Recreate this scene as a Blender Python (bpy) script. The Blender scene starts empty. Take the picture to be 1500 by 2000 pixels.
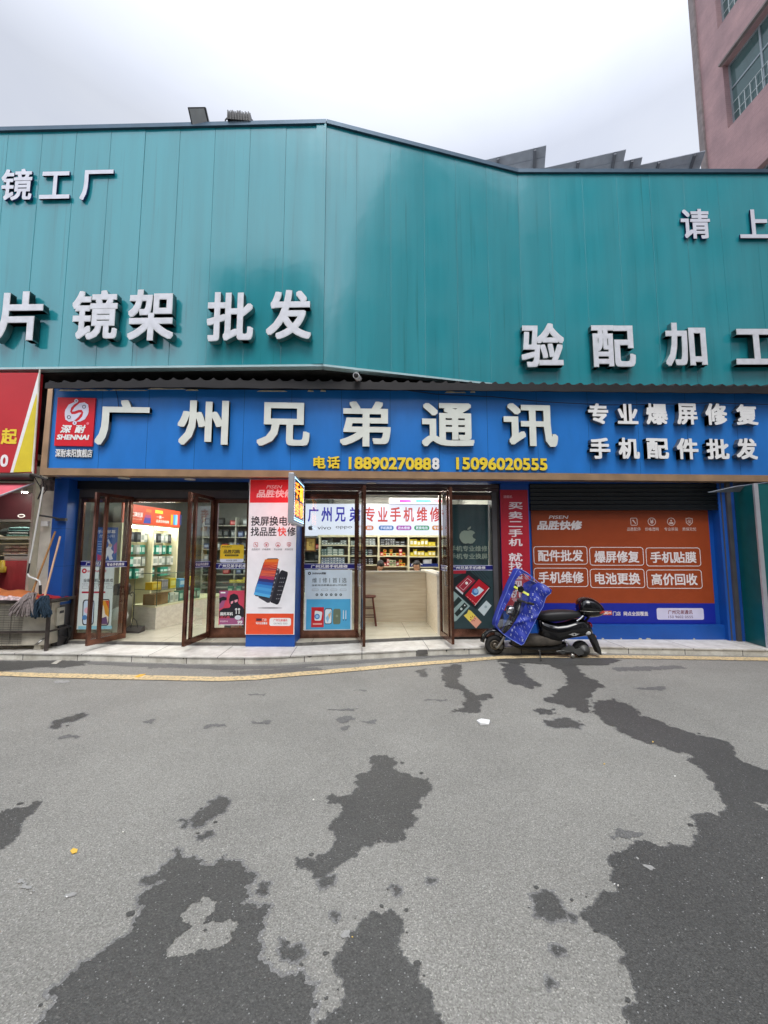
import bpy, bmesh, math, random
from mathutils import Vector, Matrix
from mathutils.geometry import tessellate_polygon
random.seed(7)
R = math.radians
sc = bpy.context.scene
COL = sc.collection

# ------------------------------------------------------------------ camera
FPX, PITCH, YAW, CAMH = 800.0, R(5.38), R(3.0), 1.6
cam = bpy.data.cameras.new('camera')
cam.sensor_fit = 'VERTICAL'; cam.sensor_height = 36.0; cam.lens = FPX / 2000.0 * 36.0
cam.clip_start = 0.05; cam.clip_end = 2000
cam_o = bpy.data.objects.new('camera', cam)
cam_o.location = (0, 0, CAMH); cam_o.rotation_euler = (R(90) + PITCH, 0, -YAW)
COL.objects.link(cam_o); sc.camera = cam_o

# ------------------------------------------------------------------ sky, sun, exposure
sc.view_settings.view_transform = 'Standard'
sc.view_settings.look = 'None'
sc.view_settings.exposure = 0.25
sc.view_settings.gamma = 1.0
SUN_EL, SUN_AZ = R(62), R(181)      # high and behind the camera, veiled by cloud
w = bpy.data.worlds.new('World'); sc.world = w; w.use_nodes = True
nt = w.node_tree; nt.nodes.clear()
def wn(t, **k):
    n = nt.nodes.new(t)
    for a, b in k.items(): setattr(n, a, b)
    return n
sky = wn('ShaderNodeTexSky'); sky.sky_type = 'NISHITA'; sky.sun_disc = False
sky.sun_elevation = SUN_EL; sky.sun_rotation = SUN_AZ; sky.dust_density = 4.0; sky.air_density = 1.2
tc = wn('ShaderNodeTexCoord')
mp = wn('ShaderNodeMapping'); mp.inputs['Scale'].default_value = (1.0, 1.0, 2.2)
no = wn('ShaderNodeTexNoise'); no.inputs['Scale'].default_value = 1.7; no.inputs['Detail'].default_value = 7; no.inputs['Roughness'].default_value = 0.5; no.inputs['Distortion'].default_value = 0.4
cr = wn('ShaderNodeValToRGB')
cr.color_ramp.elements[0].position = 0.3; cr.color_ramp.elements[0].color = (5.7, 6.1, 7.2, 1)
cr.color_ramp.elements[1].position = 0.68; cr.color_ramp.elements[1].color = (7.1, 7.4, 8.05, 1)
sx = wn('ShaderNodeSeparateXYZ')
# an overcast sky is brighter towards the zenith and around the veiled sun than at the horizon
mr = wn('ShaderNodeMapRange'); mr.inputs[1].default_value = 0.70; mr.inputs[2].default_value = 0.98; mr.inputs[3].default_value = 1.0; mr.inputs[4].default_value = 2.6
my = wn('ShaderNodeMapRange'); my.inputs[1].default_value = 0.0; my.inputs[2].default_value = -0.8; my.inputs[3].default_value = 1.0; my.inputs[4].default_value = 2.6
mx1 = wn('ShaderNodeMath', operation='MULTIPLY')
vm = wn('ShaderNodeVectorMath', operation='SCALE')
mix = wn('ShaderNodeMixRGB'); mix.inputs[0].default_value = 0.88
bg = wn('ShaderNodeBackground'); bg.inputs['Strength'].default_value = 0.1
out = wn('ShaderNodeOutputWorld')
L = nt.links.new
L(tc.outputs['Generated'], mp.inputs['Vector']); L(mp.outputs['Vector'], no.inputs['Vector'])
L(no.outputs['Fac'], cr.inputs['Fac']); L(tc.outputs['Generated'], sx.inputs[0])
L(sx.outputs['Z'], mr.inputs[0]); L(sx.outputs['Y'], my.inputs[0])
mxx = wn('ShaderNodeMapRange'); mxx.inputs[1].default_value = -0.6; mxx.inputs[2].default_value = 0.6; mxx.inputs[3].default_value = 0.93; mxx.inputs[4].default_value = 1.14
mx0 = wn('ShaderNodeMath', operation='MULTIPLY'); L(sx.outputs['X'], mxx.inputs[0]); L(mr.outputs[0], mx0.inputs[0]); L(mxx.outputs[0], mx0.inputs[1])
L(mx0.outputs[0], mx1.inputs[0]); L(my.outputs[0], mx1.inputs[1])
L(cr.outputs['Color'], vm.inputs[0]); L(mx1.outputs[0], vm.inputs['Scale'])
L(sky.outputs['Color'], mix.inputs[1]); L(vm.outputs['Vector'], mix.inputs[2])
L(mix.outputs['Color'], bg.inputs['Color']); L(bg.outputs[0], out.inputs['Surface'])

sun = bpy.data.lights.new('sun', 'SUN'); sun.energy = 1.5; sun.angle = R(25); sun.color = (1.0, 0.96, 0.9)
sun_o = bpy.data.objects.new('sun', sun); COL.objects.link(sun_o)
sd = Vector((math.sin(SUN_AZ) * math.cos(SUN_EL), math.cos(SUN_AZ) * math.cos(SUN_EL), math.sin(SUN_EL)))
sun_o.rotation_euler = sd.to_track_quat('Z', 'Y').to_euler()
sun_o.location = (0, -10, 30)
sc.cycles.max_bounces = 8; sc.cycles.transparent_max_bounces = 16
sc.cycles.caustics_reflective = False; sc.cycles.caustics_refractive = False
sc.cycles.sample_clamp_indirect = 4.0

# ------------------------------------------------------------------ materials
def lin(c):
    c = c / 255.0
    return c / 12.92 if c <= 0.04045 else ((c + 0.055) / 1.055) ** 2.4
def S(r, g, b): return (lin(r), lin(g), lin(b))
MATS = {}
def mat(name, col, rough=0.5, metal=0.0, spec=0.5, var=0.12, vs=6.0, bump=0.0, bs=60.0, coat=0.0, emit=None, es=0.0, detail=5.0, stretch=None):
    """Principled surface whose colour wanders a little with a noise in object space (dirt, fading)."""
    if name in MATS: return MATS[name]
    m = bpy.data.materials.new(name); m.use_nodes = True; MATS[name] = m
    t = m.node_tree; b = t.nodes['Principled BSDF']
    b.inputs['Roughness'].default_value = rough; b.inputs['Metallic'].default_value = metal
    b.inputs['Specular IOR Level'].default_value = spec; b.inputs['Coat Weight'].default_value = coat
    b.inputs['Base Color'].default_value = (*col, 1)
    if emit:
        b.inputs['Emission Color'].default_value = (*emit, 1); b.inputs['Emission Strength'].default_value = es
    if var or bump:
        g = t.nodes.new('ShaderNodeNewGeometry'); vec = g.outputs['Position']
        if stretch:
            mpn = t.nodes.new('ShaderNodeMapping'); mpn.inputs['Scale'].default_value = stretch
            t.links.new(vec, mpn.inputs[0]); vec = mpn.outputs[0]
    if var:
        n = t.nodes.new('ShaderNodeTexNoise'); n.inputs['Scale'].default_value = vs; n.inputs['Detail'].default_value = detail
        t.links.new(vec, n.inputs['Vector'])
        r = t.nodes.new('ShaderNodeValToRGB')
        r.color_ramp.elements[0].position = 0.3; r.color_ramp.elements[1].position = 0.7
        r.color_ramp.elements[0].color = (*[c * (1 - var) for c in col], 1)
        r.color_ramp.elements[1].color = (*[min(1, c * (1 + var)) for c in col], 1)
        t.links.new(n.outputs['Fac'], r.inputs[0]); t.links.new(r.outputs[0], b.inputs['Base Color'])
    if bump:
        n2 = t.nodes.new('ShaderNodeTexNoise'); n2.inputs['Scale'].default_value = bs; n2.inputs['Detail'].default_value = 4
        t.links.new(vec, n2.inputs['Vector'])
        bp = t.nodes.new('ShaderNodeBump'); bp.inputs['Strength'].default_value = bump; bp.inputs['Distance'].default_value = 0.02
        t.links.new(n2.outputs['Fac'], bp.inputs['Height']); t.links.new(bp.outputs[0], b.inputs['Normal'])
    return m
def hexm(h, rough=0.45, **k):
    """Print / paint colour from a hex string."""
    r, g, b = int(h[0:2], 16), int(h[2:4], 16), int(h[4:6], 16)
    k.setdefault('var', 0.05)
    return mat('print_' + h + ('' if rough == 0.45 else '_%d' % int(rough * 100)), S(r, g, b), rough, **k)
def glow(name, col, es, base=0.6):
    if name in MATS: return MATS[name]
    m = bpy.data.materials.new(name); m.use_nodes = True; MATS[name] = m
    b = m.node_tree.nodes['Principled BSDF']
    b.inputs['Base Color'].default_value = (*[c * base for c in col], 1); b.inputs['Roughness'].default_value = 0.4
    b.inputs['Emission Color'].default_value = (*col, 1); b.inputs['Emission Strength'].default_value = es
    return m
def glassm(name, tint=(0.86, 0.9, 0.88), refl=1.0, rough=0.0, f0=0.07):
    if name in MATS: return MATS[name]
    m = bpy.data.materials.new(name); m.use_nodes = True; MATS[name] = m
    t = m.node_tree; t.nodes.clear()
    tr = t.nodes.new('ShaderNodeBsdfTransparent'); tr.inputs[0].default_value = (*tint, 1)
    gl = t.nodes.new('ShaderNodeBsdfGlossy'); gl.inputs['Roughness'].default_value = rough; gl.inputs[0].default_value = (refl, refl, refl, 1)
    lw = t.nodes.new('ShaderNodeLayerWeight'); lw.inputs[0].default_value = 0.5
    pw = t.nodes.new('ShaderNodeMath'); pw.operation = 'POWER'; pw.inputs[1].default_value = 5.0
    ma = t.nodes.new('ShaderNodeMath'); ma.operation = 'MULTIPLY_ADD'; ma.inputs[1].default_value = 1 - f0; ma.inputs[2].default_value = f0
    mx = t.nodes.new('ShaderNodeMixShader'); o = t.nodes.new('ShaderNodeOutputMaterial')
    t.links.new(lw.outputs['Facing'], pw.inputs[0]); t.links.new(pw.outputs[0], ma.inputs[0])
    t.links.new(ma.outputs[0], mx.inputs[0]); t.links.new(tr.outputs[0], mx.inputs[1]); t.links.new(gl.outputs[0], mx.inputs[2])
    t.links.new(mx.outputs[0], o.inputs[0])
    return m

# ------------------------------------------------------------------ photo point -> place on a real plane
def ray(u, v):
    x = (u - 750) / FPX; up = (1000 - v) / FPX
    y = math.cos(PITCH) - math.sin(PITCH) * up; z = math.sin(PITCH) + math.cos(PITCH) * up
    return Vector((x * math.cos(YAW) + y * math.sin(YAW), -x * math.sin(YAW) + y * math.cos(YAW), z))
def atY(u, v, Y):
    r = ray(u, v); t = Y / r.y
    return Vector((r.x * t, Y, CAMH + r.z * t))
def atZ(u, v, Z=0.0):
    r = ray(u, v); t = (Z - CAMH) / r.z
    return Vector((r.x * t, r.y * t, Z))
class Fr:
    """A vertical plane: origin in plan, direction a, height b, outward normal n (towards the street)."""
    def __init__(s, p0, p1=None, Y=None):
        if Y is not None: p0, p1 = (0, Y), (1, Y)
        s.o = Vector((p0[0], p0[1], 0)); d = Vector((p1[0] - p0[0], p1[1] - p0[1], 0))
        s.len = d.length; s.d = d.normalized(); s.n = Vector((s.d.y, -s.d.x, 0))
    def px(s, u, v):
        r = ray(u, v); c = Vector((0, 0, CAMH))
        t = (s.o - c).dot(s.n) / r.dot(s.n)
        p = c + r * t
        return ((p - s.o).dot(s.d), p.z)
    def box(s, u0, v0, u1, v1):
        vm, um = (v0 + v1) / 2, (u0 + u1) / 2
        return (s.px(u0, vm)[0], s.px(um, v1)[1], s.px(u1, vm)[0], s.px(um, v0)[1])
    def pt(s, a, b, n=0.0): return s.o + s.d * a + s.n * n + Vector((0, 0, b))
    def shift(s, n):
        q = s.o + s.n * n; return Fr((q.x, q.y), (q.x + s.d.x, q.y + s.d.y))

# ------------------------------------------------------------------ mesh builder
GL = {}
def glyphs(body, bold, ext, shear=0.0, res=3):
    """outline of a string; bold strokes are grown by overlaying slightly shifted copies (each a hair apart in depth)"""
    key = (body, bold, ext, shear)
    if key in GL: return GL[key]
    c = bpy.data.curves.new('txt', 'FONT'); c.body = body; c.size = 1.0; c.extrude = ext; c.resolution_u = res; c.shear = shear
    c.fill_mode = 'FRONT' if ext == 0 else 'BOTH'
    o = bpy.data.objects.new('txt', c)
    m = bpy.data.meshes.new_from_object(o)
    v0 = [v.co.copy() for v in m.vertices]; f0 = [(tuple(p.vertices), p.normal.z) for p in m.polygons]
    bpy.data.objects.remove(o); bpy.data.curves.remove(c); bpy.data.meshes.remove(m)
    vs, fs = [], []; k = bold * 1.05
    n_ = 2 if ext else 1
    ring_ = [(i * k / n_, j * k / n_) for i in range(-n_, n_ + 1) for j in range(-n_, n_ + 1) if max(abs(i), abs(j)) == n_ and not (ext and abs(i) + abs(j) == 2 * n_ and False)]
    for l, (dx, dy) in enumerate([(0, 0)] + ring_ if bold > 0.004 else ((0, 0),)):
        o_ = len(vs); vs += [(p.x + dx, p.y + dy, p.z, l) for p in v0]; fs += [(tuple(i + o_ for i in f), z) for f, z in f0]
    GL[key] = (vs, fs); return GL[key]

class MB:
    def __init__(s): s.v = []; s.f = []; s.m = []; s.sm = []; s.mats = []; s.M = None
    def mi(s, m):
        if m not in s.mats: s.mats.append(m)
        return s.mats.index(m)
    def add(s, vs, fs, m, smooth=False):
        o = len(s.v)
        s.v += [Vector(p) if s.M is None else s.M @ Vector(p) for p in vs]
        k = s.mi(m)
        for f in fs: s.f.append(tuple(i + o for i in f)); s.m.append(k); s.sm.append(smooth)
        return s
    def box(s, p0, p1, m):
        (x0, y0, z0), (x1, y1, z1) = p0, p1
        if x0 > x1: x0, x1 = x1, x0
        if y0 > y1: y0, y1 = y1, y0
        if z0 > z1: z0, z1 = z1, z0
        return s.add([(x0, y0, z0), (x1, y0, z0), (x1, y1, z0), (x0, y1, z0), (x0, y0, z1), (x1, y0, z1), (x1, y1, z1), (x0, y1, z1)],
                     [(0, 3, 2, 1), (4, 5, 6, 7), (0, 1, 5, 4), (1, 2, 6, 5), (2, 3, 7, 6), (3, 0, 4, 7)], m)
    def hexa(s, b, t, m):
        return s.add(list(b) + list(t), [(0, 3, 2, 1), (4, 5, 6, 7), (0, 1, 5, 4), (1, 2, 6, 5), (2, 3, 7, 6), (3, 0, 4, 7)], m)
    def fbox(s, fr, a0, b0, a1, b1, n0, n1, m):
        P = fr.pt
        return s.hexa([P(a0, b0, n1), P(a1, b0, n1), P(a1, b0, n0), P(a0, b0, n0)], [P(a0, b1, n1), P(a1, b1, n1), P(a1, b1, n0), P(a0, b1, n0)], m)
    def frect(s, fr, a0, b0, a1, b1, n, m):
        P = fr.pt
        return s.add([P(a0, b0, n), P(a1, b0, n), P(a1, b1, n), P(a0, b1, n)], [(0, 1, 2, 3)], m)
    def fpoly(s, fr, pts, n, m, thick=0.0, holes=()):
        loops = [[Vector((a, b, 0)) for a, b in pts]] + [[Vector((a, b, 0)) for a, b in h] for h in holes]
        tri = tessellate_polygon(loops)
        flat = [q for l in loops for q in l]
        fs = []
        for t in tri:
            a, b, c = (flat[i] for i in t)
            fs.append(t if (b - a).cross(c - a).z > 0 else (t[0], t[2], t[1]))
        s.add([fr.pt(q.x, q.y, n) for q in flat], fs, m)
        if thick:
            o = 0
            for l in loops:
                k = len(l)
                s.add([fr.pt(q.x, q.y, n) for q in l] + [fr.pt(q.x, q.y, n - thick) for q in l], [(i, (i + 1) % k, k + (i + 1) % k, k + i) for i in range(k)], m)
            s.add([fr.pt(q.x, q.y, n - thick) for q in flat], [tuple(reversed(f)) for f in fs], m)
        return s
    def fcirc(s, fr, a, b, r, n, m, k=20, ry=None, ring=0.0):
        ry = ry or r
        o = [(a + r * math.cos(2 * math.pi * i / k), b + ry * math.sin(2 * math.pi * i / k)) for i in range(k)]
        if ring:
            h = [(a + (r - ring) * math.cos(2 * math.pi * i / k), b + (ry - ring) * math.sin(2 * math.pi * i / k)) for i in range(k)]
            return s.add([fr.pt(*q, n) for q in o] + [fr.pt(*q, n) for q in h], [(i, (i + 1) % k, k + (i + 1) % k, k + i) for i in range(k)], m)
        return s.add([fr.pt(*q, n) for q in o], [tuple(range(k))], m)
    def frr(s, fr, a0, b0, a1, b1, r, n, m, ring=0.0):
        """rounded rectangle, filled or as an outline"""
        def loop(i):
            q = []
            rr = max(r - i, 0.0005)
            for cx, cy, st in ((a1 - r, b1 - r, 0), (a0 + r, b1 - r, 90), (a0 + r, b0 + r, 180), (a1 - r, b0 + r, 270)):
                for k in range(5): q.append((cx + rr * math.cos(R(st + k * 22.5)), cy + rr * math.sin(R(st + k * 22.5))))
            return q
        o = loop(0); k = len(o)
        if ring:
            h = loop(ring)
            return s.add([fr.pt(*q, n) for q in o] + [fr.pt(*q, n) for q in h], [(i, (i + 1) % k, k + (i + 1) % k, k + i) for i in range(k)], m)
        return s.add([fr.pt(*q, n) for q in o], [tuple(range(k))], m)
    def text(s, fr, body, bx, m, n=0.0, bold=0.012, depth=0.0, side=None, shear=0.0, mirror=False, fit=True):
        """lettering fitted to the box (a0,b0,a1,b1) of a plane; depth > 0 makes built-up letters"""
        vs, fs = glyphs(body, bold, 0.5 if depth else 0.0, shear)
        if not vs: return s
        x0 = min(p[0] for p in vs); x1 = max(p[0] for p in vs); y0 = min(p[1] for p in vs); y1 = max(p[1] for p in vs)
        a0, b0, a1, b1 = bx
        ka, kb = (a1 - a0) / max(x1 - x0, 1e-6), (b1 - b0) / max(y1 - y0, 1e-6)
        W = []
        for p in vs:
            a = a0 + (p[0] - x0) * ka; b = b0 + (p[1] - y0) * kb
            if mirror: a = a1 - (a - a0)
            W.append(fr.pt(a, b, n + ((p[2] + 0.5) * depth if depth else 0.0) + p[3] * (0.00005 if n >= 0 else -0.00005)))
        if not depth: s.add(W, [f for f, z in fs], m)
        else:
            s.add(W, [f for f, z in fs if z > 0.5], m); s.add(W, [f for f, z in fs if z <= 0.5], side or m)
        return s
    def cyl(s, p0, p1, r0, m, r1=None, k=10, caps=True, smooth=True):
        p0, p1 = Vector(p0), Vector(p1); r1 = r0 if r1 is None else r1
        d = (p1 - p0).normalized(); q = d.to_track_quat('Z', 'Y'); x, y = q @ Vector((1, 0, 0)), q @ Vector((0, 1, 0))
        vs = [p + (x * math.cos(2 * math.pi * i / k) + y * math.sin(2 * math.pi * i / k)) * r for p, r in ((p0, r0), (p1, r1)) for i in range(k)]
        s.add(vs, [(i, (i + 1) % k, k + (i + 1) % k, k + i) for i in range(k)], m, smooth)
        if caps: s.add(vs, [tuple(reversed(range(k))), tuple(range(k, 2 * k))], m)
        return s
    def tube(s, pts, r, m, k=8, closed=False):
        pts = [Vector(p) for p in pts]; n = len(pts); rs = r if isinstance(r, (list, tuple)) else [r] * n
        vs = []; up = Vector((0.13, 0.3, 1)).normalized()
        for i, p in enumerate(pts):
            a = pts[i - 1] if (i or closed) else p; b = pts[(i + 1) % n] if (i < n - 1 or closed) else p
            d = (b - a).normalized(); x = d.cross(up)
            if x.length < 1e-3: x = d.cross(Vector((1, 0, 0)))
            x.normalize(); y = x.cross(d)
            vs += [p + (x * math.cos(2 * math.pi * j / k) + y * math.sin(2 * math.pi * j / k)) * rs[i] for j in range(k)]
        fs = [(i * k + j, i * k + (j + 1) % k, ((i + 1) % n) * k + (j + 1) % k, ((i + 1) % n) * k + j) for i in range(n if closed else n - 1) for j in range(k)]
        s.add(vs, fs, m, True)
        if not closed: s.add(vs, [tuple(reversed(range(k))), tuple(range((n - 1) * k, n * k))], m)
        return s
    def loft(s, rings, m, smooth=True, caps=True):
        k = len(rings[0]); vs = [p for r in rings for p in r]
        fs = [(i * k + j, i * k + (j + 1) % k, (i + 1) * k + (j + 1) % k, (i + 1) * k + j) for i in range(len(rings) - 1) for j in range(k)]
        s.add(vs, fs, m, smooth)
        if caps: s.add(vs, [tuple(reversed(range(k))), tuple(range((len(rings) - 1) * k, len(rings) * k))], m, smooth)
        return s
    def lathe(s, c, axis, prof, m, k=24, smooth=True):
        """profile of (distance along the axis, radius)"""
        c = Vector(c); d = Vector(axis).normalized(); q = d.to_track_quat('Z', 'Y'); x, y = q @ Vector((1, 0, 0)), q @ Vector((0, 1, 0))
        return s.loft([[c + d * h + (x * math.cos(2 * math.pi * i / k) + y * math.sin(2 * math.pi * i / k)) * r for i in range(k)] for h, r in prof], m, smooth)
    def build(s, name, parent=None, label=None, cat=None, group=None, kind=None, origin=None, bevel=0.0, fix=True):
        me = bpy.data.meshes.new(name)
        if parent is not None:
            loc = parent['_loc']; M = (Matrix.Translation(Vector(loc)) @ Matrix.Rotation(parent['_rz'], 4, 'Z')).inverted(); org = Vector((0, 0, 0)); pts = [M @ p for p in s.v]
        else:
            if origin is None:
                lo = [min(p[i] for p in s.v) for i in range(3)]; hi = [max(p[i] for p in s.v) for i in range(3)]
                origin = ((lo[0] + hi[0]) / 2, (lo[1] + hi[1]) / 2, lo[2])
            org = Vector(origin); pts = [p - org for p in s.v]
        me.from_pydata(pts, [], s.f)
        for m in s.mats: me.materials.append(m)
        me.polygons.foreach_set('material_index', s.m); me.polygons.foreach_set('use_smooth', s.sm)
        me.update()
        o = bpy.data.objects.new(name, me); COL.objects.link(o)
        if parent is not None:
            o.parent = parent; o['_loc'] = parent['_loc']; o['_rz'] = parent['_rz']
        else: o.location = org
        if bevel:
            bv = o.modifiers.new('bevel', 'BEVEL'); bv.width = bevel; bv.segments = 2; bv.limit_method = 'ANGLE'
        tag(o, label, cat, group, kind)
        return o
def tag(o, label=None, cat=None, group=None, kind=None):
    for k, v in (('label', label), ('category', cat), ('group', group), ('kind', kind)):
        if v: o[k] = v
    return o
def thing(name, label, cat, loc=(0, 0, 0), rz=0.0, group=None, kind=None):
    o = bpy.data.objects.new(name, None); COL.objects.link(o); o.empty_display_size = 0.1
    o.location = loc; o.rotation_euler = (0, 0, rz); o['_loc'] = tuple(loc); o['_rz'] = rz
    return tag(o, label, cat, group, kind)
def dup(o, loc, rz=0.0, label=None, group=None):
    c = o.copy(); COL.objects.link(c); c.location = loc; c.rotation_euler = (0, 0, rz)
    if label: c['label'] = label
    if group: c['group'] = group
    for ch in o.children:
        d = ch.copy(); COL.objects.link(d); d.parent = c
        for g in ch.children:
            e = g.copy(); COL.objects.link(e); e.parent = d
    return c
def ell(c, rx, ry, rz, m, mb, k=16, q=10, M=None):
    rings = []
    for i in range(q + 1):
        t = -math.pi / 2 + math.pi * i / q
        rr = max(math.cos(t), 0.02)
        rings.append([Vector((c[0] + rx * rr * math.cos(2 * math.pi * j / k), c[1] + ry * rr * math.sin(2 * math.pi * j / k), c[2] + rz * math.sin(t))) for j in range(k)])
    if M: rings = [[M @ p for p in r] for r in rings]
    mb.loft(rings, m)
# ================================================================== GROUND
def asphalt(name, k=1.0, rough=0.85, tint=(1, 1, 1), dark=1.0):
    m = bpy.data.materials.new(name); m.use_nodes = True; t = m.node_tree; b = t.nodes['Principled BSDF']
    g = t.nodes.new('ShaderNodeNewGeometry')
    v1 = t.nodes.new('ShaderNodeTexVoronoi'); v1.inputs['Scale'].default_value = 190
    r1 = t.nodes.new('ShaderNodeValToRGB')
    e = r1.color_ramp.elements; e[0].position = 0.0; e[0].color = (0.19, 0.186, 0.176, 1); e[1].position = 1.0; e[1].color = (0.44, 0.43, 0.41, 1)
    for p, c in ((0.3, 0.25), (0.62, 0.285), (0.9, 0.325)):
        q = e.new(p); q.color = (c, c * 0.985, c * 0.955, 1)
    n1 = t.nodes.new('ShaderNodeTexNoise'); n1.inputs['Scale'].default_value = 130; n1.inputs['Detail'].default_value = 3
    n2 = t.nodes.new('ShaderNodeTexNoise'); n2.inputs['Scale'].default_value = 0.8; n2.inputs['Detail'].default_value = 9; n2.inputs['Roughness'].default_value = 0.62
    r2 = t.nodes.new('ShaderNodeValToRGB'); r2.color_ramp.elements[0].position = 0.3; r2.color_ramp.elements[1].position = 0.72
    r2.color_ramp.elements[0].color = (0.84 * k * tint[0], 0.84 * k * tint[1], 0.84 * k * tint[2], 1)
    r2.color_ramp.elements[1].color = (1.13 * k * tint[0], 1.13 * k * tint[1], 1.13 * k * tint[2], 1)
    r3 = t.nodes.new('ShaderNodeValToRGB'); r3.color_ramp.elements[0].position = 0.34; r3.color_ramp.elements[1].position = 0.68
    r3.color_ramp.elements[0].color = (0.8, 0.8, 0.79, 1); r3.color_ramp.elements[1].color = (1.15, 1.15, 1.14, 1)
    m1 = t.nodes.new('ShaderNodeMixRGB'); m1.blend_type = 'MULTIPLY'; m1.inputs[0].default_value = 1
    m2 = t.nodes.new('ShaderNodeMixRGB'); m2.blend_type = 'MULTIPLY'; m2.inputs[0].default_value = 1
    sp = t.nodes.new('ShaderNodeSeparateColor')
    ln = t.links.new
    for n in (v1, n1, n2): ln(g.outputs['Position'], n.inputs['Vector'])
    ln(v1.outputs['Color'], sp.inputs[0]); ln(sp.outputs[0], r1.inputs[0]); ln(n1.outputs['Fac'], r3.inputs[0]); ln(n2.outputs['Fac'], r2.inputs[0])
    ln(r1.outputs[0], m1.inputs[1]); ln(r3.outputs[0], m1.inputs[2]); ln(m1.outputs[0], m2.inputs[1]); ln(r2.outputs[0], m2.inputs[2])
    v2 = t.nodes.new('ShaderNodeTexVoronoi'); v2.inputs['Scale'].default_value = 75; sp2 = t.nodes.new('ShaderNodeSeparateColor')
    ln(g.outputs['Position'], v2.inputs['Vector']); ln(v2.outputs['Color'], sp2.inputs[0])
    c1 = t.nodes.new('ShaderNodeMath'); c1.operation = 'GREATER_THAN'; c1.inputs[1].default_value = 0.86; ln(sp2.outputs[1], c1.inputs[0])
    c2 = t.nodes.new('ShaderNodeMath'); c2.operation = 'LESS_THAN'; c2.inputs[1].default_value = 0.22; ln(v2.outputs['Distance'], c2.inputs[0])
    c3 = t.nodes.new('ShaderNodeMath'); c3.operation = 'MULTIPLY'; ln(c1.outputs[0], c3.inputs[0]); ln(c2.outputs[0], c3.inputs[1])
    c4 = t.nodes.new('ShaderNodeMath'); c4.operation = 'MULTIPLY'; c4.inputs[1].default_value = 0.75; ln(c3.outputs[0], c4.inputs[0])
    m3 = t.nodes.new('ShaderNodeMixRGB'); m3.inputs[2].default_value = (0.46, 0.45, 0.43, 1) if k > 0.6 else (0.33, 0.33, 0.32, 1); ln(c4.outputs[0], m3.inputs[0]); ln(m2.outputs[0], m3.inputs[1])
    ln(m3.outputs[0], b.inputs['Base Color']); b.inputs['Roughness'].default_value = rough; b.inputs['Specular IOR Level'].default_value = 0.35
    bp = t.nodes.new('ShaderNodeBump'); bp.inputs['Strength'].default_value = 0.35; bp.inputs['Distance'].default_value = 0.006
    ln(v1.outputs['Distance'], bp.inputs['Height']); ln(bp.outputs[0], b.inputs['Normal'])
    return m
DRY = asphalt('asphalt_dry', 0.95, tint=(1.0, 0.99, 0.935))
WET = asphalt('asphalt_wet', 0.30, 0.5, (1.0, 1.0, 0.97))
DAMP = asphalt('asphalt_damp', 0.55, 0.7); RIM1 = asphalt('asphalt_rim_dark', 0.5, 0.6); RIM2 = asphalt('asphalt_rim_pale', 0.78, 0.75)
b = MB(); b.add([(-60, -40, 0), (60, -40, 0), (60, 60, 0), (-60, 60, 0)], [(0, 1, 2, 3)], DRY)
road = b.build('road', kind='structure', origin=(0, 0, 0)); road['_loc'] = (0, 0, 0); road['_rz'] = 0.0

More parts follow.
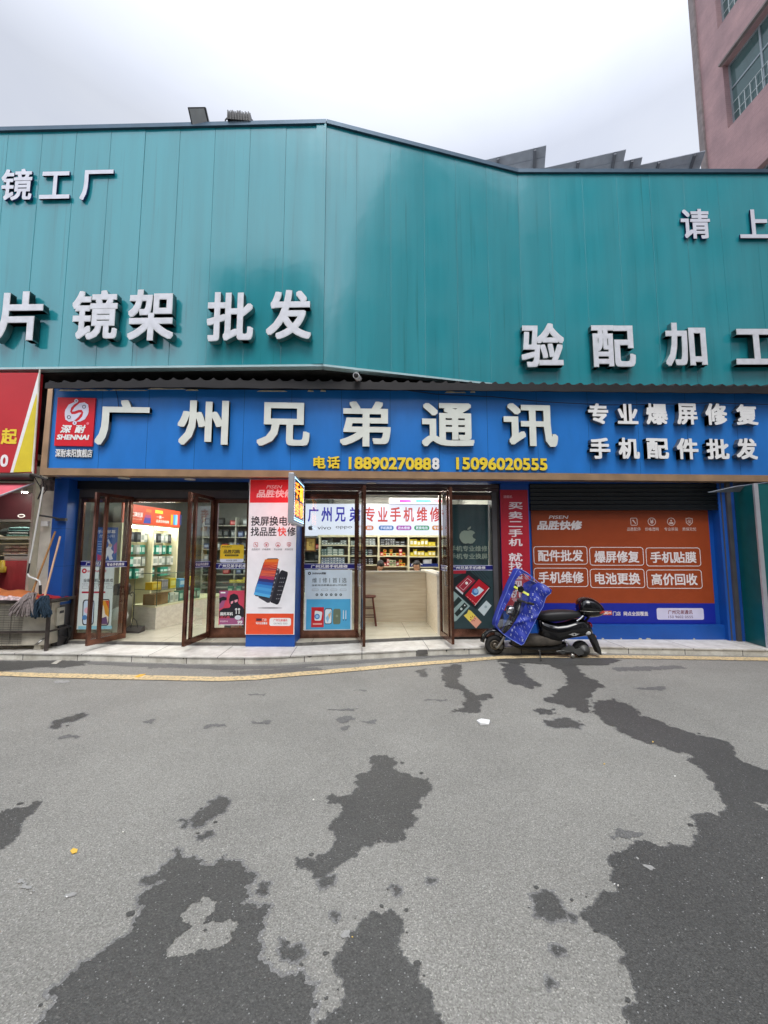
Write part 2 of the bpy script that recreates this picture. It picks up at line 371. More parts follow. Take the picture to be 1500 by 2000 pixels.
def frac(pts, amp=0.34, lim=0.010):
    out_ = []
    for i, p in enumerate(pts):
        q = pts[(i + 1) % len(pts)]; d = q - p; k = max(1, int(d.length / 0.11))
        for j in range(k): out_.append(p + d * (j / k) + Vector((random.gauss(0, .010), random.gauss(0, .010))) * (1 if k > 1 else .5))
    for it in range(8):
        nx = []; ch = False
        for i, p in enumerate(out_):
            q = out_[(i + 1) % len(out_)]; nx.append(p); d = q - p
            if d.length > lim:
                ch = True; nx.append((p + q) / 2 + Vector((-d.y, d.x)) * random.uniform(-amp, amp) + d * random.uniform(-0.1, 0.1))
        out_ = nx
        if not ch: break
    return out_
def patch(name, outer, holes=(), m=WET, z=0.0025, amp=0.34):
    """ragged flat stain; a try whose outline crosses itself is thrown away"""
    ar = lambda l: abs(sum(p.x * l[i - 1].y - l[i - 1].x * p.y for i, p in enumerate(l))) / 2
    for k_ in range(14):
        am = amp * (1 - 0.06 * k_)
        l0 = frac([Vector(atZ(u, v).xy) for u, v in outer], am); hs = [frac([Vector(atZ(u, v).xy) for u, v in h], am) for h in holes]
        loops = [[Vector((p.x, p.y, 0)) for p in l] for l in [l0] + hs]
        fl = [q for l in loops for q in l]; tri = tessellate_polygon(loops); fs = []; tot = 0.0
        for t in tri:
            a, b2, c = (fl[i] for i in t); cz = (b2 - a).cross(c - a).z; tot += abs(cz) / 2; fs.append(t if cz > 0 else (t[0], t[2], t[1]))
        want = ar(l0) - sum(ar(h) for h in hs)
        if abs(tot - want) < 0.02 * want: break
    z += random.uniform(0, 0.0004); mb = MB(); mb.add([(q.x, q.y, z) for q in fl], fs, m)
    # drying rim: the same outline grown a little, paler
    if m is WET:
        sgn = 1 if sum(p.x * l0[i - 1].y - l0[i - 1].x * p.y for i, p in enumerate(l0)) < 0 else -1
        for g_, mm, dz in ((0.007, RIM1, -0.0006), (0.017, RIM2, -0.0011)):
            o_ = []
            for i, p in enumerate(l0):
                d = l0[(i + 3) % len(l0)] - l0[i - 3]; nv = Vector((d.y, -d.x)); nv = nv.normalized() * sgn if nv.length > 1e-6 else nv
                o_.append(p + nv * g_ * random.uniform(0.5, 1.4))
            tr = tessellate_polygon([[Vector((p.x, p.y, 0)) for p in o_]])
            if abs(sum(abs((o_[t[1]] - o_[t[0]]).cross(o_[t[2]] - o_[t[0]])) for t in tr) / 2 - ar(o_)) < 0.08 * ar(o_):
                kk = [tuple(reversed(h)) for h in ()]
                loops2 = [[Vector((p.x, p.y, 0)) for p in o_]] + ([[Vector((p.x, p.y, 0)) for p in h] for h in hs] if hs else [])
                f2 = [q for l in loops2 for q in l]; mb.add([(q.x, q.y, z + dz) for q in f2], [t if (f2[t[1]] - f2[t[0]]).cross(f2[t[2]] - f2[t[0]]).z > 0 else (t[0], t[2], t[1]) for t in tessellate_polygon(loops2)], mm)
    return mb.build(name, road)
WPS = [
 ([(40,2120),(75,2000),(100,1935),(130,1905),(155,1880),(200,1860),(235,1835),(262,1795),(290,1765),(280,1745),(300,1730),(325,1720),(330,1680),(345,1660),(375,1675),(395,1690),(440,1670),(470,1690),(480,1730),(487,1750),(470,1765),(500,1775),(530,1770),(520,1810),(512,1850),(525,1890),(545,1905),(590,1900),(615,1925),(622,1960),(605,2000),(590,2120)],
  [[(318,1860),(345,1830),(370,1815),(350,1795),(375,1765),(395,1748),(420,1765),(415,1785),(400,1800),(440,1795),(465,1810),(455,1835),(420,1855),(380,1865),(345,1868)]]),
 ([(600,2120),(620,2000),(640,1975),(650,1985),(668,1960),(655,1900),(650,1885),(680,1830),(700,1810),(720,1790),(765,1780),(785,1805),(775,1830),(790,1860),(815,1890),(822,1930),(845,1975),(858,2000),(900,2120)], []),
 ([(725,1482),(765,1482),(790,1510),(835,1520),(845,1545),(820,1560),(800,1580),(790,1620),(770,1645),(735,1640),(720,1655),(700,1660),(660,1690),(630,1718),(600,1700),(575,1690),(580,1675),(615,1685),(650,1655),(660,1640),(648,1620),(665,1590),(672,1575),(640,1570),(645,1550),(672,1555),(690,1530),(700,1515),(725,1505)], []),
 ([(620,1725),(655,1713),(645,1732),(628,1734)], []),
 ([(445,1560),(440,1585),(410,1600),(395,1615),(378,1618),(375,1605),(395,1585),(412,1565),(430,1555)], []),
 ([(352,1602),(370,1607),(362,1620)], []), ([(380,1635),(415,1622),(418,1632),(385,1640)], []),
 ([(0,1590),(25,1580),(75,1565),(60,1585),(40,1615),(25,1640),(0,1660),(-60,1650),(-60,1600)], []),
 ([(862,1303),(900,1298),(895,1335),(905,1345),(925,1358),(960,1358),(935,1370),(935,1390),(885,1392),(910,1370),(905,1355),(880,1345),(862,1325)], []),
 ([(975,1296),(1015,1294),(1025,1320),(1060,1338),(1040,1345),(1000,1335),(990,1320)], []),
 ([(1060,1291),(1120,1296),(1150,1325),(1180,1340),(1150,1355),(1145,1365),(1155,1380),(1140,1393),(1105,1380),(1065,1368),(1090,1350),(1110,1330),(1100,1312)], []),
 ([(1150,1370),(1200,1365),(1235,1380),(1250,1400),(1300,1415),(1380,1440),(1425,1450),(1440,1480),(1480,1500),(1520,1520),(1620,1550),(1800,1580),(1800,2150),(1240,2150),(1235,2000),(1240,1960),(1235,1920),(1215,1885),(1225,1870),(1205,1840),(1165,1820),(1140,1790),(1145,1775),(1170,1745),(1205,1730),(1190,1690),(1200,1665),(1245,1650),(1290,1655),(1345,1655),(1360,1640),(1360,1610),(1410,1595),(1420,1580),(1410,1550),(1385,1515),(1350,1490),(1340,1470),(1300,1460),(1260,1450),(1210,1430),(1180,1410)],
  [[(1468,1565),(1500,1555),(1540,1570),(1500,1585)]]),
 ([(1045,1387),(1085,1384),(1078,1396),(1055,1396)], []), ([(1065,1410),(1105,1402),(1140,1415),(1130,1424),(1085,1422)], []),
 ([(1035,1750),(1060,1735),(1085,1745),(1095,1770),(1075,1795),(1045,1790)], []), ([(1075,1848),(1100,1860),(1092,1866)], []), ([(1063,1910),(1082,1918),(1072,1926)], []),
 ([(545,1840),(560,1850),(590,1845),(595,1860),(570,1880),(550,1870)], []), ([(757,1735),(772,1730),(775,1750)], []), ([(645,1785),(660,1788),(655,1800)], []), ([(506,1730),(523,1728),(522,1745),(508,1745)], []),
 ([(105,1410),(130,1400),(165,1392),(160,1402),(120,1420),(105,1425)], []), ([(815,1310),(835,1306),(828,1322)], []),
 ([(275,1722),(310,1708),(318,1716),(290,1734)], []), ([(833,1718),(848,1720),(840,1726)], []), ([(1110,1790),(1122,1788),(1120,1798)], []),
]
def drops(outer, holes):
    mb = MB()
    for l in [outer] + list(holes):
        P_ = [Vector(atZ(u, v).xy) for u, v in l]
        for i, p in enumerate(P_):
            q = P_[(i + 1) % len(P_)]; d = q - p; nn2 = Vector((d.y, -d.x)).normalized() if d.length else Vector((1, 0))
            for k_ in range(int(d.length / 0.06)):
                c_2 = p.lerp(q, random.random()) + nn2 * random.gauss(0, 0.028); r_ = 0.003 + 0.013 * random.random() ** 3; a0_ = random.random() * 6; kk = 7; zd_ = 0.0031 + random.random() * 0.0008
                mb.add([(c_2.x + r_ * (0.6 + .6 * random.random()) * 1.3 * math.cos(a0_ + j * 6.283 / kk), c_2.y + r_ * (0.6 + .6 * random.random()) * math.sin(a0_ + j * 6.283 / kk), zd_) for j in range(kk)], [tuple(range(kk))], WET)
    if mb.f: mb.build('splash_drops', road)
for o_, h_ in WPS: patch('wet_patch', o_, h_); drops(o_, h_)
for o_ in ([(400,1419),(440,1414),(442,1420),(402,1424)], [(655,1405),(690,1400),(692,1406),(660,1410)], [(700,1410),(735,1406),(733,1413)], [(1240,1345),(1300,1341),(1296,1350)], [(490,1409),(530,1407),(528,1413),(494,1414)], [(110,1440),(150,1436),(150,1442),(112,1444)], [(640,1387),(700,1383),(696,1390)], [(480,1356),(520,1354),(516,1360)], [(1190,1632),(1255,1628),(1250,1636),(1200,1640)], [(665,1420),(682,1416),(680,1424),(668,1427)], [(690,1350),(715,1348),(712,1353)],
           [(1195,1304),(1330,1300),(1345,1306),(1210,1312)], [(280,1408),(306,1406),(300,1412)], [(285,1300),(330,1296),(325,1304),(290,1308)], [(430,1313),(610,1303),(640,1309),(470,1318)], [(825,1368),(870,1365),(860,1371)]):
    patch('damp_mark', o_, m=DAMP, z=0.0018, amp=0.3)
patch('damp_mark', [(-80,1292),(60,1291),(110,1289.5),(175,1292),(165,1299),(110,1306),(80,1303),(40,1309),(-80,1316)], m=WET, z=0.003)
patch('damp_mark', [(960,1281),(1000,1279),(1180,1283),(1215,1291),(1180,1300),(1100,1300),(1030,1296),(975,1293)], m=WET, z=0.0055)
patch('damp_mark', [(170,1293),(430,1301),(530,1301),(700,1291),(860,1280),(960,1278),(960,1281),(860,1284),(700,1296),(530,1307),(430,1308),(170,1298)], m=DAMP, z=0.003, amp=0.08)

SCUFF = mat('pale_scuff', (0.30, 0.295, 0.28), 0.8, var=0.2, vs=40)
for o_ in ([(35,1722),(45,1726),(66,1742),(64,1745),(48,1737),(36,1726)], [(124,1748),(150,1747),(151,1750),(125,1751)], [(104,1331),(132,1329),(133,1333),(118,1334),(106,1335)], [(1245,1676),(1262,1690),(1280,1697),(1276,1699),(1258,1694),(1247,1680)], [(420,1560),(424,1561),(421,1563)], [(668,1824),(684,1822),(682,1836),(672,1832)]):
    patch('scuff_mark', o_, m=SCUFF, z=0.0035, amp=0.3)
# yellow line
def worn_paint(name, col, thr=(0.4, 0.52)):
    m = mat(name, col, 0.7, var=0.0, bump=0.0)
    t = m.node_tree; bs = t.nodes['Principled BSDF']
    g = t.nodes.new('ShaderNodeNewGeometry'); n = t.nodes.new('ShaderNodeTexNoise'); n.inputs['Scale'].default_value = 26; n.inputs['Detail'].default_value = 8; n.inputs['Roughness'].default_value = 0.7
    r = t.nodes.new('ShaderNodeValToRGB'); e = r.color_ramp.elements
    e[0].position = thr[0] - 0.06; e[0].color = (0.16, 0.15, 0.13, 1); e[1].position = thr[1]; e[1].color = (*col, 1)
    t.links.new(g.outputs['Position'], n.inputs['Vector']); t.links.new(n.outputs['Fac'], r.inputs[0]); t.links.new(r.outputs[0], bs.inputs['Base Color'])
    return m
YEL = worn_paint('road_paint_yellow', S(212, 188, 142))
up_ = [(-300,1309),(0,1313),(100,1316),(300,1320),(430,1323),(500,1320.5),(650,1308),(800,1295.5),(900,1288),(980,1282),(1060,1280),(1180,1280.5),(1300,1282),(1500,1285),(1800,1290)]
lo_ = [(-300,1316),(0,1321),(100,1324.5),(300,1329),(425,1331.5),(500,1328.5),(650,1315.5),(800,1302),(900,1294),(980,1287.5),(1060,1285.5),(1180,1286),(1300,1288),(1500,1291.5),(1800,1297)]
b = MB(); k = len(up_)
pu = []; pl = []
for i in range(k - 1):
    for j in range(8):
        t = j / 8; pu.append(atZ(*(Vector(up_[i]).lerp(Vector(up_[i + 1]), t)))); pl.append(atZ(*(Vector(lo_[i]).lerp(Vector(lo_[i + 1]), t))))
jt = lambda p, s: Vector((p.x, p.y + random.uniform(-0.006, 0.006), 0.008))
vs = [jt(p, 1) for p in pu] + [jt(p, -1) for p in pl]; n_ = len(pu)
b.add(vs, [(n_ + i, n_ + i + 1, i + 1, i) for i in range(n_ - 1)], YEL); b.build('road_marking', road)

# pavement (apron) with kerb, then the slightly higher shop floor
def tiles(name, col, wd, ht, mortar, rough=0.35, jcol=(0.12, 0.11, 0.1), off=0.0, var=0.16):
    m = bpy.data.materials.new(name); m.use_nodes = True; t = m.node_tree; bs = t.nodes['Principled BSDF']; ln = t.links.new
    g = t.nodes.new('ShaderNodeNewGeometry'); bk = t.nodes.new('ShaderNodeTexBrick'); bk.offset = off
    bk.inputs['Scale'].default_value = 1; bk.inputs['Brick Width'].default_value = wd; bk.inputs['Row Height'].default_value = ht; bk.inputs['Mortar Size'].default_value = mortar
    bk.inputs['Color1'].default_value = (*col, 1); bk.inputs['Color2'].default_value = (*[c * 0.93 for c in col], 1); bk.inputs['Mortar'].default_value = (*jcol, 1)
    n = t.nodes.new('ShaderNodeTexNoise'); n.inputs['Scale'].default_value = 5; n.inputs['Detail'].default_value = 8; n.inputs['Roughness'].default_value = 0.65
    r = t.nodes.new('ShaderNodeValToRGB'); r.color_ramp.elements[0].position = 0.28; r.color_ramp.elements[1].position = 0.66
    r.color_ramp.elements[0].color = (1 - 2.2 * var, 1 - 2.3 * var, 1 - 2.5 * var, 1); r.color_ramp.elements[1].color = (1.05, 1.05, 1.05, 1)
    mm = t.nodes.new('ShaderNodeMixRGB'); mm.blend_type = 'MULTIPLY'; mm.inputs[0].default_value = 1
    ln(g.outputs['Position'], bk.inputs['Vector']); ln(g.outputs['Position'], n.inputs['Vector']); ln(n.outputs['Fac'], r.inputs[0])
    ln(bk.outputs['Color'], mm.inputs[1]); ln(r.outputs[0], mm.inputs[2]); ln(mm.outputs[0], bs.inputs['Base Color']); bs.inputs['Roughness'].default_value = rough
    return m
PAVE = tiles('pavement_tile', (0.74, 0.72, 0.67), 1.02, 1.4, 0.005, 0.45)
RISER = tiles('kerb_tile', (0.82, 0.79, 0.70), 0.83, 1.7, 0.006, 0.6, var=0.2)
FLOOR = tiles('floor_tile', (0.60, 0.57, 0.46), 0.8, 0.8, 0.004, 0.16, (0.25, 0.23, 0.2), var=0.06)
CONC = mat('grey_concrete', (0.13, 0.125, 0.115), 0.8, var=0.3, vs=9)
KT = [(-60,1271),(0,1275),(70,1276),(150,1277),(197,1277.5),(352,1282.5),(440,1283.5),(500,1283.5),(540,1282.5),(610,1278.5),(765,1271.5),(800,1269.5),(870,1266.5),(949,1264),(1153,1263),(1300,1265.5),(1500,1269),(1620,1271.5)]
kt = [atZ(u, v, 0.1) for u, v in KT]
kt = [Vector((-9.5, kt[0].y + 0.15, 0.1))] + kt + [Vector((11, kt[-1].y - 0.55, 0.1))]
b = MB(); n_ = len(kt)
back = [Vector((p.x, 7.3, 0.1)) for p in kt]
b.add([p for p in kt] + back, [(i, i + 1, n_ + i + 1, n_ + i) for i in range(n_ - 1)], PAVE)
b.add([p for p in kt] + [Vector((p.x, p.y, 0.082)) for p in kt], [(n_ + i, n_ + i + 1, i + 1, i) for i in range(n_ - 1)], PAVE)
ri = [Vector((p.x, p.y + 0.012, 0.082)) for p in kt]
b.add([Vector((p.x, p.y, 0.082)) for p in kt] + ri, [(i, n_ + i, n_ + i + 1, i + 1) for i in range(n_ - 1)], CONC)
b.add(ri + [Vector((p.x, p.y, 0)) for p in ri], [(n_ + i, n_ + i + 1, i + 1, i) for i in range(n_ - 1)], RISER)
pav = b.build('pavement', kind='structure', origin=(0, 0, 0)); pav['_loc'] = (0, 0, 0); pav['_rz'] = 0.0
# broken bit of kerb and chipped grout
b = MB(); f0 = Fr(kt[11].xy[:], kt[14].xy[:]).shift(-0.008)
a0, b0, a1, b1 = f0.box(812, 1269.5, 836, 1278.5); b.fpoly(f0, [(a0, b0), (a1, b0), (a1 - 0.01, b1), (a0 + 0.03, b1 + 0.004)], 0.0, CONC)
b.build('broken_tile', pav)
for u_, w_, h_ in ((560, 13, 2.2), (598, 16, 4.5), (641, 5, 4), (356, 5, 5), (277, 4, 4), (870, 5, 7), (905, 4, 5), (980, 14, 3), (1215, 16, 2.5), (1290, 10, 3), (170, 14, 3), (90, 20, 3.5), (740, 7, 2)):
    i_ = next(i for i in range(1, len(KT)) if KT[i][0] > u_); s_ = (u_ - KT[i_ - 1][0]) / (KT[i_][0] - KT[i_ - 1][0]); v_ = KT[i_ - 1][1] + (KT[i_][1] - KT[i_ - 1][1]) * s_
    fk = Fr(kt[i_].xy[:], kt[i_ + 1].xy[:]).shift(-0.009); a0, b0, a1, b1 = fk.box(u_, v_ + .6, u_ + w_, v_ + .6 + h_); b = MB()
    b.fpoly(fk, [(a0, b1), (a0 + (a1 - a0) * .2, b0 + (b1 - b0) * .4), (a0 + (a1 - a0) * .45, b0), (a0 + (a1 - a0) * .7, b0 + (b1 - b0) * .5), (a1, b1)], 0.0, CONC); b.build('kerb_chip', pav)
b = MB()
fe = [(-5.2, 7.08), (-4.66, 7.05), (-2.88, 6.83), (-1.9, 6.76), (-0.95, 6.70), (-0.14, 6.84), (0.8, 7.0), (1.6, 7.10), (2.3, 7.14)]
n_ = len(fe); top = [(x, y, 0.15) for x, y in fe]
b.add(top + [(x, 12, 0.15) for x, y in fe], [(i, i + 1, n_ + i + 1, n_ + i) for i in range(n_ - 1)], FLOOR)
b.add(top + [(x, y, 0.1) for x, y in fe], [(n_ + i, n_ + i + 1, i + 1, i) for i in range(n_ - 1)], CONC)
b.build('floor', kind='structure', origin=(0, 0, 0))

# ================================================================== CLADDING WALL (teal) with built-up letters
ZB, ZT = 4.50, 8.62
def teal_mat():
    m = mat('teal_aluminium', S(14, 116, 124), 0.1, spec=1.0, var=0.0)
    t = m.node_tree; bs = t.nodes['Principled BSDF']; ln = t.links.new
    g = t.nodes.new('ShaderNodeNewGeometry')
    mp_ = t.nodes.new('ShaderNodeMapping'); mp_.inputs['Scale'].default_value = (5, 5, 0.3)
    n = t.nodes.new('ShaderNodeTexNoise'); n.inputs['Scale'].default_value = 1.0; n.inputs['Detail'].default_value = 6
    r = t.nodes.new('ShaderNodeValToRGB'); e = r.color_ramp.elements
    e[0].position = 0.25; e[0].color = (*[c * 0.93 for c in S(38, 140, 150)], 1); e[1].position = 0.6; e[1].color = (*S(40, 147, 158), 1)
    ln(g.outputs['Position'], mp_.inputs[0]); ln(mp_.outputs[0], n.inputs['Vector']); ln(n.outputs['Fac'], r.inputs[0])
    mp5 = t.nodes.new('ShaderNodeMapping'); mp5.inputs['Scale'].default_value = (16, 16, 0.45); n5 = t.nodes.new('ShaderNodeTexNoise'); n5.inputs['Scale'].default_value = 1.0; n5.inputs['Detail'].default_value = 5
    r5 = t.nodes.new('ShaderNodeValToRGB'); r5.color_ramp.elements[0].position = 0.60; r5.color_ramp.elements[0].color = (1, 1, 1, 1); r5.color_ramp.elements[1].position = 0.76; r5.color_ramp.elements[1].color = (0.72, 0.74, 0.72, 1)
    m5 = t.nodes.new('ShaderNodeMixRGB'); m5.blend_type = 'MULTIPLY'; m5.inputs[0].default_value = 1
    ln(g.outputs['Position'], mp5.inputs[0]); ln(mp5.outputs[0], n5.inputs['Vector']); ln(n5.outputs['Fac'], r5.inputs[0]); ln(r.outputs[0], m5.inputs[1]); ln(r5.outputs[0], m5.inputs[2]); ln(m5.outputs[0], bs.inputs['Base Color'])
    n2 = t.nodes.new('ShaderNodeTexNoise'); n2.inputs['Scale'].default_value = 1.3; n2.inputs['Detail'].default_value = 3
    n4 = t.nodes.new('ShaderNodeTexNoise'); n4.inputs['Scale'].default_value = 14; n4.inputs['Detail'].default_value = 2
    ad = t.nodes.new('ShaderNodeMath'); ad.operation = 'MULTIPLY_ADD'; ad.inputs[1].default_value = 0.02
    bp = t.nodes.new('ShaderNodeBump'); bp.inputs['Strength'].default_value = 0.35; bp.inputs['Distance'].default_value = 0.014
    ln(g.outputs['Position'], n2.inputs['Vector']); ln(g.outputs['Position'], n4.inputs['Vector']); ln(n4.outputs['Fac'], ad.inputs[0]); ln(n2.outputs['Fac'], ad.inputs[2]); ln(ad.outputs[0], bp.inputs['Height']); ln(bp.outputs[0], bs.inputs['Normal'])
    n3 = t.nodes.new('ShaderNodeTexNoise'); n3.inputs['Scale'].default_value = 2.0; n3.inputs['Detail'].default_value = 6
    mr_ = t.nodes.new('ShaderNodeMapRange'); mr_.inputs[3].default_value = 0.10; mr_.inputs[4].default_value = 0.17
    ln(mp_.outputs[0], n3.inputs['Vector']); ln(n3.outputs['Fac'], mr_.inputs[0]); ln(mr_.outputs[0], bs.inputs['Roughness'])
    return m
TEAL = teal_mat()
SEAM_T = mat('seam_teal', (0.028, 0.17, 0.19), 0.6, var=0); SEAM = mat('seam_dark', (0.012, 0.05, 0.08), 0.8, var=0)
COPE = mat('coping_grey', S(70, 92, 108), 0.35, metal=0.4, var=0.1)
TRIM = mat('pale_trim', S(176, 205, 208), 0.3, var=0.08)
DIRTY = mat('dark_underside', (0.045, 0.043, 0.04), 0.85, var=0.45, vs=4)
pL, pC, pM, pE = Vector((-5.96, 6.60)), Vector((-0.63, 6.20)), Vector((2.86, 6.90)), Vector((7.55, 6.66))
FL = Fr(pC + (pL - pC) * 1.7, pC); FM = Fr(pC, pM); FRr = Fr(pM, pM + (pE - pM) * 1.6)
clad = thing('cladding_wall', 'long teal metal clad wall above the phone shop carrying big silver characters', 'wall', (-0.6, 6.5, ZB))
for fr, us in ((FL, [-330, -262, -194, -126, -57, 13, 80, 147, 215, 282, 350, 419, 488, 558, 629]), (FM, [697, 763, 827, 889, 948]), (FRr, [1070, 1134, 1200, 1264, 1330, 1396, 1464, 1534, 1604])):
    b = MB(); b.fbox(fr, 0, ZB + 0.01, fr.len, ZT, -0.16, -0.006, SEAM_T)
    vv = 300
    cuts = [0.0] + sorted(fr.px(u, vv)[0] for u in us) + [fr.len]
    cuts = [c for c in cuts if 0 <= c <= fr.len]
    for a, c in zip(cuts, cuts[1:]):
        if c - a < 0.03: continue
        j = [random.uniform(-0.0025, 0.0025) for _ in range(4)]; g = 0.0018 if fr is FL else 0.0011
        P = fr.pt
        b.add([P(a + g, ZB, j[0]), P(c - g, ZB, j[1]), P(c - g, ZT, j[2]), P(a + g, ZT, j[3])], [(0, 1, 2, 3)], TEAL)
        for q, jj, kk, sg in ((a + g, j[0], j[3], 1), (c - g, j[1], j[2], -1)):
            b.add([P(q, ZB, jj), P(q, ZT, kk), P(q + sg * 0.003, ZT, kk + 0.001), P(q + sg * 0.003, ZB, jj + 0.001)], [(0, 1, 2, 3)], TEAL)
            b.add([P(q, ZB, jj), P(q, ZT, kk), P(q, ZT, -0.02), P(q, ZB, -0.02)], [(0, 1, 2, 3)], TEAL)
    b.build('cladding', clad)
    b = MB(); b.fbox(fr, 0, ZT, fr.len, ZT + 0.07, -0.2, 0.04, COPE); b.build('coping', clad)
    b = MB(); b.fbox(fr, 0, ZB - 0.035, fr.len, ZB - 0.003, -0.12, 0.012, TRIM); b.build('edge_trim', clad)
b = MB(); a = FL.len
b.fbox(FL, a - 0.16, ZB, a - 0.005, ZT - 0.004, 0.0045, 0.02, TEAL); b.fbox(FL, a - 0.03, ZB, a + 0.004, ZT - 0.004, 0.021, 0.034, TEAL)
b.build('corner_trim', clad)
CH_F = mat('letter_silver', S(218, 220, 226), 0.4, metal=0.0, var=0.1, vs=9)
CH_S = mat('letter_side_steel', S(96, 136, 138), 0.3, metal=0.5, var=0.25, vs=5)
CH_P = mat('letter_pale', S(214, 216, 226), 0.4, var=0.08)
CH_PS = mat('letter_pale_side', S(40, 52, 110), 0.5, var=0.1)
LIPW = mat('letter_edge_white', S(222, 226, 226), 0.4, var=0.05)
def big(fr, ch, px, m, side, depth, bold, parent, gap=0.0, name='letter', edge=None):
    mb = MB(); bx = fr.shift(gap + depth).box(*px)
    mb.text(fr, ch, bx, m, n=gap, bold=bold, depth=depth, side=side)
    if edge:
        bx2 = (bx[0] - 0.008, bx[1] - 0.008, bx[2] + 0.008, bx[3] + 0.008)
        mb.text(fr, ch, bx2, edge, n=gap + depth * 0.05, bold=bold + 0.009, depth=depth * 0.93, side=side)
    return mb.build(name, parent)
for ch, px in (('镜', (2, 330, 63, 391)), ('工', (78, 335, 137, 388)), ('厂', (157, 332, 220, 390))): big(FL, ch, px, CH_P, CH_PS, 0.03, 0.018, clad, 0.02)
for ch, px in (('片', (-10, 570, 82, 664)), ('镜', (141, 568, 229, 662)), ('架', (251, 566, 339, 664)), ('批', (405, 571, 494, 665)), ('发', (521, 567, 607, 661))): big(FL, ch, px, CH_F, CH_S, 0.115, 0.016, clad, 0.025, edge=LIPW)
for ch, px in (('请', (1330, 408, 1387, 466)), ('上', (1444, 409, 1503, 465))): big(FRr, ch, px, CH_P, CH_PS, 0.03, 0.02, clad, 0.02)
for ch, px in (('验', (1019, 632, 1101, 716)), ('配', (1157, 636, 1240, 716)), ('加', (1300, 631, 1379, 714)), ('工', (1437, 643, 1520, 711))): big(FRr, ch, px, CH_F, CH_S, 0.115, 0.016, clad, 0.025, edge=LIPW)
# building mass behind the cladding and its dark underside
bl = thing('shop_building', 'long shop building behind the teal wall with blue fronted ground floor', 'building', (0, 8, 0))
WALLG = mat('render_grey', (0.3, 0.29, 0.27), 0.85, var=0.2)
b = MB()
b.hexa([FL.pt(0, 4.47, -0.16), pC.to_3d() + Vector((0, 0.17, 4.47)), Vector((-0.63, 20, 4.47)), Vector((-9.7, 20, 4.47))],
       [FL.pt(0, 8.3, -0.16), pC.to_3d() + Vector((0, 0.17, 8.3)), Vector((-0.63, 20, 8.3)), Vector((-9.7, 20, 8.3))], DIRTY)
b.hexa([Vector((-0.629, 6.38, 4.47)), Vector((2.86, 7.07, 4.47)), Vector((2.86, 20, 4.47)), Vector((-0.629, 20, 4.47))], [Vector((-0.629, 6.38, 8.3)), Vector((2.86, 7.07, 8.3)), Vector((2.86, 20, 8.3)), Vector((-0.629, 20, 8.3))], DIRTY)
b.hexa([Vector((2.861, 7.07, 4.47)), Vector((10.3, 6.75, 4.47)), Vector((10.3, 20, 4.47)), Vector((2.861, 20, 4.47))], [Vector((2.861, 7.07, 8.3)), Vector((10.3, 6.75, 8.3)), Vector((10.3, 20, 8.3)), Vector((2.861, 20, 8.3))], DIRTY)
b.build('upper_storey', bl)

b = MB(); rf_ = mat('roof_bounce', (0.55, 0.55, 0.53), 0.9, var=0.1)
b.add([(-9.5, 7.2, 8.305), (10.2, 7.2, 8.305), (10.2, 20, 8.305), (-9.5, 20, 8.305)], [(0, 1, 2, 3)], rf_); b.build('roof', bl)  # unseen pale deck, added to bounce light onto the undersides of the solar panels
# roof floodlights
BLK = mat('black_plastic', (0.02, 0.02, 0.021), 0.4, var=0.2)
DGREY = mat('dark_grey_metal', (0.06, 0.062, 0.065), 0.45, metal=0.5, var=0.2)
LENS = mat('lamp_lens', (0.4, 0.41, 0.41), 0.25, var=0.1)
t_ = thing('floodlight', 'flat square floodlight tilted on the roof edge with grey lens', 'floodlight', FL.pt(FL.len - 2.2, ZT + 0.07))
Yf = 6.30
c4 = [atY(366, 209, Yf - 0.10), atY(401, 208.5, Yf - 0.10), atY(410, 247, Yf + 0.05), atY(375, 249, Yf + 0.05)]
b = MB(); nn = (c4[1] - c4[0]).cross(c4[2] - c4[0]).normalized(); nn = nn if nn.y > 0 else -nn
b.hexa([c4[3], c4[2], c4[2] + nn * 0.06, c4[3] + nn * 0.06], [c4[0], c4[1], c4[1] + nn * 0.06, c4[0] + nn * 0.06], DGREY); b.build('lamp_body', t_, bevel=0.006)
b = MB(); ce = sum(c4, Vector()) / 4; q = [ce + (p - ce) * 0.84 - nn * 0.003 for p in c4]; b.add([q[3], q[2], q[1], q[0]], [(0, 1, 2, 3)], LENS); b.build('lens', t_)
b = MB(); b.tube([(c4[3] + c4[2]) / 2 + nn * 0.08, (c4[3] + c4[2]) / 2 + nn * 0.1 + Vector((0, 0.0, -0.12))], 0.02, DGREY); b.build('bracket', t_)
t_ = thing('floodlight', 'finned black floodlight seen from its back on the roof edge', 'floodlight', FL.pt(FL.len - 1.5, ZT + 0.07))
b = MB(); p0 = atY(447, 222, Yf); p1 = atY(490, 226, Yf); dz = 0.2
for i in range(15):
    t = i / 14; c = p0.lerp(p1, t); b.box((c.x - 0.007, c.y - 0.06, c.z - 0.16), (c.x + 0.007, c.y + 0.05, c.z + random.uniform(-0.015, 0.01)), BLK)
b.build('fins', t_)
b = MB(); b.box((p0.x - 0.01, Yf + 0.051, p0.z - 0.17), (p1.x + 0.02, Yf + 0.10, p1.z + 0.0), BLK); b.build('lamp_body', t_, bevel=0.008)
b = MB(); q = atY(442, 230, Yf); b.tube([q + Vector((0.02, 0, 0)), q + Vector((-0.012, 0, -0.04)), q + Vector((-0.012, 0, -0.14))], 0.012, BLK); b.build('bracket', t_); b = MB(); q = atY(469, 216, Yf); b.tube([q, q + Vector((0, 0, -0.09))], 0.008, BLK); b.build('antenna', t_)

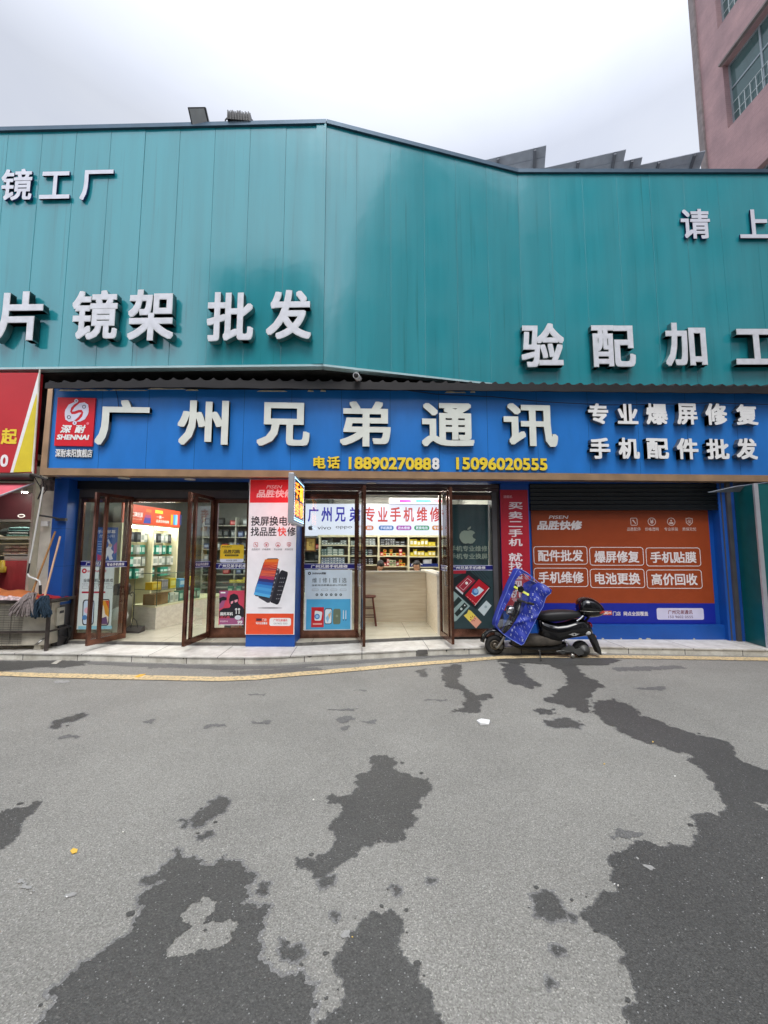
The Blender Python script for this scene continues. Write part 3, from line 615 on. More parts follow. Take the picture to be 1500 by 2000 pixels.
# solar panels on the roof: each a tilted sheet on a frame, seen from underneath
PANB = mat('panel_back', S(138, 146, 158), 0.5, var=0.12); PANF = mat('panel_rail', S(80, 86, 96), 0.4, metal=0.2, var=0.1); PANG = mat('panel_cells', (0.01, 0.012, 0.03), 0.15, var=0)
dtop = Vector((-3.05, 1.0, 0)).normalized(); ddn = Vector((dtop.y, -dtop.x, 0)); ddn = ddn if ddn.y > 0 else -ddn
def solar(u, v, Y, length, width, label):
    c = atY(u, v, Y); dn = (ddn * math.cos(R(25)) + Vector((0, 0, -math.sin(R(25))))).normalized(); nrm = dn.cross(dtop); nrm = nrm if nrm.z > 0 else -nrm
    t = thing('solar_panel', label, 'solar panel', tuple(c + dtop * length * 0.5 + dn * width - Vector((0, 0, 0.4))), group='tilted panels along the roof')
    P = lambda a, w, h=0.0: c + dtop * a + dn * w + nrm * h
    b = MB(); b.hexa([P(0, 0), P(length, 0), P(length, width), P(0, width)], [P(0, 0, 0.035), P(length, 0, 0.035), P(length, width, 0.035), P(0, width, 0.035)], PANB)
    for k in range(1, int(width / 0.22)): b.hexa([P(0.02, k * 0.22, -0.012), P(length, k * 0.22, -0.012), P(length, k * 0.22 + 0.025, -0.012), P(0.02, k * 0.22 + 0.025, -0.012)], [P(0.02, k * 0.22, -0.001), P(length, k * 0.22, -0.001), P(length, k * 0.22 + 0.025, -0.001), P(0.02, k * 0.22 + 0.025, -0.001)], PANB)
    b.build('panel_sheet', t)
    b = MB()
    for k in range(int(length / 0.85) + 1):
        a = 0.22 + k * 0.85
        if a + 0.06 < length: b.hexa([P(a, 0.02, -0.07), P(a + 0.06, 0.02, -0.07), P(a + 0.06, width, -0.07), P(a, width, -0.07)], [P(a, 0.02, -0.0125), P(a + 0.06, 0.02, -0.0125), P(a + 0.06, width, -0.0125), P(a, width, -0.0125)], PANF)
    b.build('purlin', t)
    b = MB(); b.hexa([P(0.01, 0.01, 0.037), P(length, 0.01, 0.037), P(length, width, 0.037), P(0.01, width, 0.037)], [P(0.01, 0.01, 0.045), P(length, 0.01, 0.045), P(length, width, 0.045), P(0.01, width, 0.045)], PANG); b.build('cells', t)
    b = MB()
    for a in (0.4, length - 0.4): b = MB(); b.tube([P(a, width - .15, -0.03), (P(a, width - .15).x, P(a, width - .15).y, 8.3)], 0.03, PANF); b.build('stand', t)
solar(1067, 284, 8.6, 2.6, 1.5, 'solar panel with its long underside showing over the dip of the teal wall')
solar(1223, 292, 9.0, 2.9, 1.5, 'longest solar panel between the two shorter roof panels')
solar(1255, 307, 9.8, 1.6, 1.5, 'short solar panel half hidden behind the longer one')
solar(1378, 295, 9.6, 2.2, 1.7, 'solar panel touching the edge of the tall brick building')

# tall brick building beyond the roof
def bricktile(name, col):
    m = bpy.data.materials.new(name); m.use_nodes = True; t = m.node_tree; bs = t.nodes['Principled BSDF']; ln = t.links.new
    g = t.nodes.new('ShaderNodeNewGeometry'); mp_ = t.nodes.new('ShaderNodeMapping'); mp_.inputs['Rotation'].default_value = (R(90), 0, R(90))
    sx_ = t.nodes.new('ShaderNodeSeparateXYZ'); cx = t.nodes.new('ShaderNodeCombineXYZ'); ad = t.nodes.new('ShaderNodeMath')
    ln(g.outputs['Position'], sx_.inputs[0]); ln(sx_.outputs['X'], ad.inputs[0]); ln(sx_.outputs['Y'], ad.inputs[1]); ln(ad.outputs[0], cx.inputs['X']); ln(sx_.outputs['Z'], cx.inputs['Y'])
    bk = t.nodes.new('ShaderNodeTexBrick'); bk.inputs['Scale'].default_value = 1; bk.inputs['Brick Width'].default_value = 0.24; bk.inputs['Row Height'].default_value = 0.065; bk.inputs['Mortar Size'].default_value = 0.006
    bk.inputs['Color1'].default_value = (*col, 1); bk.inputs['Color2'].default_value = (col[0] * 0.9, col[1] * 0.9, col[2] * 0.92, 1); bk.inputs['Mortar'].default_value = (col[0] * 1.06, col[1] * 1.1, col[2] * 1.1, 1)
    n = t.nodes.new('ShaderNodeTexNoise'); n.inputs['Scale'].default_value = 1.6; n.inputs['Detail'].default_value = 8
    r = t.nodes.new('ShaderNodeValToRGB'); r.color_ramp.elements[0].position = 0.3; r.color_ramp.elements[1].position = 0.7; r.color_ramp.elements[0].color = (0.75, 0.75, 0.78, 1); r.color_ramp.elements[1].color = (1.12, 1.08, 1.08, 1)
    mm = t.nodes.new('ShaderNodeMixRGB'); mm.blend_type = 'MULTIPLY'; mm.inputs[0].default_value = 1
    ln(cx.outputs[0], bk.inputs['Vector']); ln(g.outputs['Position'], n.inputs['Vector']); ln(n.outputs['Fac'], r.inputs[0]); ln(bk.outputs['Color'], mm.inputs[1]); ln(r.outputs[0], mm.inputs[2]); ln(mm.outputs[0], bs.inputs['Base Color'])
    bs.inputs['Roughness'].default_value = 0.6; return m
BRK = bricktile('mauve_brick_tile', S(170, 138, 137))
WINF = mat('window_alu', S(150, 160, 165), 0.35, metal=0.4, var=0.08)
WING = mat('window_glass_far', S(70, 96, 96), 0.05, spec=0.8, var=0.25, vs=1.2)
BARS = mat('burglar_bar', S(190, 200, 200), 0.5, var=0.1)
XW = 10.6
def onX(u, v):
    r = ray(u, v); t = XW / r.x; return (r.y * t, CAMH + r.z * t)
bb = thing('brick_building', 'tall mauve brick tiled building rising behind the teal wall', 'building', (15, 9, 0))
yc = onX(1376, 335)[0]
def win(u0, v0, u1, v1):
    y1, z1 = onX(u0, v0); y0, z0 = onX(u1, v1); return y0, z0, y1, z1
wt = onX(1411, 129); wb = onX(1421, 253)
wins = [(wt[0] - 3.6, wb[1], wt[0], wt[1])]
b2 = onX(1407, 0); wb2 = onX(1405, 52)
wins.append((wt[0] - 3.6, wb2[1], wt[0] + 0.05, wb2[1] + (wt[1] - wb[1])))
wl = onX(1474, 335)
wins.append((wl[0] - 3.2, wl[1] - 2.0, wl[0], wl[1] + 0.03))
b = MB(); yn = yc - 8.0; ZTB = 24.0
ys = sorted({yn, yc} | {round(q, 4) for w_ in wins for q in (w_[0], w_[2])}); zs = sorted({0.0, ZTB} | {round(q, 4) for w_ in wins for q in (w_[1], w_[3])})
for i in range(len(ys) - 1):
    for j in range(len(zs) - 1):
        cy, cz = (ys[i] + ys[i + 1]) / 2, (zs[j] + zs[j + 1]) / 2
        if any(w_[0] < cy < w_[2] and w_[1] < cz < w_[3] for w_ in wins): continue
        b.add([(XW, ys[i + 1], zs[j]), (XW, ys[i], zs[j]), (XW, ys[i], zs[j + 1]), (XW, ys[i + 1], zs[j + 1])], [(0, 1, 2, 3)], BRK)
for y0, z0, y1, z1 in wins:
    d = 0.22; P = lambda x, y, z: (x, y, z)
    b.add([(XW, y0, z0), (XW, y1, z0), (XW, y1, z1), (XW, y0, z1), (XW + d, y0, z0), (XW + d, y1, z0), (XW + d, y1, z1), (XW + d, y0, z1)], [(0, 4, 5, 1), (1, 5, 6, 2), (2, 6, 7, 3), (3, 7, 4, 0)], BRK)
b.add([(XW, yn, 0), (XW + 9, yn, 0), (XW + 9, yn, ZTB), (XW, yn, ZTB)], [(0, 1, 2, 3)], BRK)
b.add([(XW, yc, 0), (XW, yc, ZTB), (XW + 9, yc, ZTB), (XW + 9, yc, 0)], [(0, 1, 2, 3)], BRK)
b.add([(XW, yn, ZTB), (XW + 9, yn, ZTB), (XW + 9, yc, ZTB), (XW, yc, ZTB)], [(0, 1, 2, 3)], BRK)
b.build('wall', bb)
b = MB(); b.box((XW - 0.06, yc - 0.14, 0), (XW + 0.05, yc + 0.05, ZTB - 0.3), mat('grey_tile_edge', S(128, 118, 116), 0.7, var=0.2)); b.build('corner_strip', bb)
for y0, z0, y1, z1 in wins:
    x = XW + 0.17; fm = MB()
    fm.box((x, y1 - 0.05, z0), (x + 0.05, y1, z1), WINF); fm.box((x, y0, z0), (x + 0.05, y0 + 0.05, z1), WINF)
    fm.box((x, y0 + 0.05, z1 - 0.05), (x + 0.05, y1 - 0.05, z1), WINF); fm.box((x, y0 + 0.05, z0), (x + 0.05, y1 - 0.05, z0 + 0.05), WINF)
    zm = z0 + (z1 - z0) * 0.6
    fm.box((x, y0 + 0.05, zm), (x + 0.05, y1 - 0.05, zm + 0.05), WINF)
    k = 1
    while y1 - k * 0.95 > y0 + 0.2:
        fm.box((x - 0.003, y1 - k * 0.95 - 0.025, z0 + 0.051), (x + 0.048, y1 - k * 0.95 + 0.025, z1 - 0.051), WINF); k += 1
    f_ = fm.build('window', bb)
    g_ = MB(); g_.add([(x + 0.025, y1, z0), (x + 0.025, y0, z0), (x + 0.025, y0, z1), (x + 0.025, y1, z1)], [(0, 1, 2, 3)], WING); g_.build('pane', f_)
    g_ = MB(); hh = (zm - z0) * 0.62
    for i in range(int((y1 - y0) / 0.17)): yy = y1 - 0.25 - i * 0.17; g_.box((x - 0.02, yy - 0.006, z0 + 0.05), (x - 0.008, yy + 0.006, z0 + hh), BARS)
    for i in range(3): g_.box((x - 0.022, y0 + 0.06, z0 + 0.06 + i * hh * 0.46), (x - 0.009, y1 - 0.06, z0 + 0.072 + i * hh * 0.46), BARS)
    g_.build('grille', f_)
b = MB(); y0, z0, y1, z1 = wins[0]; b.box((XW - 0.10, y0 - 0.1, z1 + 0.01), (XW - 0.002, y1 + 0.04, z1 + 0.07), mat('grey_tile_edge', S(128, 118, 116))); b.build('lintel', bb)
# ================================================================== BLUE SIGN BOARD
SY = 6.56
SF = Fr(None, Y=SY)
BLUE = mat('sign_blue', S(40, 124, 208), 0.3, spec=0.5, var=0.1, vs=1.6, stretch=(2.0, 2.0, 0.7))
BLUEW = mat('wall_blue', S(18, 80, 164), 0.42, var=0.12, vs=2)
BRONZE = mat('bronze_steel', S(194, 160, 126), 0.32, metal=0.55, var=0.2, vs=3.2, detail=6)
WHITE = hexm('F4F4F2'); RED = hexm('DC1428'); LETW = mat('letter_cream', S(226, 230, 220), 0.45, var=0.05); LETS = mat('letter_grey_side', S(138, 132, 114), 0.35, metal=0.5, var=0.3)
LETS2 = mat('letter_dark_side', S(118, 122, 124), 0.35, metal=0.5, var=0.3)
YELP = mat('letter_yellow', S(246, 216, 60), 0.4, var=0.06)
sign = thing('sign_board', 'long blue shop sign with cream characters above the doors', 'sign', (1, SY, 2.77))
aL, _ = SF.px(100, 840); aL0, _ = SF.px(87.5, 840); aR = 9.6
zb0 = SF.px(300, 917)[1]; zbot = SF.px(750, 934.5)[1]; zbin = SF.px(750, 921)[1]; ztl = SF.px(300, 760)[1]; ztr = SF.px(1400, 767)[1]
zt = lambda a: ztl + (ztr - ztl) * (a - SF.px(300, 800)[0]) / (SF.px(1400, 800)[0] - SF.px(300, 800)[0])
b = MB(); seams = [SF.px(u, 840)[0] for u in (196, 288, 381.5, 475.5, 568.5, 666.5, 762, 857.5, 952, 1049.5, 1149.5, 1246.5, 1342, 1440, 1540, 1640)]
cuts = [aL] + seams + [aR]
for a, c in zip(cuts, cuts[1:]):
    P = SF.pt; b.add([P(a + 0.002, zbin, 0), P(c - 0.002, zbin, 0), P(c - 0.002, zt(c), 0), P(a + 0.002, zt(a), 0)], [(0, 1, 2, 3)], BLUE)
b.add([SF.pt(aL, zbin, -0.006), SF.pt(aR, zbin, -0.006), SF.pt(aR, zt(aR), -0.006), SF.pt(aL, zt(aL), -0.006)], [(0, 1, 2, 3)], SEAM)
b.build('panel', sign)
b = MB(); b.hexa([SF.pt(aL, zbin, -0.01), SF.pt(aR, zbin, -0.01), SF.pt(aR, zbin, -0.14), SF.pt(aL, zbin, -0.14)], [SF.pt(aL, zt(aL), -0.01), SF.pt(aR, zt(aR), -0.01), SF.pt(aR, zt(aR), -0.14), SF.pt(aL, zt(aL), -0.14)], DIRTY); b.build('sign_box', sign)
b = MB(); b.fbox(SF, aL0, zbot, aR, zbin - 0.002, -0.15, 0.03, BRONZE)
b.hexa([SF.pt(aL0, zbin - 0.001, 0.03), SF.pt(aL - 0.002, zbin - 0.001, 0.03), SF.pt(aL - 0.002, zbin - 0.001, -0.15), SF.pt(aL0, zbin - 0.001, -0.15)], [SF.pt(aL0 + 0.02, zt(aL) + 0.02, 0.03), SF.pt(aL - 0.002, zt(aL) + 0.02, 0.03), SF.pt(aL - 0.002, zt(aL) + 0.02, -0.15), SF.pt(aL0 + 0.02, zt(aL) + 0.02, -0.15)], BRONZE)
b.build('frame', sign)
for ch, px in (('广', (187, 781, 291, 869)), ('州', (347, 782, 446, 869)), ('兄', (502, 786, 605, 871)), ('弟', (664, 784, 763, 872)), ('通', (824, 787, 926, 872)), ('讯', (984, 788, 1089, 872))): big(SF, ch, px, LETW, LETS, 0.07, 0.024, sign, 0.01)
for ch, px in (('专', (1149, 788, 1188, 828)), ('业', (1206, 789, 1246, 828)), ('爆', (1262, 788, 1304, 829)), ('屏', (1322, 788, 1362, 829)), ('修', (1378, 788, 1420, 830)), ('复', (1438, 790, 1480, 830)),
               ('手', (1152, 855, 1192, 896)), ('机', (1208, 855, 1249, 896)), ('配', (1263, 856, 1306, 896)), ('件', (1322, 856, 1364, 897)), ('批', (1380, 857, 1424, 897)), ('发', (1438, 856, 1479, 897))): big(SF, ch, px, WHITE, LETS2, 0.09, 0.03, sign, 0.01)
for tx, px, m in (('电', (612, 891, 636, 915), YELP), ('话', (639, 891, 664, 915), YELP), ('1889027088', (681, 893, 842, 917), YELP), ('8', (844, 894, 858, 917), WHITE), ('15096020555', (891, 894, 1069, 918), YELP)):
    big(SF, tx, px, m, LETS2, 0.025, 0.03, sign, 0.006)
# red logo plate with the interlocking swirl
lg = MB(); a0, b0, a1, b1 = SF.box(112, 778, 186, 872)
lg.fbox(SF, a0, b0, a1, b1, 0.004, 0.03, RED); W_, H_ = a1 - a0, b1 - b0
LP = lambda x, y: (a0 + x * W_, b1 - y * H_)      # plate fractions, y down
LOGW = hexm('E6E4F6')
def crescent(rot):
    cx, cy = 0.53, 0.30
    pts = []
    outer = [(1.02, -0.35), (0.95, -0.72), (0.62, -0.93), (0.2, -0.86), (-0.2, -0.45), (-0.42, -0.05), (-0.2, -0.05), (0.12, -0.2), (0.42, -0.22), (0.58, 0.02), (0.52, 0.4), (0.28, 0.72), (0.0, 0.9), (0.35, 0.9), (0.75, 0.68), (1.0, 0.2), (1.04, -0.05)]
    for x, y in outer:
        if rot: x, y = -x, -y
        pts.append(LP(cx + x * 0.30, cy + y * 0.22))
    return pts
for r_ in (0, 1): lg.fpoly(SF, crescent(r_), 0.034, LOGW, 0.004)
for x, y, rr in ((0.50, 0.07, 0.05), (0.50, 0.53, 0.05)): lg.fcirc(SF, *LP(x, y), rr * W_ * 1.1, 0.036, LOGW); lg.fcirc(SF, *LP(x, y), rr * W_ * 0.35, 0.0375, DGREY, k=10)
for x, y in ((0.72, 0.19), (0.34, 0.41)): lg.fcirc(SF, *LP(x, y), 0.05 * W_, 0.0385, DGREY, ring=0.014 * W_)
lg.text(SF, '深', SF.box(121, 831, 143, 847), WHITE, 0.034, 0.03, shear=0.2); lg.text(SF, '耐', SF.box(149, 831, 170, 847), WHITE, 0.034, 0.03, shear=0.2)
lg.text(SF, 'SHENNAI', SF.box(114, 850, 177, 860), WHITE, 0.034, 0.04, shear=0.15); lg.fcirc(SF, *SF.px(174, 828.5), 0.022, 0.034, hexm('F08090'))
lg.build('logo_plate', sign)
big(SF, '深耐耒阳旗舰店', (108, 877, 180, 893), WHITE, LETS2, 0.02, 0.02, sign, 0.004)
# loose cable sagging across the sign
CAB = mat('black_cable', (0.015, 0.015, 0.018), 0.5, var=0)
b = MB(); pts = []
for u, v in ((760, 760), (850, 772), (960, 777), (1060, 787), (1180, 793), (1280, 792), (1380, 789), (1500, 792), (1650, 793)): pts.append(SF.pt(*SF.px(u, v), 0.05))
b.tube(pts, 0.006, CAB, 6); tag(b.build('cable'), 'thin black cable sagging across the top of the blue sign', 'cable')
b = MB(); b.tube([SF.pt(*SF.px(u, v), 0.012) for u, v in ((227, 762), (230, 775), (232, 790), (233, 800))], 0.004, CAB, 5); tag(b.build('cable'), 'short dark wire hanging down the sign above its first character', 'cable')

# ================================================================== TILED EAVE over the sign
EAVE = mat('eave_tile', (0.011, 0.0095, 0.010), 0.6, var=0.35, vs=5)
FOAM = mat('foam_strip', (0.75, 0.68, 0.5), 0.9, var=0.25, vs=14)
ev = thing('tiled_eave', 'dark ribbed tile eave running above the blue sign', 'eave', (1, 6.5, 4.2))
EY = 6.36; EF = Fr(None, Y=EY); e0 = EF.px(88, 750)[0]; e1 = 9.5
line = lambda pts: (lambda a: next((p[1] + (q[1] - p[1]) * (a - p[0]) / (q[0] - p[0]) for p, q in zip(pts, pts[1:]) if p[0] <= a <= q[0]), pts[-1][1] if a > pts[-1][0] else pts[0][1]))
tl = line([EF.px(u, v) for u, v in ((90, 748), (350, 742), (750, 746.5), (1100, 751), (1500, 755))]); bl_ = line([EF.px(u, v) for u, v in ((90, 758.5), (350, 756), (750, 761), (1100, 764.5), (1500, 768.5))])
b = MB(); n_ = 420; per = 0.205; fr_ = []; bk_ = []; lo2 = []
for i in range(n_ + 1):
    a = e0 + (e1 - e0) * i / n_; ph = (a / per) % 1.0
    h = max(0, 1 - abs(ph - 0.5) / 0.22) ** 0.8 * 0.045 + random.uniform(-0.002, 0.002)
    fr_.append(EF.pt(a, tl(a) + h, 0)); bk_.append(EF.pt(a, tl(a) + h + 0.10, -0.5)); lo2.append(EF.pt(a, bl_(a) + 0.004 * math.sin(a * 9), 0.0))
b.add(fr_ + bk_, [(i, i + 1, n_ + 2 + i, n_ + 1 + i) for i in range(n_)], EAVE)
b.build('roof_sheet', ev)
b = MB(); b.add(fr_ + lo2, [(n_ + 1 + i, n_ + 2 + i, i + 1, i) for i in range(n_)], EAVE)
bb2 = [p + Vector((0, 0.02, 0)) for p in lo2]; b.add(lo2 + bb2, [(n_ + 1 + i, n_ + 2 + i, i + 1, i) for i in range(n_)], EAVE); b.build('fascia', ev)
b = MB(); P = SF.pt
b.hexa([P(aL, zt(aL) + 0.002, -0.02), P(aR, zt(aR) + 0.002, -0.02), P(aR, zt(aR) + 0.002, -0.2), P(aL, zt(aL) + 0.002, -0.2)], [P(aL, zt(aL) + 0.1, -0.02), P(aR, zt(aR) + 0.1, -0.02), P(aR, zt(aR) + 0.1, -0.2), P(aL, zt(aL) + 0.1, -0.2)], DIRTY); b.build('backing_board', ev)
b = MB()
for u0, u1, v0 in ((110, 150, 757.5), (150, 208, 757), (210, 285, 757), (285, 360, 754.5), (360, 385, 757), (500, 560, 759), (600, 612, 759), (625, 636, 759), (870, 912, 761.5), (920, 930, 761)):
    f_ = SF.shift(0.06); q0 = f_.px(u0, v0 + 3.4); q1 = f_.px(u1, v0 + 3.4); h = 0.028; mid = [(q0[0] + (q1[0] - q0[0]) * t, q0[1] + h * (0.6 + 0.4 * random.random())) for t in (0.9, 0.7, 0.5, 0.3, 0.1)]
    b = MB(); b.fpoly(f_, [q0, q1] + mid, -0.05, FOAM, 0.03); b.build('foam_filler', ev)
# small camera on the eave
t_ = thing('security_camera', 'small white camera tucked under the teal wall above the tiles', 'camera', atY(698, 744, 6.3))
b = MB(); p = atY(698, 737, 6.3); b.cyl(p + Vector((0.02, 0.12, 0.02)), p + Vector((-0.02, -0.1, -0.01)), 0.05, hexm('E8EAEA', 0.3), k=16); b.build('housing', t_)
b = MB(); b.lathe(p + Vector((-0.02, -0.1, -0.01)), (-0.04, -0.22, -0.03), [(0, 0.04), (0.012, 0.038), (0.02, 0.02)], BLK); b.build('lens', t_)
b = MB(); b.tube([p + Vector((0.02, 0.08, 0.02)), p + Vector((0.04, 0.1, 0.18))], 0.012, BLK); b.build('bracket', t_)

# ================================================================== SHOP FRONT SHELL
FRAMEB = mat('door_brown_steel', S(112, 76, 62), 0.2, metal=0.75, var=0.4, vs=8, detail=8)
JAMB = mat('jamb_dark', S(58, 48, 46), 0.35, metal=0.3, var=0.2)
STONE = mat('grey_stone_frame', S(82, 80, 82), 0.5, var=0.15, vs=5)
SHUT = mat('roller_shutter_dark', S(58, 36, 40), 0.4, metal=0.2, var=0.2)
SHUT2 = mat('roller_shutter_black', S(18, 22, 27), 0.45, metal=0.2, var=0.2)
CEIL = mat('ceiling_grey', (0.42, 0.42, 0.38), 0.8, var=0.06)
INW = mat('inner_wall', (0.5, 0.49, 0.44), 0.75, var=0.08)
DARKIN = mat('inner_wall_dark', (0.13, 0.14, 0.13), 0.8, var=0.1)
ZS = zbot                                            # underside of the sign
b = MB(); b.box((aL0 + 0.1, SY - 0.02, ZS + 0.004), (aR, 7.16, ZS + 0.05), BLUEW); soffit = b.build('soffit', bl)
DL = mat('downlight_ring', (0.7, 0.7, 0.66), 0.4, var=0.04)
for i, (u, v) in enumerate(((242, 933.5), (371, 936), (725, 944), (855, 947), (1184, 957.5), (1323, 960.5))):
    p = atZ(u, v, ZS + 0.004); m_ = MB(); m_.lathe((p.x, p.y, ZS + 0.004), (0, 0, -1), [(0, 0.085), (0.008, 0.085), (0.01, 0.07), (0.004, 0.066)], DL, k=24)
    m_.add([(p.x + 0.064 * math.cos(k * math.pi / 12), p.y + 0.064 * math.sin(k * math.pi / 12), ZS - 0.004) for k in range(24)], [tuple(reversed(range(24)))], mat('downlight_glass', (0.6, 0.6, 0.55), 0.5, var=0)); m_.build('downlight', bl)
# left pier: off-white plaster, then blue pillar
WPL = mat('plaster_white', S(212, 208, 194), 0.85, var=0.22, vs=4)
PF = Fr(None, Y=6.86)
def col_(fr, u0, u1, v, z0, z1, depth, m, name, par):
    mb = MB(); A0 = fr.px(u0, v)[0]; A1 = fr.px(u1, v)[0]; mb.fbox(fr, A0, z0, A1, z1, -depth, 0, m); return mb.build(name, par)
ap0, ap1 = PF.px(99, 1050)[0], PF.px(127, 1050)[0]; aw0 = PF.px(74, 1050)[0]
b = MB(); b.fbox(PF, ap0, 0.742, ap1, ZS + 0.003, -0.32, 0, BLUEW); b.fbox(PF, ap0 + .004, 0.1, ap1 - .004, 0.74, -0.32, -0.004, STONE)
for z in (0.75, 1.35, 1.95): b.fbox(PF, ap0 - 0.001, z, ap1 + 0.0015, z + 0.004, -0.3, 0.0012, SEAM)
b.build('blue_pillar', bl)
b = MB(); b.fbox(PF, aw0, 0.0, ap0 - 0.002, 3.3, -0.25, -0.03, WPL); b.build('plaster_pier', bl)
FS = Fr(None, Y=7.12)                                # left shop-front plane
FR_ = Fr(None, Y=7.02)                               # middle shop-front plane
g0, g1 = FS.px(134, 1100)[0], FS.px(148, 1100)[0]
b = MB(); b.fbox(FS, g0 - 0.05, 0.1, g1, 2.55, -0.1, 0.0, STONE)
zh1 = FS.px(320, 972)[1]; ah1 = FS.px(487, 960)[0]
b.fbox(FS, g0 - 0.05, zh1, ah1, ZS + 0.002, -0.1, -0.002, STONE); b.build('stone_surround', bl)
b = MB(); b.fbox(FS, g0, FS.px(320, 957)[1], ah1, ZS + 0.001, 0.003, 0.06, SHUT2); b.build('shutter_box', bl)
# inside shell
b = MB(); b.add([(-5.3, 7.2, 2.98), (2.6, 7.2, 2.98), (2.6, 12, 2.98), (-5.3, 12, 2.98)], [(0, 1, 2, 3)], CEIL); b.build('ceiling', bl)
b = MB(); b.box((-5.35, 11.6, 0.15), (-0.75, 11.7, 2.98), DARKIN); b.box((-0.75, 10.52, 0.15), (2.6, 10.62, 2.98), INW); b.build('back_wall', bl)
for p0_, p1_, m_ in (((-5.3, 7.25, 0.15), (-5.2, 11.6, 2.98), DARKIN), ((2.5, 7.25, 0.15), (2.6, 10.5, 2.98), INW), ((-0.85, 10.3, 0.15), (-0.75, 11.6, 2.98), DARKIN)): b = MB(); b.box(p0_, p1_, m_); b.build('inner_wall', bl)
b = MB(); b.box((-9.7, 7.3, 0), (-5.4, 7.5, 0.1), DIRTY); b.box((-9.7, 12, 0), (10.3, 12.2, 4.46), DIRTY); b.box((2.7, 7.5, 0.15), (2.8, 12, 4.46), DIRTY); b.box((-5.45, 7.6, 0), (-5.36, 12, 4.46), DIRTY); b.box((-9.7, 7.3, 4.40), (10.3, 20, 4.46), DIRTY); b.box((-9.7, 7.17, 2.99), (10.3, 7.3, 4.39), DIRTY); b.build('structural_wall', bl)

# ---------------------------------------------------------------- poster pillar
GP = Fr((-1.85, 6.70), (-1.0, 6.645))
pa0, pa1 = GP.px(484.5, 1100)[0], GP.px(578.5, 1100)[0]
b = MB(); b.fbox(GP, pa0, 0.1, pa1, ZS + 0.003, -0.5, 0, BLUEW); b.build('poster_pillar', bl)
FK = hexm('F2F2F6'); ORG = hexm('E8502C'); RDP = hexm('E22A34'); INK = hexm('20202A'); GRY = hexm('8A8A90'); PNK = hexm('F8C8C8')
def poster(name, fr, px, label, cat='poster', base=WHITE, thick=0.006, n=0.0, group=None):
    mb = MB(); bx = fr.box(*px); mb.fbox(fr, *bx, n, n + thick, base); return mb, bx
pb, bx = poster('poster', GP, (484, 937, 578, 1239), '', thick=0.02)
BD = hexm('303038')
pn = 0.0215
q = GP.box(485, 937, 577.5, 982); pb.frect(GP, bx[0] + 0.012, q[1], bx[2] - 0.012, bx[3] - 0.004, pn, RDP)
q = GP.box(485, 1198, 577.5, 1239); pb.frect(GP, bx[0] + 0.012, bx[1] + 0.006, bx[2] - 0.012, q[3], pn, ORG)
pb.frect(GP, bx[0] + 0.012, q[3] + 0.001, bx[2] - 0.012, GP.px(530, 982.5)[1], pn, FK)
T = lambda mb, fr, s_, px, m, n, bold=0.012, **k: mb.text(fr, s_, fr.box(*px), m, n, bold, **k)
T(pb, GP, 'PISEN', (521, 948, 552, 954.5), PNK, pn + .001, 0.01, shear=0.25)
T(pb, GP, '品胜快修', (502, 956.5, 574, 972), PNK, pn + .001, 0.03, shear=0.15)
T(pb, GP, '换屏换电池', (491.5, 1008.5, 580, 1027), INK, pn + .001, 0.016); T(pb, GP, '找品胜', (490.5, 1029.5, 541, 1047), INK, pn + .001, 0.016); T(pb, GP, '快', (543, 1029.5, 560, 1047), hexm('F04030'), pn + .001, 0.016); T(pb, GP, '修', (561.5, 1029.5, 578, 1047), INK, pn + .001, 0.016)
PR = hexm('C03848')
def icons(mb, fr, us, v, r, n, m, caps, vc, hw, capm, capsz):
    for i, u in enumerate(us):
        c = fr.px(u, v); rr = abs(fr.px(u + r, v)[0] - c[0])
        if i == 0: mb.frr(fr, c[0] - rr * 0.85, c[1] - rr * 0.95, c[0] + rr * 0.85, c[1] + rr * 0.95, rr * 0.3, n, m, ring=rr * 0.16); mb.fpoly(fr, [(c[0] - rr * .5, c[1] + rr * .45), (c[0] - rr * .1, c[1] + rr * .5), (c[0] + rr * .5, c[1] - rr * .45), (c[0] + rr * .35, c[1] - rr * .6)], n, m)
        elif i < 3:
            mb.fcirc(fr, *c, rr, n, m, ring=rr * 0.16)
            if i == 1: mb.text(fr, '¥', (c[0] - rr * .45, c[1] - rr * .55, c[0] + rr * .45, c[1] + rr * .55), m, n, 0.02)
            else: mb.fcirc(fr, c[0], c[1] + rr * .25, rr * .25, n, m, k=10); mb.frect(fr, c[0] - rr * .5, c[1] - rr * .55, c[0] + rr * .5, c[1] - rr * .15, n, m)
        else:
            sh = lambda k: [(c[0] - rr * .85 * k, c[1] + rr * .8 * k), (c[0], c[1] + rr * k), (c[0] + rr * .85 * k, c[1] + rr * .8 * k), (c[0] + rr * .8 * k, c[1] - rr * .3 * k), (c[0], c[1] - rr * k), (c[0] - rr * .8 * k, c[1] - rr * .3 * k)]
            mb.fpoly(fr, sh(1), n, m, holes=[sh(0.8)]); mb.text(fr, '保', (c[0] - rr * .45, c[1] - rr * .45, c[0] + rr * .45, c[1] + rr * .5), m, n, 0.01)
        mb.text(fr, caps[i], fr.box(u - hw, vc - capsz, u + hw, vc + capsz), capm, n, 0.006)
ICAP = ['品胜配件', '价格透明', '专业拆装', '质保无忧']
icons(pb, GP, (500.5, 521, 543.7, 565), 1064, 4.8, pn + .001, PR, ICAP, 1073, 8, GRY, 2.0)
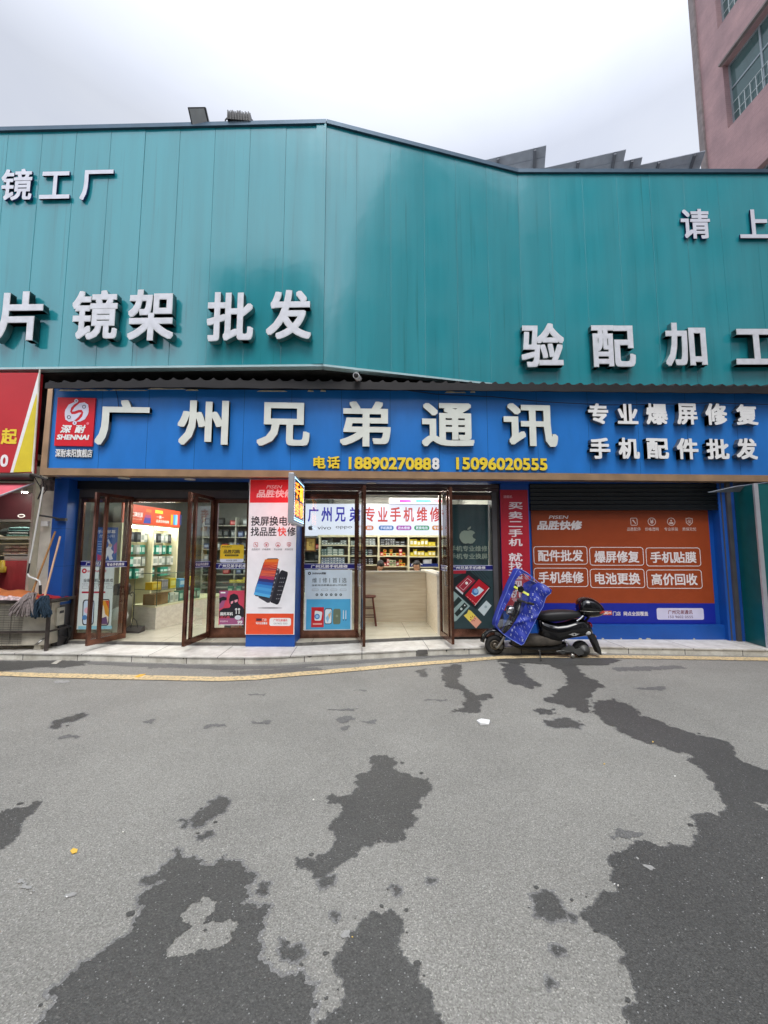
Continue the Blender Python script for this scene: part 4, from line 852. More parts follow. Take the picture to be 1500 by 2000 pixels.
# picture of the phone and its insides
def grad_quad(mb, fr, c, n, cols, split=8):
    """a printed picture: bands of colour from the top edge to the bottom edge of a quad tl,tr,br,bl"""
    c = [Vector(x) for x in c]; k = len(cols)
    for i in range(k):
        t0, t1 = i / k, (i + 1) / k
        mb.fpoly(fr, [tuple(c[3].lerp(c[0], 1 - t1)), tuple(c[2].lerp(c[1], 1 - t1)), tuple(c[2].lerp(c[1], 1 - t0)), tuple(c[3].lerp(c[0], 1 - t0))], n, hexm(cols[i], var=0.02))
def rquad(mb, fr, pxs, n, m, grow=0.0):
    """quad given by photo points, with clipped corners"""
    c = [Vector(fr.px(*p)) for p in pxs]; ce = sum(c, Vector((0, 0))) / 4; c = [ce + (p - ce) * (1 + grow) for p in c]; o = []
    for i in range(4):
        a, p, q_ = c[i - 1], c[i], c[(i + 1) % 4]; o += [tuple(p + (a - p) * 0.13), tuple(p + ((a - p) * 0.035 + (q_ - p) * 0.06)), tuple(p + (q_ - p) * 0.2)]
    mb.fpoly(fr, o, n, m)
PHQ = [(518.5, 1092.5), (545.5, 1092), (527.5, 1167.5), (496.5, 1161)]
rquad(pb, GP, [(549, 1112), (564.5, 1118), (544.7, 1182), (527, 1175)], pn + .001, INK)
rquad(pb, GP, [(531, 1104), (549, 1112), (528, 1180), (503, 1165)], pn + .0015, hexm('3A3A44'))
for k in range(7): pb.fcirc(GP, *GP.px(543 - k * 2.4, 1112 + k * 8.5), 0.016, pn + .0018, hexm('9A9AA4'), k=8)
for k in range(6): pb.text(GP, '···', GP.box(548 - k * 1.6, 1128 + k * 8, 557 - k * 1.6, 1130 + k * 8), GRY, pn + .002, 0.02)
rquad(pb, GP, PHQ, pn + .002, INK, 0.05); PQ = [GP.px(*p) for p in PHQ]
grad_quad(pb, GP, PQ, pn + .003, ['E07A2A', 'D85A28', 'C83C30', 'A02C48', 'D85038', 'E06848', 'C03A5A', '38306E', '2858A8', '3888D0', '4AA0DC', '3C90D4', '58B0E4'])
for k in range(9): c0 = Vector(PQ[0]).lerp(Vector(PQ[3]), 0.25 + k * 0.03); c1 = Vector(PQ[1]).lerp(Vector(PQ[2]), 0.12 + k * 0.055); pb.fpoly(GP, [tuple(c0), tuple(c1), tuple(c1 - Vector((0, 0.006))), tuple(c0 - Vector((0, 0.002)))], pn + .004, hexm('F09060' if k < 5 else '6A3070'))
sh = GP.px(528, 1187); pb.fcirc(GP, *sh, 0.2, pn + .0005, hexm('C8C6CC'), ry=0.016); pb.fcirc(GP, *sh, 0.13, pn + .0008, hexm('9A989E'), ry=0.009)
q = GP.box(527, 1206.5, 569, 1222); pb.frr(GP, *q, 0.03, pn + .001, WHITE); T(pb, GP, '广州兄弟通讯', (535, 1208.5, 562, 1213.5), RDP, pn + .002, 0.01); T(pb, GP, '150 9602 0555', (535, 1215.5, 562, 1219), GRY, pn + .002, 0.0)
T(pb, GP, '门店', (513, 1207.5, 521.5, 1212.5), WHITE, pn + .001); T(pb, GP, '网点全国覆盖', (501, 1214, 523, 1219), WHITE, pn + .001); q = GP.box(501, 1207.5, 512, 1212); pb.frect(GP, *q, pn + .001, hexm('4A2A3A'))
poster_p = pb.build('poster', label='tall white and orange phone repair poster on the blue pillar between the doors', cat='poster')

# ---------------------------------------------------------------- LED board sticking out of the pillar
lx = -0.945
LFm = Fr((lx, 5.62), (lx, 6.62))                      # the face turned towards +X
l0, l1, zb_, zt_ = 0.0, 0.98, atY(567, 1021, 5.62).z, atY(571, 923, 5.62).z
led = thing('led_sign', 'projecting LED board with glowing orange characters between the two shop doors', 'sign', (lx, 6.1, zb_))
ALU = mat('aluminium', S(196, 198, 204), 0.35, metal=0.5, var=0.08)
b = MB(); b.fbox(LFm, l0, zb_, l1, zt_, -0.075, 0.0, ALU); b.build('case', led, bevel=0.006)
NAVY = mat('led_face_dark', (0.006, 0.008, 0.03), 0.3, var=0); b = MB(); b.frect(LFm, 0.03, zb_ + 0.03, l1 - 0.03, zt_ - 0.03, 0.003, NAVY); b.build('screen', led)
LEDW = glow('led_white', (0.75, 0.85, 1.0), 3); LEDB = glow('led_blue', (0.35, 0.65, 1.0), 2.5); LEDO = glow('led_orange', (1.0, 0.20, 0.02), 3.2); LEDY = glow('led_amber', (1.0, 0.34, 0.02), 3.4); LEDR = glow('led_red', (1.0, 0.10, 0.05), 6)
b = MB(); n_ = 26
for i in range(n_):
    z = zb_ + 0.05 + (zt_ - zb_ - 0.1) * i / (n_ - 1)
    for a in (0.05, l1 - 0.05): b.fcirc(LFm, a, z, 0.010, 0.006, LEDW, k=8)
b.frect(LFm, 0.05, zt_ - 0.06, l1 - 0.05, zt_ - 0.045, 0.005, LEDB); b.frect(LFm, 0.05, zb_ + 0.045, l1 - 0.05, zb_ + 0.06, 0.005, LEDB); b.frect(LFm, 0.05, zb_ + 0.075, l1 - 0.05, zb_ + 0.083, 0.005, LEDB)
b.build('border_lights', led)
b = MB(); h = zt_ - zb_; zz = [(zb_ + h * 0.53, zt_ - 0.09), (zb_ + 0.11, zb_ + h * 0.49)]
for (z0_, z1_), chs, m1 in zip(zz, ('手机', '维修'), (LEDY, LEDO)):
    for k, ch in enumerate(chs): b.text(LFm, ch, (0.10 + k * 0.41, z0_, 0.10 + k * 0.41 + 0.37, z1_), m1 if k else LEDO, 0.006, 0.02)
b.build('lettering', led)
LFb = Fr((lx - 0.075, 6.60), (lx - 0.075, 5.62)); b = MB(); b.frect(LFb, 0.03, zb_ + 0.03, 0.95, zt_ - 0.03, 0.003, NAVY); b.build('screen', led); b = MB()
for (z0_, z1_), chs in zip(zz, ('手机', '维修')):
    for k, ch in enumerate(chs): b.text(LFb, ch, (0.10 + k * 0.41, z0_, 0.10 + k * 0.41 + 0.37, z1_), LEDR, 0.006, 0.02)
b.build('lettering', led)
for z in (zb_ + 0.2, zt_ - 0.28): b = MB(); b.box((lx - 0.06, 6.6, z), (lx - 0.02, 6.72, z + .08), ALU); b.build('bracket', led)

# ---------------------------------------------------------------- glass: fixed sashes and open door leaves
GLASS = glassm('door_glass', (0.88, 0.93, 0.90))
BANDC = hexm('16186E'); BANDL = hexm('C8CCEC'); 
def sash(fr, px, label=None, st=0.06, bot=0.1, top=0.06, band=None, bandtext=None, bandbox=None, name='fixed_window'):
    a0, b0, a1, b1 = px
    f = MB(); f.fbox(fr, a0, b0, a0 + st, b1, -0.05, 0.0, FRAMEB); f.fbox(fr, a1 - st, b0, a1, b1, -0.05, 0.0, FRAMEB); f.fbox(fr, a0 + st, b0, a1 - st, b0 + bot, -0.048, -0.002, FRAMEB); f.fbox(fr, a0 + st, b1 - top, a1 - st, b1, -0.048, -0.002, FRAMEB)
    o = f.build(name, bl)
    g = MB(); g.frect(fr, a0 + st, b0 + bot, a1 - st, b1 - top, -0.025, GLASS); g.build('pane', o)
    if band:
        m_ = MB(); m_.frect(fr, a0 + st, band[0], a1 - st, band[1], -0.022, BANDC); m_.frect(fr, a0 + st, band[1] - 0.008, a1 - st, band[1], -0.0215, BANDL); m_.frect(fr, a0 + st, band[0], a1 - st, band[0] + 0.008, -0.0215, BANDL)
        if bandtext: m_.text(fr, bandtext, bandbox, WHITE, -0.021, 0.015)
        m_.build('glass_band', o)
    return o
ztop = FS.px(320, 975)[1]
def bnd(fr, u, v0, v1): return (fr.px(u, v1)[1], fr.px(u, v0)[1])
z0s = 0.152
sash(FS, (FS.px(150, 1100)[0], z0s, FS.px(243, 1100)[0], ztop), st=0.05, band=bnd(FS, 200, 1095.7, 1105.8), bandtext='广州兄弟手机维修', bandbox=FS.box(166, 1097.5, 236, 1104))
sash(FS, (FS.px(410, 1100)[0], z0s, FS.px(485, 1100)[0] + 0.05, ztop), st=0.10, bot=0.16, band=bnd(FS, 450, 1100, 1111), bandtext='广州兄弟手机维修', bandbox=FS.box(426, 1102, 488, 1109))
ztop2 = FR_.px(700, 966)[1]
sash(FR_, (FR_.px(587, 1110)[0], z0s - 0.005, FR_.px(699, 1110)[0], ztop2), st=0.06, bot=0.13, top=0.08, band=bnd(FR_, 640, 1101, 1111.5), bandtext='广州兄弟手机维修', bandbox=FR_.box(607, 1103, 679, 1109.5))
sash(FR_, (FR_.px(866, 1110)[0], z0s - 0.005, FR_.px(972, 1110)[0], ztop2), st=0.07, bot=0.13, top=0.08, band=bnd(FR_, 920, 1104, 1114), bandtext='广州兄弟手机维修', bandbox=FR_.box(883, 1106, 949, 1112))
b = MB(); b.fbox(FS, FS.px(243, 1000)[0], ztop - 0.05, FS.px(410, 1000)[0], ztop, -0.05, 0, FRAMEB); b.fbox(FS, FS.px(150, 1000)[0], ztop + 0.001, FS.px(485, 1000)[0] + 0.05, zh1, -0.06, -0.004, JAMB); b.build('door_header', bl)
b = MB(); A0, A1 = FR_.px(582, 970)[0], FR_.px(972, 970)[0]
b.fbox(FR_, A0, ztop2 + 0.001, A1, ztop2 + 0.06, -0.06, 0.0, JAMB); b.build('door_header', bl)
b = MB()
zsh = ztop2 + 0.062
while zsh < ZS - 0.02:
    P = FR_.pt; z1_ = min(zsh + 0.062, ZS); b.add([P(A0 - 0.1, zsh, 0.04), P(A1 + 0.0, zsh, 0.04), P(A1 + 0.0, z1_ - 0.012, 0.055), P(A0 - 0.1, z1_ - 0.012, 0.055), P(A0 - 0.1, z1_, 0.035), P(A1, z1_, 0.035)], [(0, 1, 2, 3), (3, 2, 5, 4)], SHUT); zsh = z1_
b.build('roller_shutter', bl)
for a, c in ((FR_.px(582, 1100)[0] - 0.02, FR_.px(587, 1100)[0]), (FR_.px(972, 1100)[0], FR_.px(978, 1100)[0])): b = MB(); b.fbox(FR_, a, 0.1, c, ZS, -0.08, 0.03, JAMB); b.build('door_jamb', bl)

def leaf(hx, hy, fx, fy, z0, z1, label, bt=None, band=None):
    """an open framed glass door: hinge point, free edge point in plan; double stile at the free edge"""
    fr = Fr((hx, hy), (fx, fy)); W = fr.len
    o = thing('glass_door', label, 'door', (hx, hy, z0), group=None)
    f = MB(); f.fbox(fr, 0, z0, 0.045, z1, -0.02, 0.02, FRAMEB); f.fbox(fr, W - 0.05, z0, W, z1, -0.022, 0.022, FRAMEB); f.fbox(fr, W - 0.205, z0 + 0.05, W - 0.16, z1 - 0.05, -0.021, 0.021, FRAMEB)
    f.fbox(fr, 0.045, z0, W - 0.05, z0 + 0.085, -0.019, 0.019, FRAMEB); f.fbox(fr, 0.045, z1 - 0.05, W - 0.05, z1, -0.019, 0.019, FRAMEB); f.build('door_frame', o)
    g = MB(); g.frect(fr, 0.045, z0 + 0.085, W - 0.05, z1 - 0.05, 0, GLASS); g.build('pane', o)
    h = MB(); h.tube([fr.pt(W - 0.18, 1.05, 0.02), fr.pt(W - 0.18, 1.05, 0.06), fr.pt(W - 0.18, 1.35, 0.06), fr.pt(W - 0.18, 1.35, 0.02)], 0.01, mat('handle_steel', (0.5, 0.5, 0.5), 0.25, metal=0.9, var=0.1)); h.build('handle', o)
    if band:
        m_ = MB()
        for sgn in (1, -1): m_.frect(fr, 0.045, band[0], W - 0.205, band[1], 0.003 * sgn, BANDC); m_.frect(fr, 0.045, band[1] - 0.008, W - 0.205, band[1], 0.0035 * sgn, BANDL); m_.frect(fr, 0.045, band[0], W - 0.205, band[0] + 0.008, 0.0035 * sgn, BANDL)
        if bt: m_.text(fr, bt, (0.09, band[0] + 0.022, W - 0.24, band[1] - 0.022), WHITE, 0.0045, 0.015, mirror=False); m_.text(fr, bt, (0.09, band[0] + 0.022, W - 0.24, band[1] - 0.022), WHITE, -0.0045, 0.015, mirror=True)
        m_.build('glass_band', o)
    return o
ZD0, ZD1 = 0.175, ztop + 0.03
bz = bnd(FS, 320, 1095.7, 1106.5)
leaf(FS.px(243, 1240)[0] + 0.02, 7.10, atY(168, 1260, 6.52).x, 6.52, ZD0, ZD1, 'open glass door nearest the mops with brown frame and blue lettered band', '专业手机维修', bz)
leaf(FS.px(409, 1240)[0] - 0.01, 7.10, atY(357, 1262, 6.40).x, 6.40, ZD0, ZD1, 'open glass door beside the yellow sticker window', '专业手机维修', bz)
ZD2 = ztop2 + 0.04
leaf(-0.09, 7.0, 0.03, 6.25, ZD0, ZD2, 'open glass door seen almost edge on beside the wooden stool', '专业手机维修', bnd(FR_, 780, 1101, 1111.5))
leaf(1.33, 7.0, 1.385, 6.33, ZD0, ZD2, 'open glass door between the wood counter and the dark green curtain', '专业手机维修', bnd(FR_, 860, 1103, 1113))
# ================================================================== POSTERS ON THE GLASS AND WALLS
# pale blue repair poster
LBL = hexm('CADAE6'); SKYB = hexm('4FAAD8'); DKT = hexm('24343C')
F2 = FR_.shift(-0.02)
pb, bx = poster('poster', F2, (595, 1113, 687.5, 1236), '', base=hexm('DCE8EE'), thick=0.002); n = 0.003
q = F2.box(598, 1170, 684.5, 1229); pb.frect(F2, *q, n, SKYB); pb.frect(F2, *F2.box(598, 1114, 684.5, 1169.5), n, LBL)
T(pb, F2, 'SHENNAI深耐', (610, 1117.5, 637, 1122), INK, n + .001, 0.03); pb.fcirc(F2, *F2.px(604.5, 1119.8), 0.026, n + .001, INK); pb.fcirc(F2, *F2.px(604.5, 1119.8), 0.01, n + .002, LBL)
for ch, u in zip('维修首选', (610, 630, 649.5, 668)): T(pb, F2, ch, (u, 1128.5, u + 9, 1138), DKT, n + .001, 0.0)
for u in (624.6, 643.5, 663): q = F2.box(u, 1129, u + 0.9, 1138); pb.frect(F2, *q, n + .001, DKT)
T(pb, F2, '全新电池屏幕总成认可品质', (609, 1141, 677, 1144.5), DKT, n + .001, 0.006)
for u in (609.5, 628, 646, 664): q = F2.box(u, 1150, u + 12.5, 1154); pb.frr(F2, *q, 0.012, n + .001, GRY, ring=0.004)
for k in range(6): pb.fcirc(F2, *F2.px(619 + k * 9.3, 1161.5), 0.022, n + .001, hexm('3E5058'), ring=0.014)
q = F2.box(608, 1186, 632.5, 1225); pb.frect(F2, *q, n + .001, hexm('C8202C')); rquad(pb, F2, [(615, 1192), (630, 1195), (627, 1212), (614, 1212)], n + .002, hexm('E8EEF2')); pb.fcirc(F2, *F2.px(619.5, 1204), 0.045, n + .003, hexm('4A88C8')); pb.fcirc(F2, *F2.px(619.5, 1204), 0.025, n + .004, hexm('9CC8EC')); T(pb, F2, '———', (611, 1217, 629, 1220), hexm('F0B0A8'), n + .002, 0.02)
rquad(pb, F2, [(634, 1188), (649, 1188), (648, 1219), (633.5, 1219)], n + .001, INK); rquad(pb, F2, [(635, 1189.5), (648, 1189.5), (647, 1217.5), (634.5, 1217.5)], n + .002, hexm('DCEAF2')); pb.fpoly(F2, [F2.px(636, 1207), F2.px(646.5, 1192), F2.px(647, 1199), F2.px(640, 1216)], n + .003, hexm('8CC4E4')); pb.fpoly(F2, [F2.px(641, 1200), F2.px(646.5, 1196), F2.px(643, 1210)], n + .0035, hexm('E8B870'))
rquad(pb, F2, [(651, 1189), (665.5, 1189), (665, 1219), (650, 1219)], n + .001, hexm('6A7660')); pb.fcirc(F2, *F2.px(658, 1203), 0.02, n + .002, hexm('8A967E'))
for u in (670, 675): q = F2.box(u, 1192, u + 1.2, 1210); pb.frect(F2, *q, n + .001, WHITE); pb.frect(F2, *F2.box(u, 1209, u + 1.2, 1212), n + .002, INK)
pb.build('poster', label='pale blue poster with red box and phones on the glass beside the LED board', cat='poster')
# white poster of the far glass
F1 = FS.shift(-0.02)
pb, bx = poster('poster', F1, (154, 1107, 220, 1229), '', base=hexm('DDE6E4'), thick=0.002)
TW = '全新手机屏幕总成'
T(pb, F1, TW, (163, 1130, 221, 1137), DKT, n, 0.012); T(pb, F1, 'NEW SCREEN ASSEMBLY', (161, 1139, 220, 1141.5), GRY, n, 0.0)
pb.fcirc(F1, *F1.px(165, 1115), 0.04, n, hexm('C02030')); pb.fcirc(F1, *F1.px(165, 1115), 0.016, n + .001, WHITE); T(pb, F1, 'SHENNAI深耐', (171, 1112.5, 208, 1118), hexm('C02030'), n, 0.02)
for u in (160.5, 176, 192, 208): q = F1.box(u, 1144, u + 12.5, 1149.5); pb.frr(F1, *q, 0.012, n, GRY, ring=0.005)
q = F1.box(160, 1155, 206, 1158.5); pb.frect(F1, *q, n, hexm('A82038'))
rquad(pb, F1, [(162, 1171), (185, 1171), (183, 1221), (160, 1221)], n, INK); rquad(pb, F1, [(164, 1173), (183.5, 1173), (181.5, 1219), (162, 1219)], n + .001, hexm('C8D8EA')); pb.fcirc(F1, *F1.px(165.5, 1206), 0.04, n + .002, hexm('5080B8')); pb.fcirc(F1, *F1.px(171, 1192), 0.05, n + .002, hexm('E6B4C4'))
rquad(pb, F1, [(195, 1170), (215.5, 1170), (213, 1222), (191.5, 1222)], n, INK); rquad(pb, F1, [(197, 1172), (214, 1172), (211.5, 1220), (193.5, 1220)], n + .001, hexm('F0E0D0')); pb.fpoly(F1, [F1.px(198, 1173), F1.px(213.5, 1173), F1.px(212.5, 1205), F1.px(206, 1200), F1.px(203, 1185)], n + .002, hexm('E8A030')); pb.fpoly(F1, [F1.px(206, 1173), F1.px(213.5, 1173), F1.px(213, 1190)], n + .003, hexm('D8502C')); pb.fpoly(F1, [F1.px(194, 1219), F1.px(199, 1207), F1.px(208, 1204), F1.px(211.5, 1219)], n + .002, hexm('6A4A78'))
pb.frect(F1, *F1.box(153, 1222.5, 219, 1228.5), n, hexm('8EC8DC'))
pb.build('poster', label='white poster with two phone pictures on the glass behind the first open door', cat='poster')
pb, bx = poster('poster', F1, (190, 1030, 229, 1095), '', base=hexm('3C64A8'), thick=0.002)
T(pb, F1, '手机屏幕', (191, 1035, 226, 1042), WHITE, n, 0.01); T(pb, F1, '放心用', (194, 1044, 224, 1050), hexm('C8D4EC'), n, 0.006)
ply = [(212, 1052), (215, 1058), (217, 1064), (219, 1066), (217, 1072), (222, 1078), (218, 1084), (221, 1092), (214, 1094), (211, 1084), (207, 1093), (203, 1090), (208, 1080), (206, 1073), (211, 1068), (213, 1063), (210, 1056)]
pb.fpoly(F1, [F1.px(*p) for p in ply], n, hexm('E8ECF4')); pb.fcirc(F1, *F1.px(215.5, 1065), 0.03, n + .001, hexm('D0B8A8')); pb.fpoly(F1, [F1.px(190, 1082), F1.px(200, 1086), F1.px(197, 1094.5), F1.px(190.5, 1094.5)], n, hexm('C04468')); pb.fpoly(F1, [F1.px(222, 1066), F1.px(228.5, 1058), F1.px(228, 1078), F1.px(223, 1082)], n, hexm('B05898'))
for k in range(5): pb.frect(F1, *F1.box(191, 1057 + k * 5, 199, 1058.2 + k * 5), n, hexm('A8C0E4'))
pb.build('poster', label='blue poster with a white jumping player on the glass above the white poster', cat='poster')
# yellow notice and pink poster on the narrow window
F3 = FS.shift(-0.018)
mb = MB(); q = F3.box(430, 1064, 476, 1098.5); mb.frr(F3, *q, 0.03, 0.0, hexm('F0C832')); mb.frr(F3, q[0], q[1], q[2], q[1] + (q[3] - q[1]) * 0.3, 0.03, 0.001, hexm('DDE0F0')); mb.frect(F3, q[0], q[1] + (q[3] - q[1]) * 0.2, q[2], q[1] + (q[3] - q[1]) * 0.31, 0.0015, hexm('F0C832'))
T(mb, F3, '品胜闪购', (437, 1073.5, 468.5, 1081), INK, .002, 0.02); q = F3.box(439, 1083, 466, 1086.3); mb.frr(F3, *q, 0.012, .002, INK); T(mb, F3, '官方正品30分钟送达', (441, 1083.6, 464, 1085.7), hexm('F0C832'), .003, 0.0); T(mb, F3, '就在店里 立即购', (442, 1093, 463, 1096.2), INK, .003, 0.0); T(mb, F3, 'PISEN', (434, 1067, 452, 1069), INK, .002, 0.02)
mb.fbox(F3, *F3.box(433, 1067, 473, 1095), -0.003, -0.0005, WHITE); mb.build('notice', label='yellow rounded notice stuck on the narrow window above its blue band', cat='notice')
pb, bx = poster('poster', F3, (428, 1153.5, 477.5, 1221), '', base=hexm('D84860'), thick=0.002)
PINK2 = hexm('A85C88')
pb.fpoly(F3, [F3.px(428.5, 1154), F3.px(447, 1154), F3.px(436, 1186), F3.px(428.3, 1190)], n, PINK2); pb.fpoly(F3, [F3.px(429, 1205), F3.px(476.5, 1205), F3.px(476.5, 1220), F3.px(428.5, 1220)], n, PINK2)
sil = [(428.5, 1193), (437, 1188), (448, 1187), (451, 1183), (448, 1178), (447.5, 1170), (450, 1162), (457, 1159), (464, 1162), (466.5, 1169), (465, 1177), (468, 1181), (474, 1185), (477, 1190), (477, 1205), (470, 1206), (455, 1207), (440, 1207), (428.5, 1207)]
pb.fpoly(F3, [F3.px(*p) for p in sil], n + .001, INK); pb.fpoly(F3, [F3.px(*p) for p in ((428.5, 1168), (436, 1165), (443, 1167), (443, 1172), (434, 1173), (429, 1180))], n + .001, INK)
pb.fpoly(F3, [F3.px(*p) for p in ((451, 1175), (456, 1173), (455, 1178), (451, 1180))], n + .002, hexm('F0A8B4')); pb.fpoly(F3, [F3.px(*p) for p in ((458, 1172), (464.5, 1170.5), (464, 1175), (459, 1177))], n + .002, hexm('F0A8B4'))
for u in (461.5, 467): pb.fcirc(F3, *F3.px(u, 1190), 0.02, n + .002, WHITE, k=10); pb.frect(F3, *F3.box(u - 0.8, 1190, u + 1, 1199), n + .002, WHITE)
pb.fcirc(F3, *F3.px(465, 1206), 0.055, n + .003, hexm('E0E8F0'), ry=0.038)
T(pb, F3, '国民耳机', (430, 1195.5, 455, 1202), WHITE, n + .002, 0.03, shear=0.1); T(pb, F3, '放心购', (430, 1203, 449, 1208), hexm('E85068'), n + .002, 0.01, shear=0.1); T(pb, F3, '99', (464, 1212, 473.5, 1218.5), WHITE, n + .002, 0.03, shear=0.1); T(pb, F3, 'PISEN', (430, 1212, 445, 1215), hexm('F0D0E0'), n + .002, 0.02); pb.frect(F3, *F3.box(431, 1156, 440.5, 1158.8), n + .001, WHITE)
pb.frect(F3, *F3.box(428, 1219.5, 477, 1221), n + .002, WHITE); pb.build('poster', label='pink poster of a masked figure in black low on the narrow window', cat='poster')

# dark poster and green curtain on the last window
F5 = FR_.shift(-0.021)
pb, bx = poster('poster', F5, (868, 1114.5, 964, 1234), '', base=hexm('2E4246'), thick=0.002)
def slab(px4, n_, m): pb.fpoly(F5, [F5.px(*p) for p in px4], n_, m)
CZ = lambda x, y: (880 + x * 0.08, 1090 + y * 0.08)         # enlarged crop -> photo
for k in range(9): slab([CZ(380 + k * 70, 300), CZ(400 + k * 70, 300), CZ(600 + k * 70, 560 - k * 10), CZ(585 + k * 70, 560 - k * 10)], n, hexm('182428')) if k < 6 else None
slab([CZ(-60, 560), CZ(440, 300), CZ(990, 720), CZ(620, 1250), CZ(-60, 700)], n + .0005, hexm('141E22'))
slab([CZ(0, 300), CZ(380, 295), CZ(370, 375), CZ(0, 385)], n + .001, hexm('A81C30'))
slab([CZ(435, 415), CZ(610, 555), CZ(310, 850), CZ(130, 690)], n + .002, hexm('A02438')); slab([CZ(310, 850), CZ(295, 895), CZ(120, 740), CZ(130, 690)], n + .002, hexm('E0E0E4'))
slab([CZ(410, 485), CZ(515, 565), CZ(310, 790), CZ(210, 700)], n + .003, hexm('F0C8CC')); slab([CZ(410, 497), CZ(500, 568), CZ(308, 775), CZ(222, 700)], n + .0035, hexm('A02438')); pb.fcirc(F5, *F5.px(*CZ(390, 610)), 0.025, n + .004, WHITE, k=12)
slab([CZ(690, 510), CZ(940, 715), CZ(590, 1155), CZ(350, 910)], n + .003, hexm('B81828')); slab([CZ(940, 715), CZ(945, 735), CZ(592, 1170), CZ(590, 1150)], n + .003, hexm('F0D8D8'))
slab([CZ(690, 690), CZ(815, 780), CZ(700, 890), CZ(600, 940), CZ(500, 860)], n + .004, hexm('D4E4EC')); pb.fcirc(F5, *F5.px(*CZ(600, 820)), 0.058, n + .005, hexm('3C78B8')); pb.fcirc(F5, *F5.px(*CZ(615, 805)), 0.036, n + .006, hexm('90BCE0'))
for k in range(4): slab([CZ(400 + k * 60, 930 + k * 50), CZ(440 + k * 60, 960 + k * 50), CZ(432 + k * 60, 972 + k * 50), CZ(392 + k * 60, 942 + k * 50)], n + .004, hexm('E8A0A0'))
slab([CZ(-60, 700), CZ(150, 870), CZ(475, 1170), CZ(140, 1530), CZ(-60, 1600)], n + .001, hexm('98B0AC')); slab([CZ(340, 1080), CZ(420, 1170), CZ(160, 1430), CZ(90, 1350)], n + .002, hexm('20302E')); slab([CZ(190, 940), CZ(280, 1030), CZ(60, 1250), CZ(-20, 1180)], n + .002, hexm('20302E')); pb.fcirc(F5, *F5.px(*CZ(260, 1240)), 0.022, n + .003, hexm('C8D4D0'), k=10); pb.fcirc(F5, *F5.px(*CZ(345, 1155)), 0.012, n + .003, WHITE, k=10)
slab([CZ(870, 1035), CZ(1000, 1160), CZ(815, 1410), CZ(665, 1260)], n + .002, hexm('CCDADC')); pb.fcirc(F5, *F5.px(*CZ(855, 1190)), 0.024, n + .003, hexm('A0B4B8'), k=12)
slab([CZ(440, 1260), CZ(500, 1290), CZ(755, 1560), CZ(620, 1715), CZ(320, 1400), CZ(400, 1350)], n + .002, hexm('ECD860')); slab([CZ(610, 1420), CZ(755, 1560), CZ(620, 1715), CZ(470, 1555)], n + .0025, hexm('EAA890'))
for k in range(7): a = k * 0.9; slab([CZ(540 + 20 * math.cos(a), 1475 + 20 * math.sin(a)), CZ(540 + 75 * math.cos(a + .3), 1475 + 75 * math.sin(a + .3)), CZ(540 + 70 * math.cos(a - .1), 1475 + 70 * math.sin(a - .1))], n + .003, hexm('A8342C'))
pb.build('poster', label='dark green poster with tilted red phone boxes on the last window', cat='poster')
APC = [(0.52, 0.80), (0.60, 0.83), (0.72, 0.82), (0.82, 0.75), (0.87, 0.66), (0.78, 0.58), (0.74, 0.46), (0.79, 0.35), (0.90, 0.27), (0.84, 0.14), (0.74, 0.02), (0.63, 0.0), (0.52, 0.035), (0.40, 0.0), (0.29, 0.03), (0.18, 0.17), (0.11, 0.36), (0.12, 0.57), (0.21, 0.74), (0.34, 0.82), (0.44, 0.81)]
APL = [(0.50, 0.85), (0.52, 0.95), (0.60, 1.04), (0.68, 1.08), (0.68, 0.98), (0.62, 0.89)]
def fruit(mb, fr, px, m, n_):
    a0, b0, a1, b1 = fr.box(*px); W, H = a1 - a0, (b1 - b0) / 1.08
    for sh_ in (APC, APL): mb.fpoly(fr, [(a0 + (x - 0.1) / 0.8 * W, b0 + y * H) for x, y in sh_], n_, m)
CURT = mat('curtain_green', S(52, 84, 90), 0.75, var=0.1, vs=3)
CF = Fr(None, Y=7.18); a0, b0, a1, b1 = CF.box(869, 985, 957, 1240)
cb = MB(); n_ = 60; P = CF.pt
wav = lambda a: 0.016 * math.sin(a * 17) + 0.008 * math.sin(a * 41 + 1)
rows = [[P(a0 + (a1 - a0) * i / n_ - (0.05 * (1 - t) * i / n_ if i > 50 else 0), b0 + (b1 - b0) * t, wav(a0 + (a1 - a0) * i / n_) * (1.2 - t * 0.8)) for i in range(n_ + 1)] for t in (0, 0.2, 0.4, 0.6, 0.8, 1)]
cb.add([p for r in rows for p in r], [(r * (n_ + 1) + i, r * (n_ + 1) + i + 1, (r + 1) * (n_ + 1) + i + 1, (r + 1) * (n_ + 1) + i) for r in range(5) for i in range(n_)], CURT, True)
CT = hexm('B4BEAE', 0.7); fruit(cb, CF, (896, 1028, 928, 1062), CT, 0.035)
T(cb, CF, '手机专业维修', (878, 1066, 951, 1077), CT, 0.035, 0.012); T(cb, CF, '手机专业换屏', (878, 1081, 951, 1092), CT, 0.035, 0.012)
cb.build('curtain', label='dark green printed curtain hanging behind the last window above the dark poster', cat='curtain')

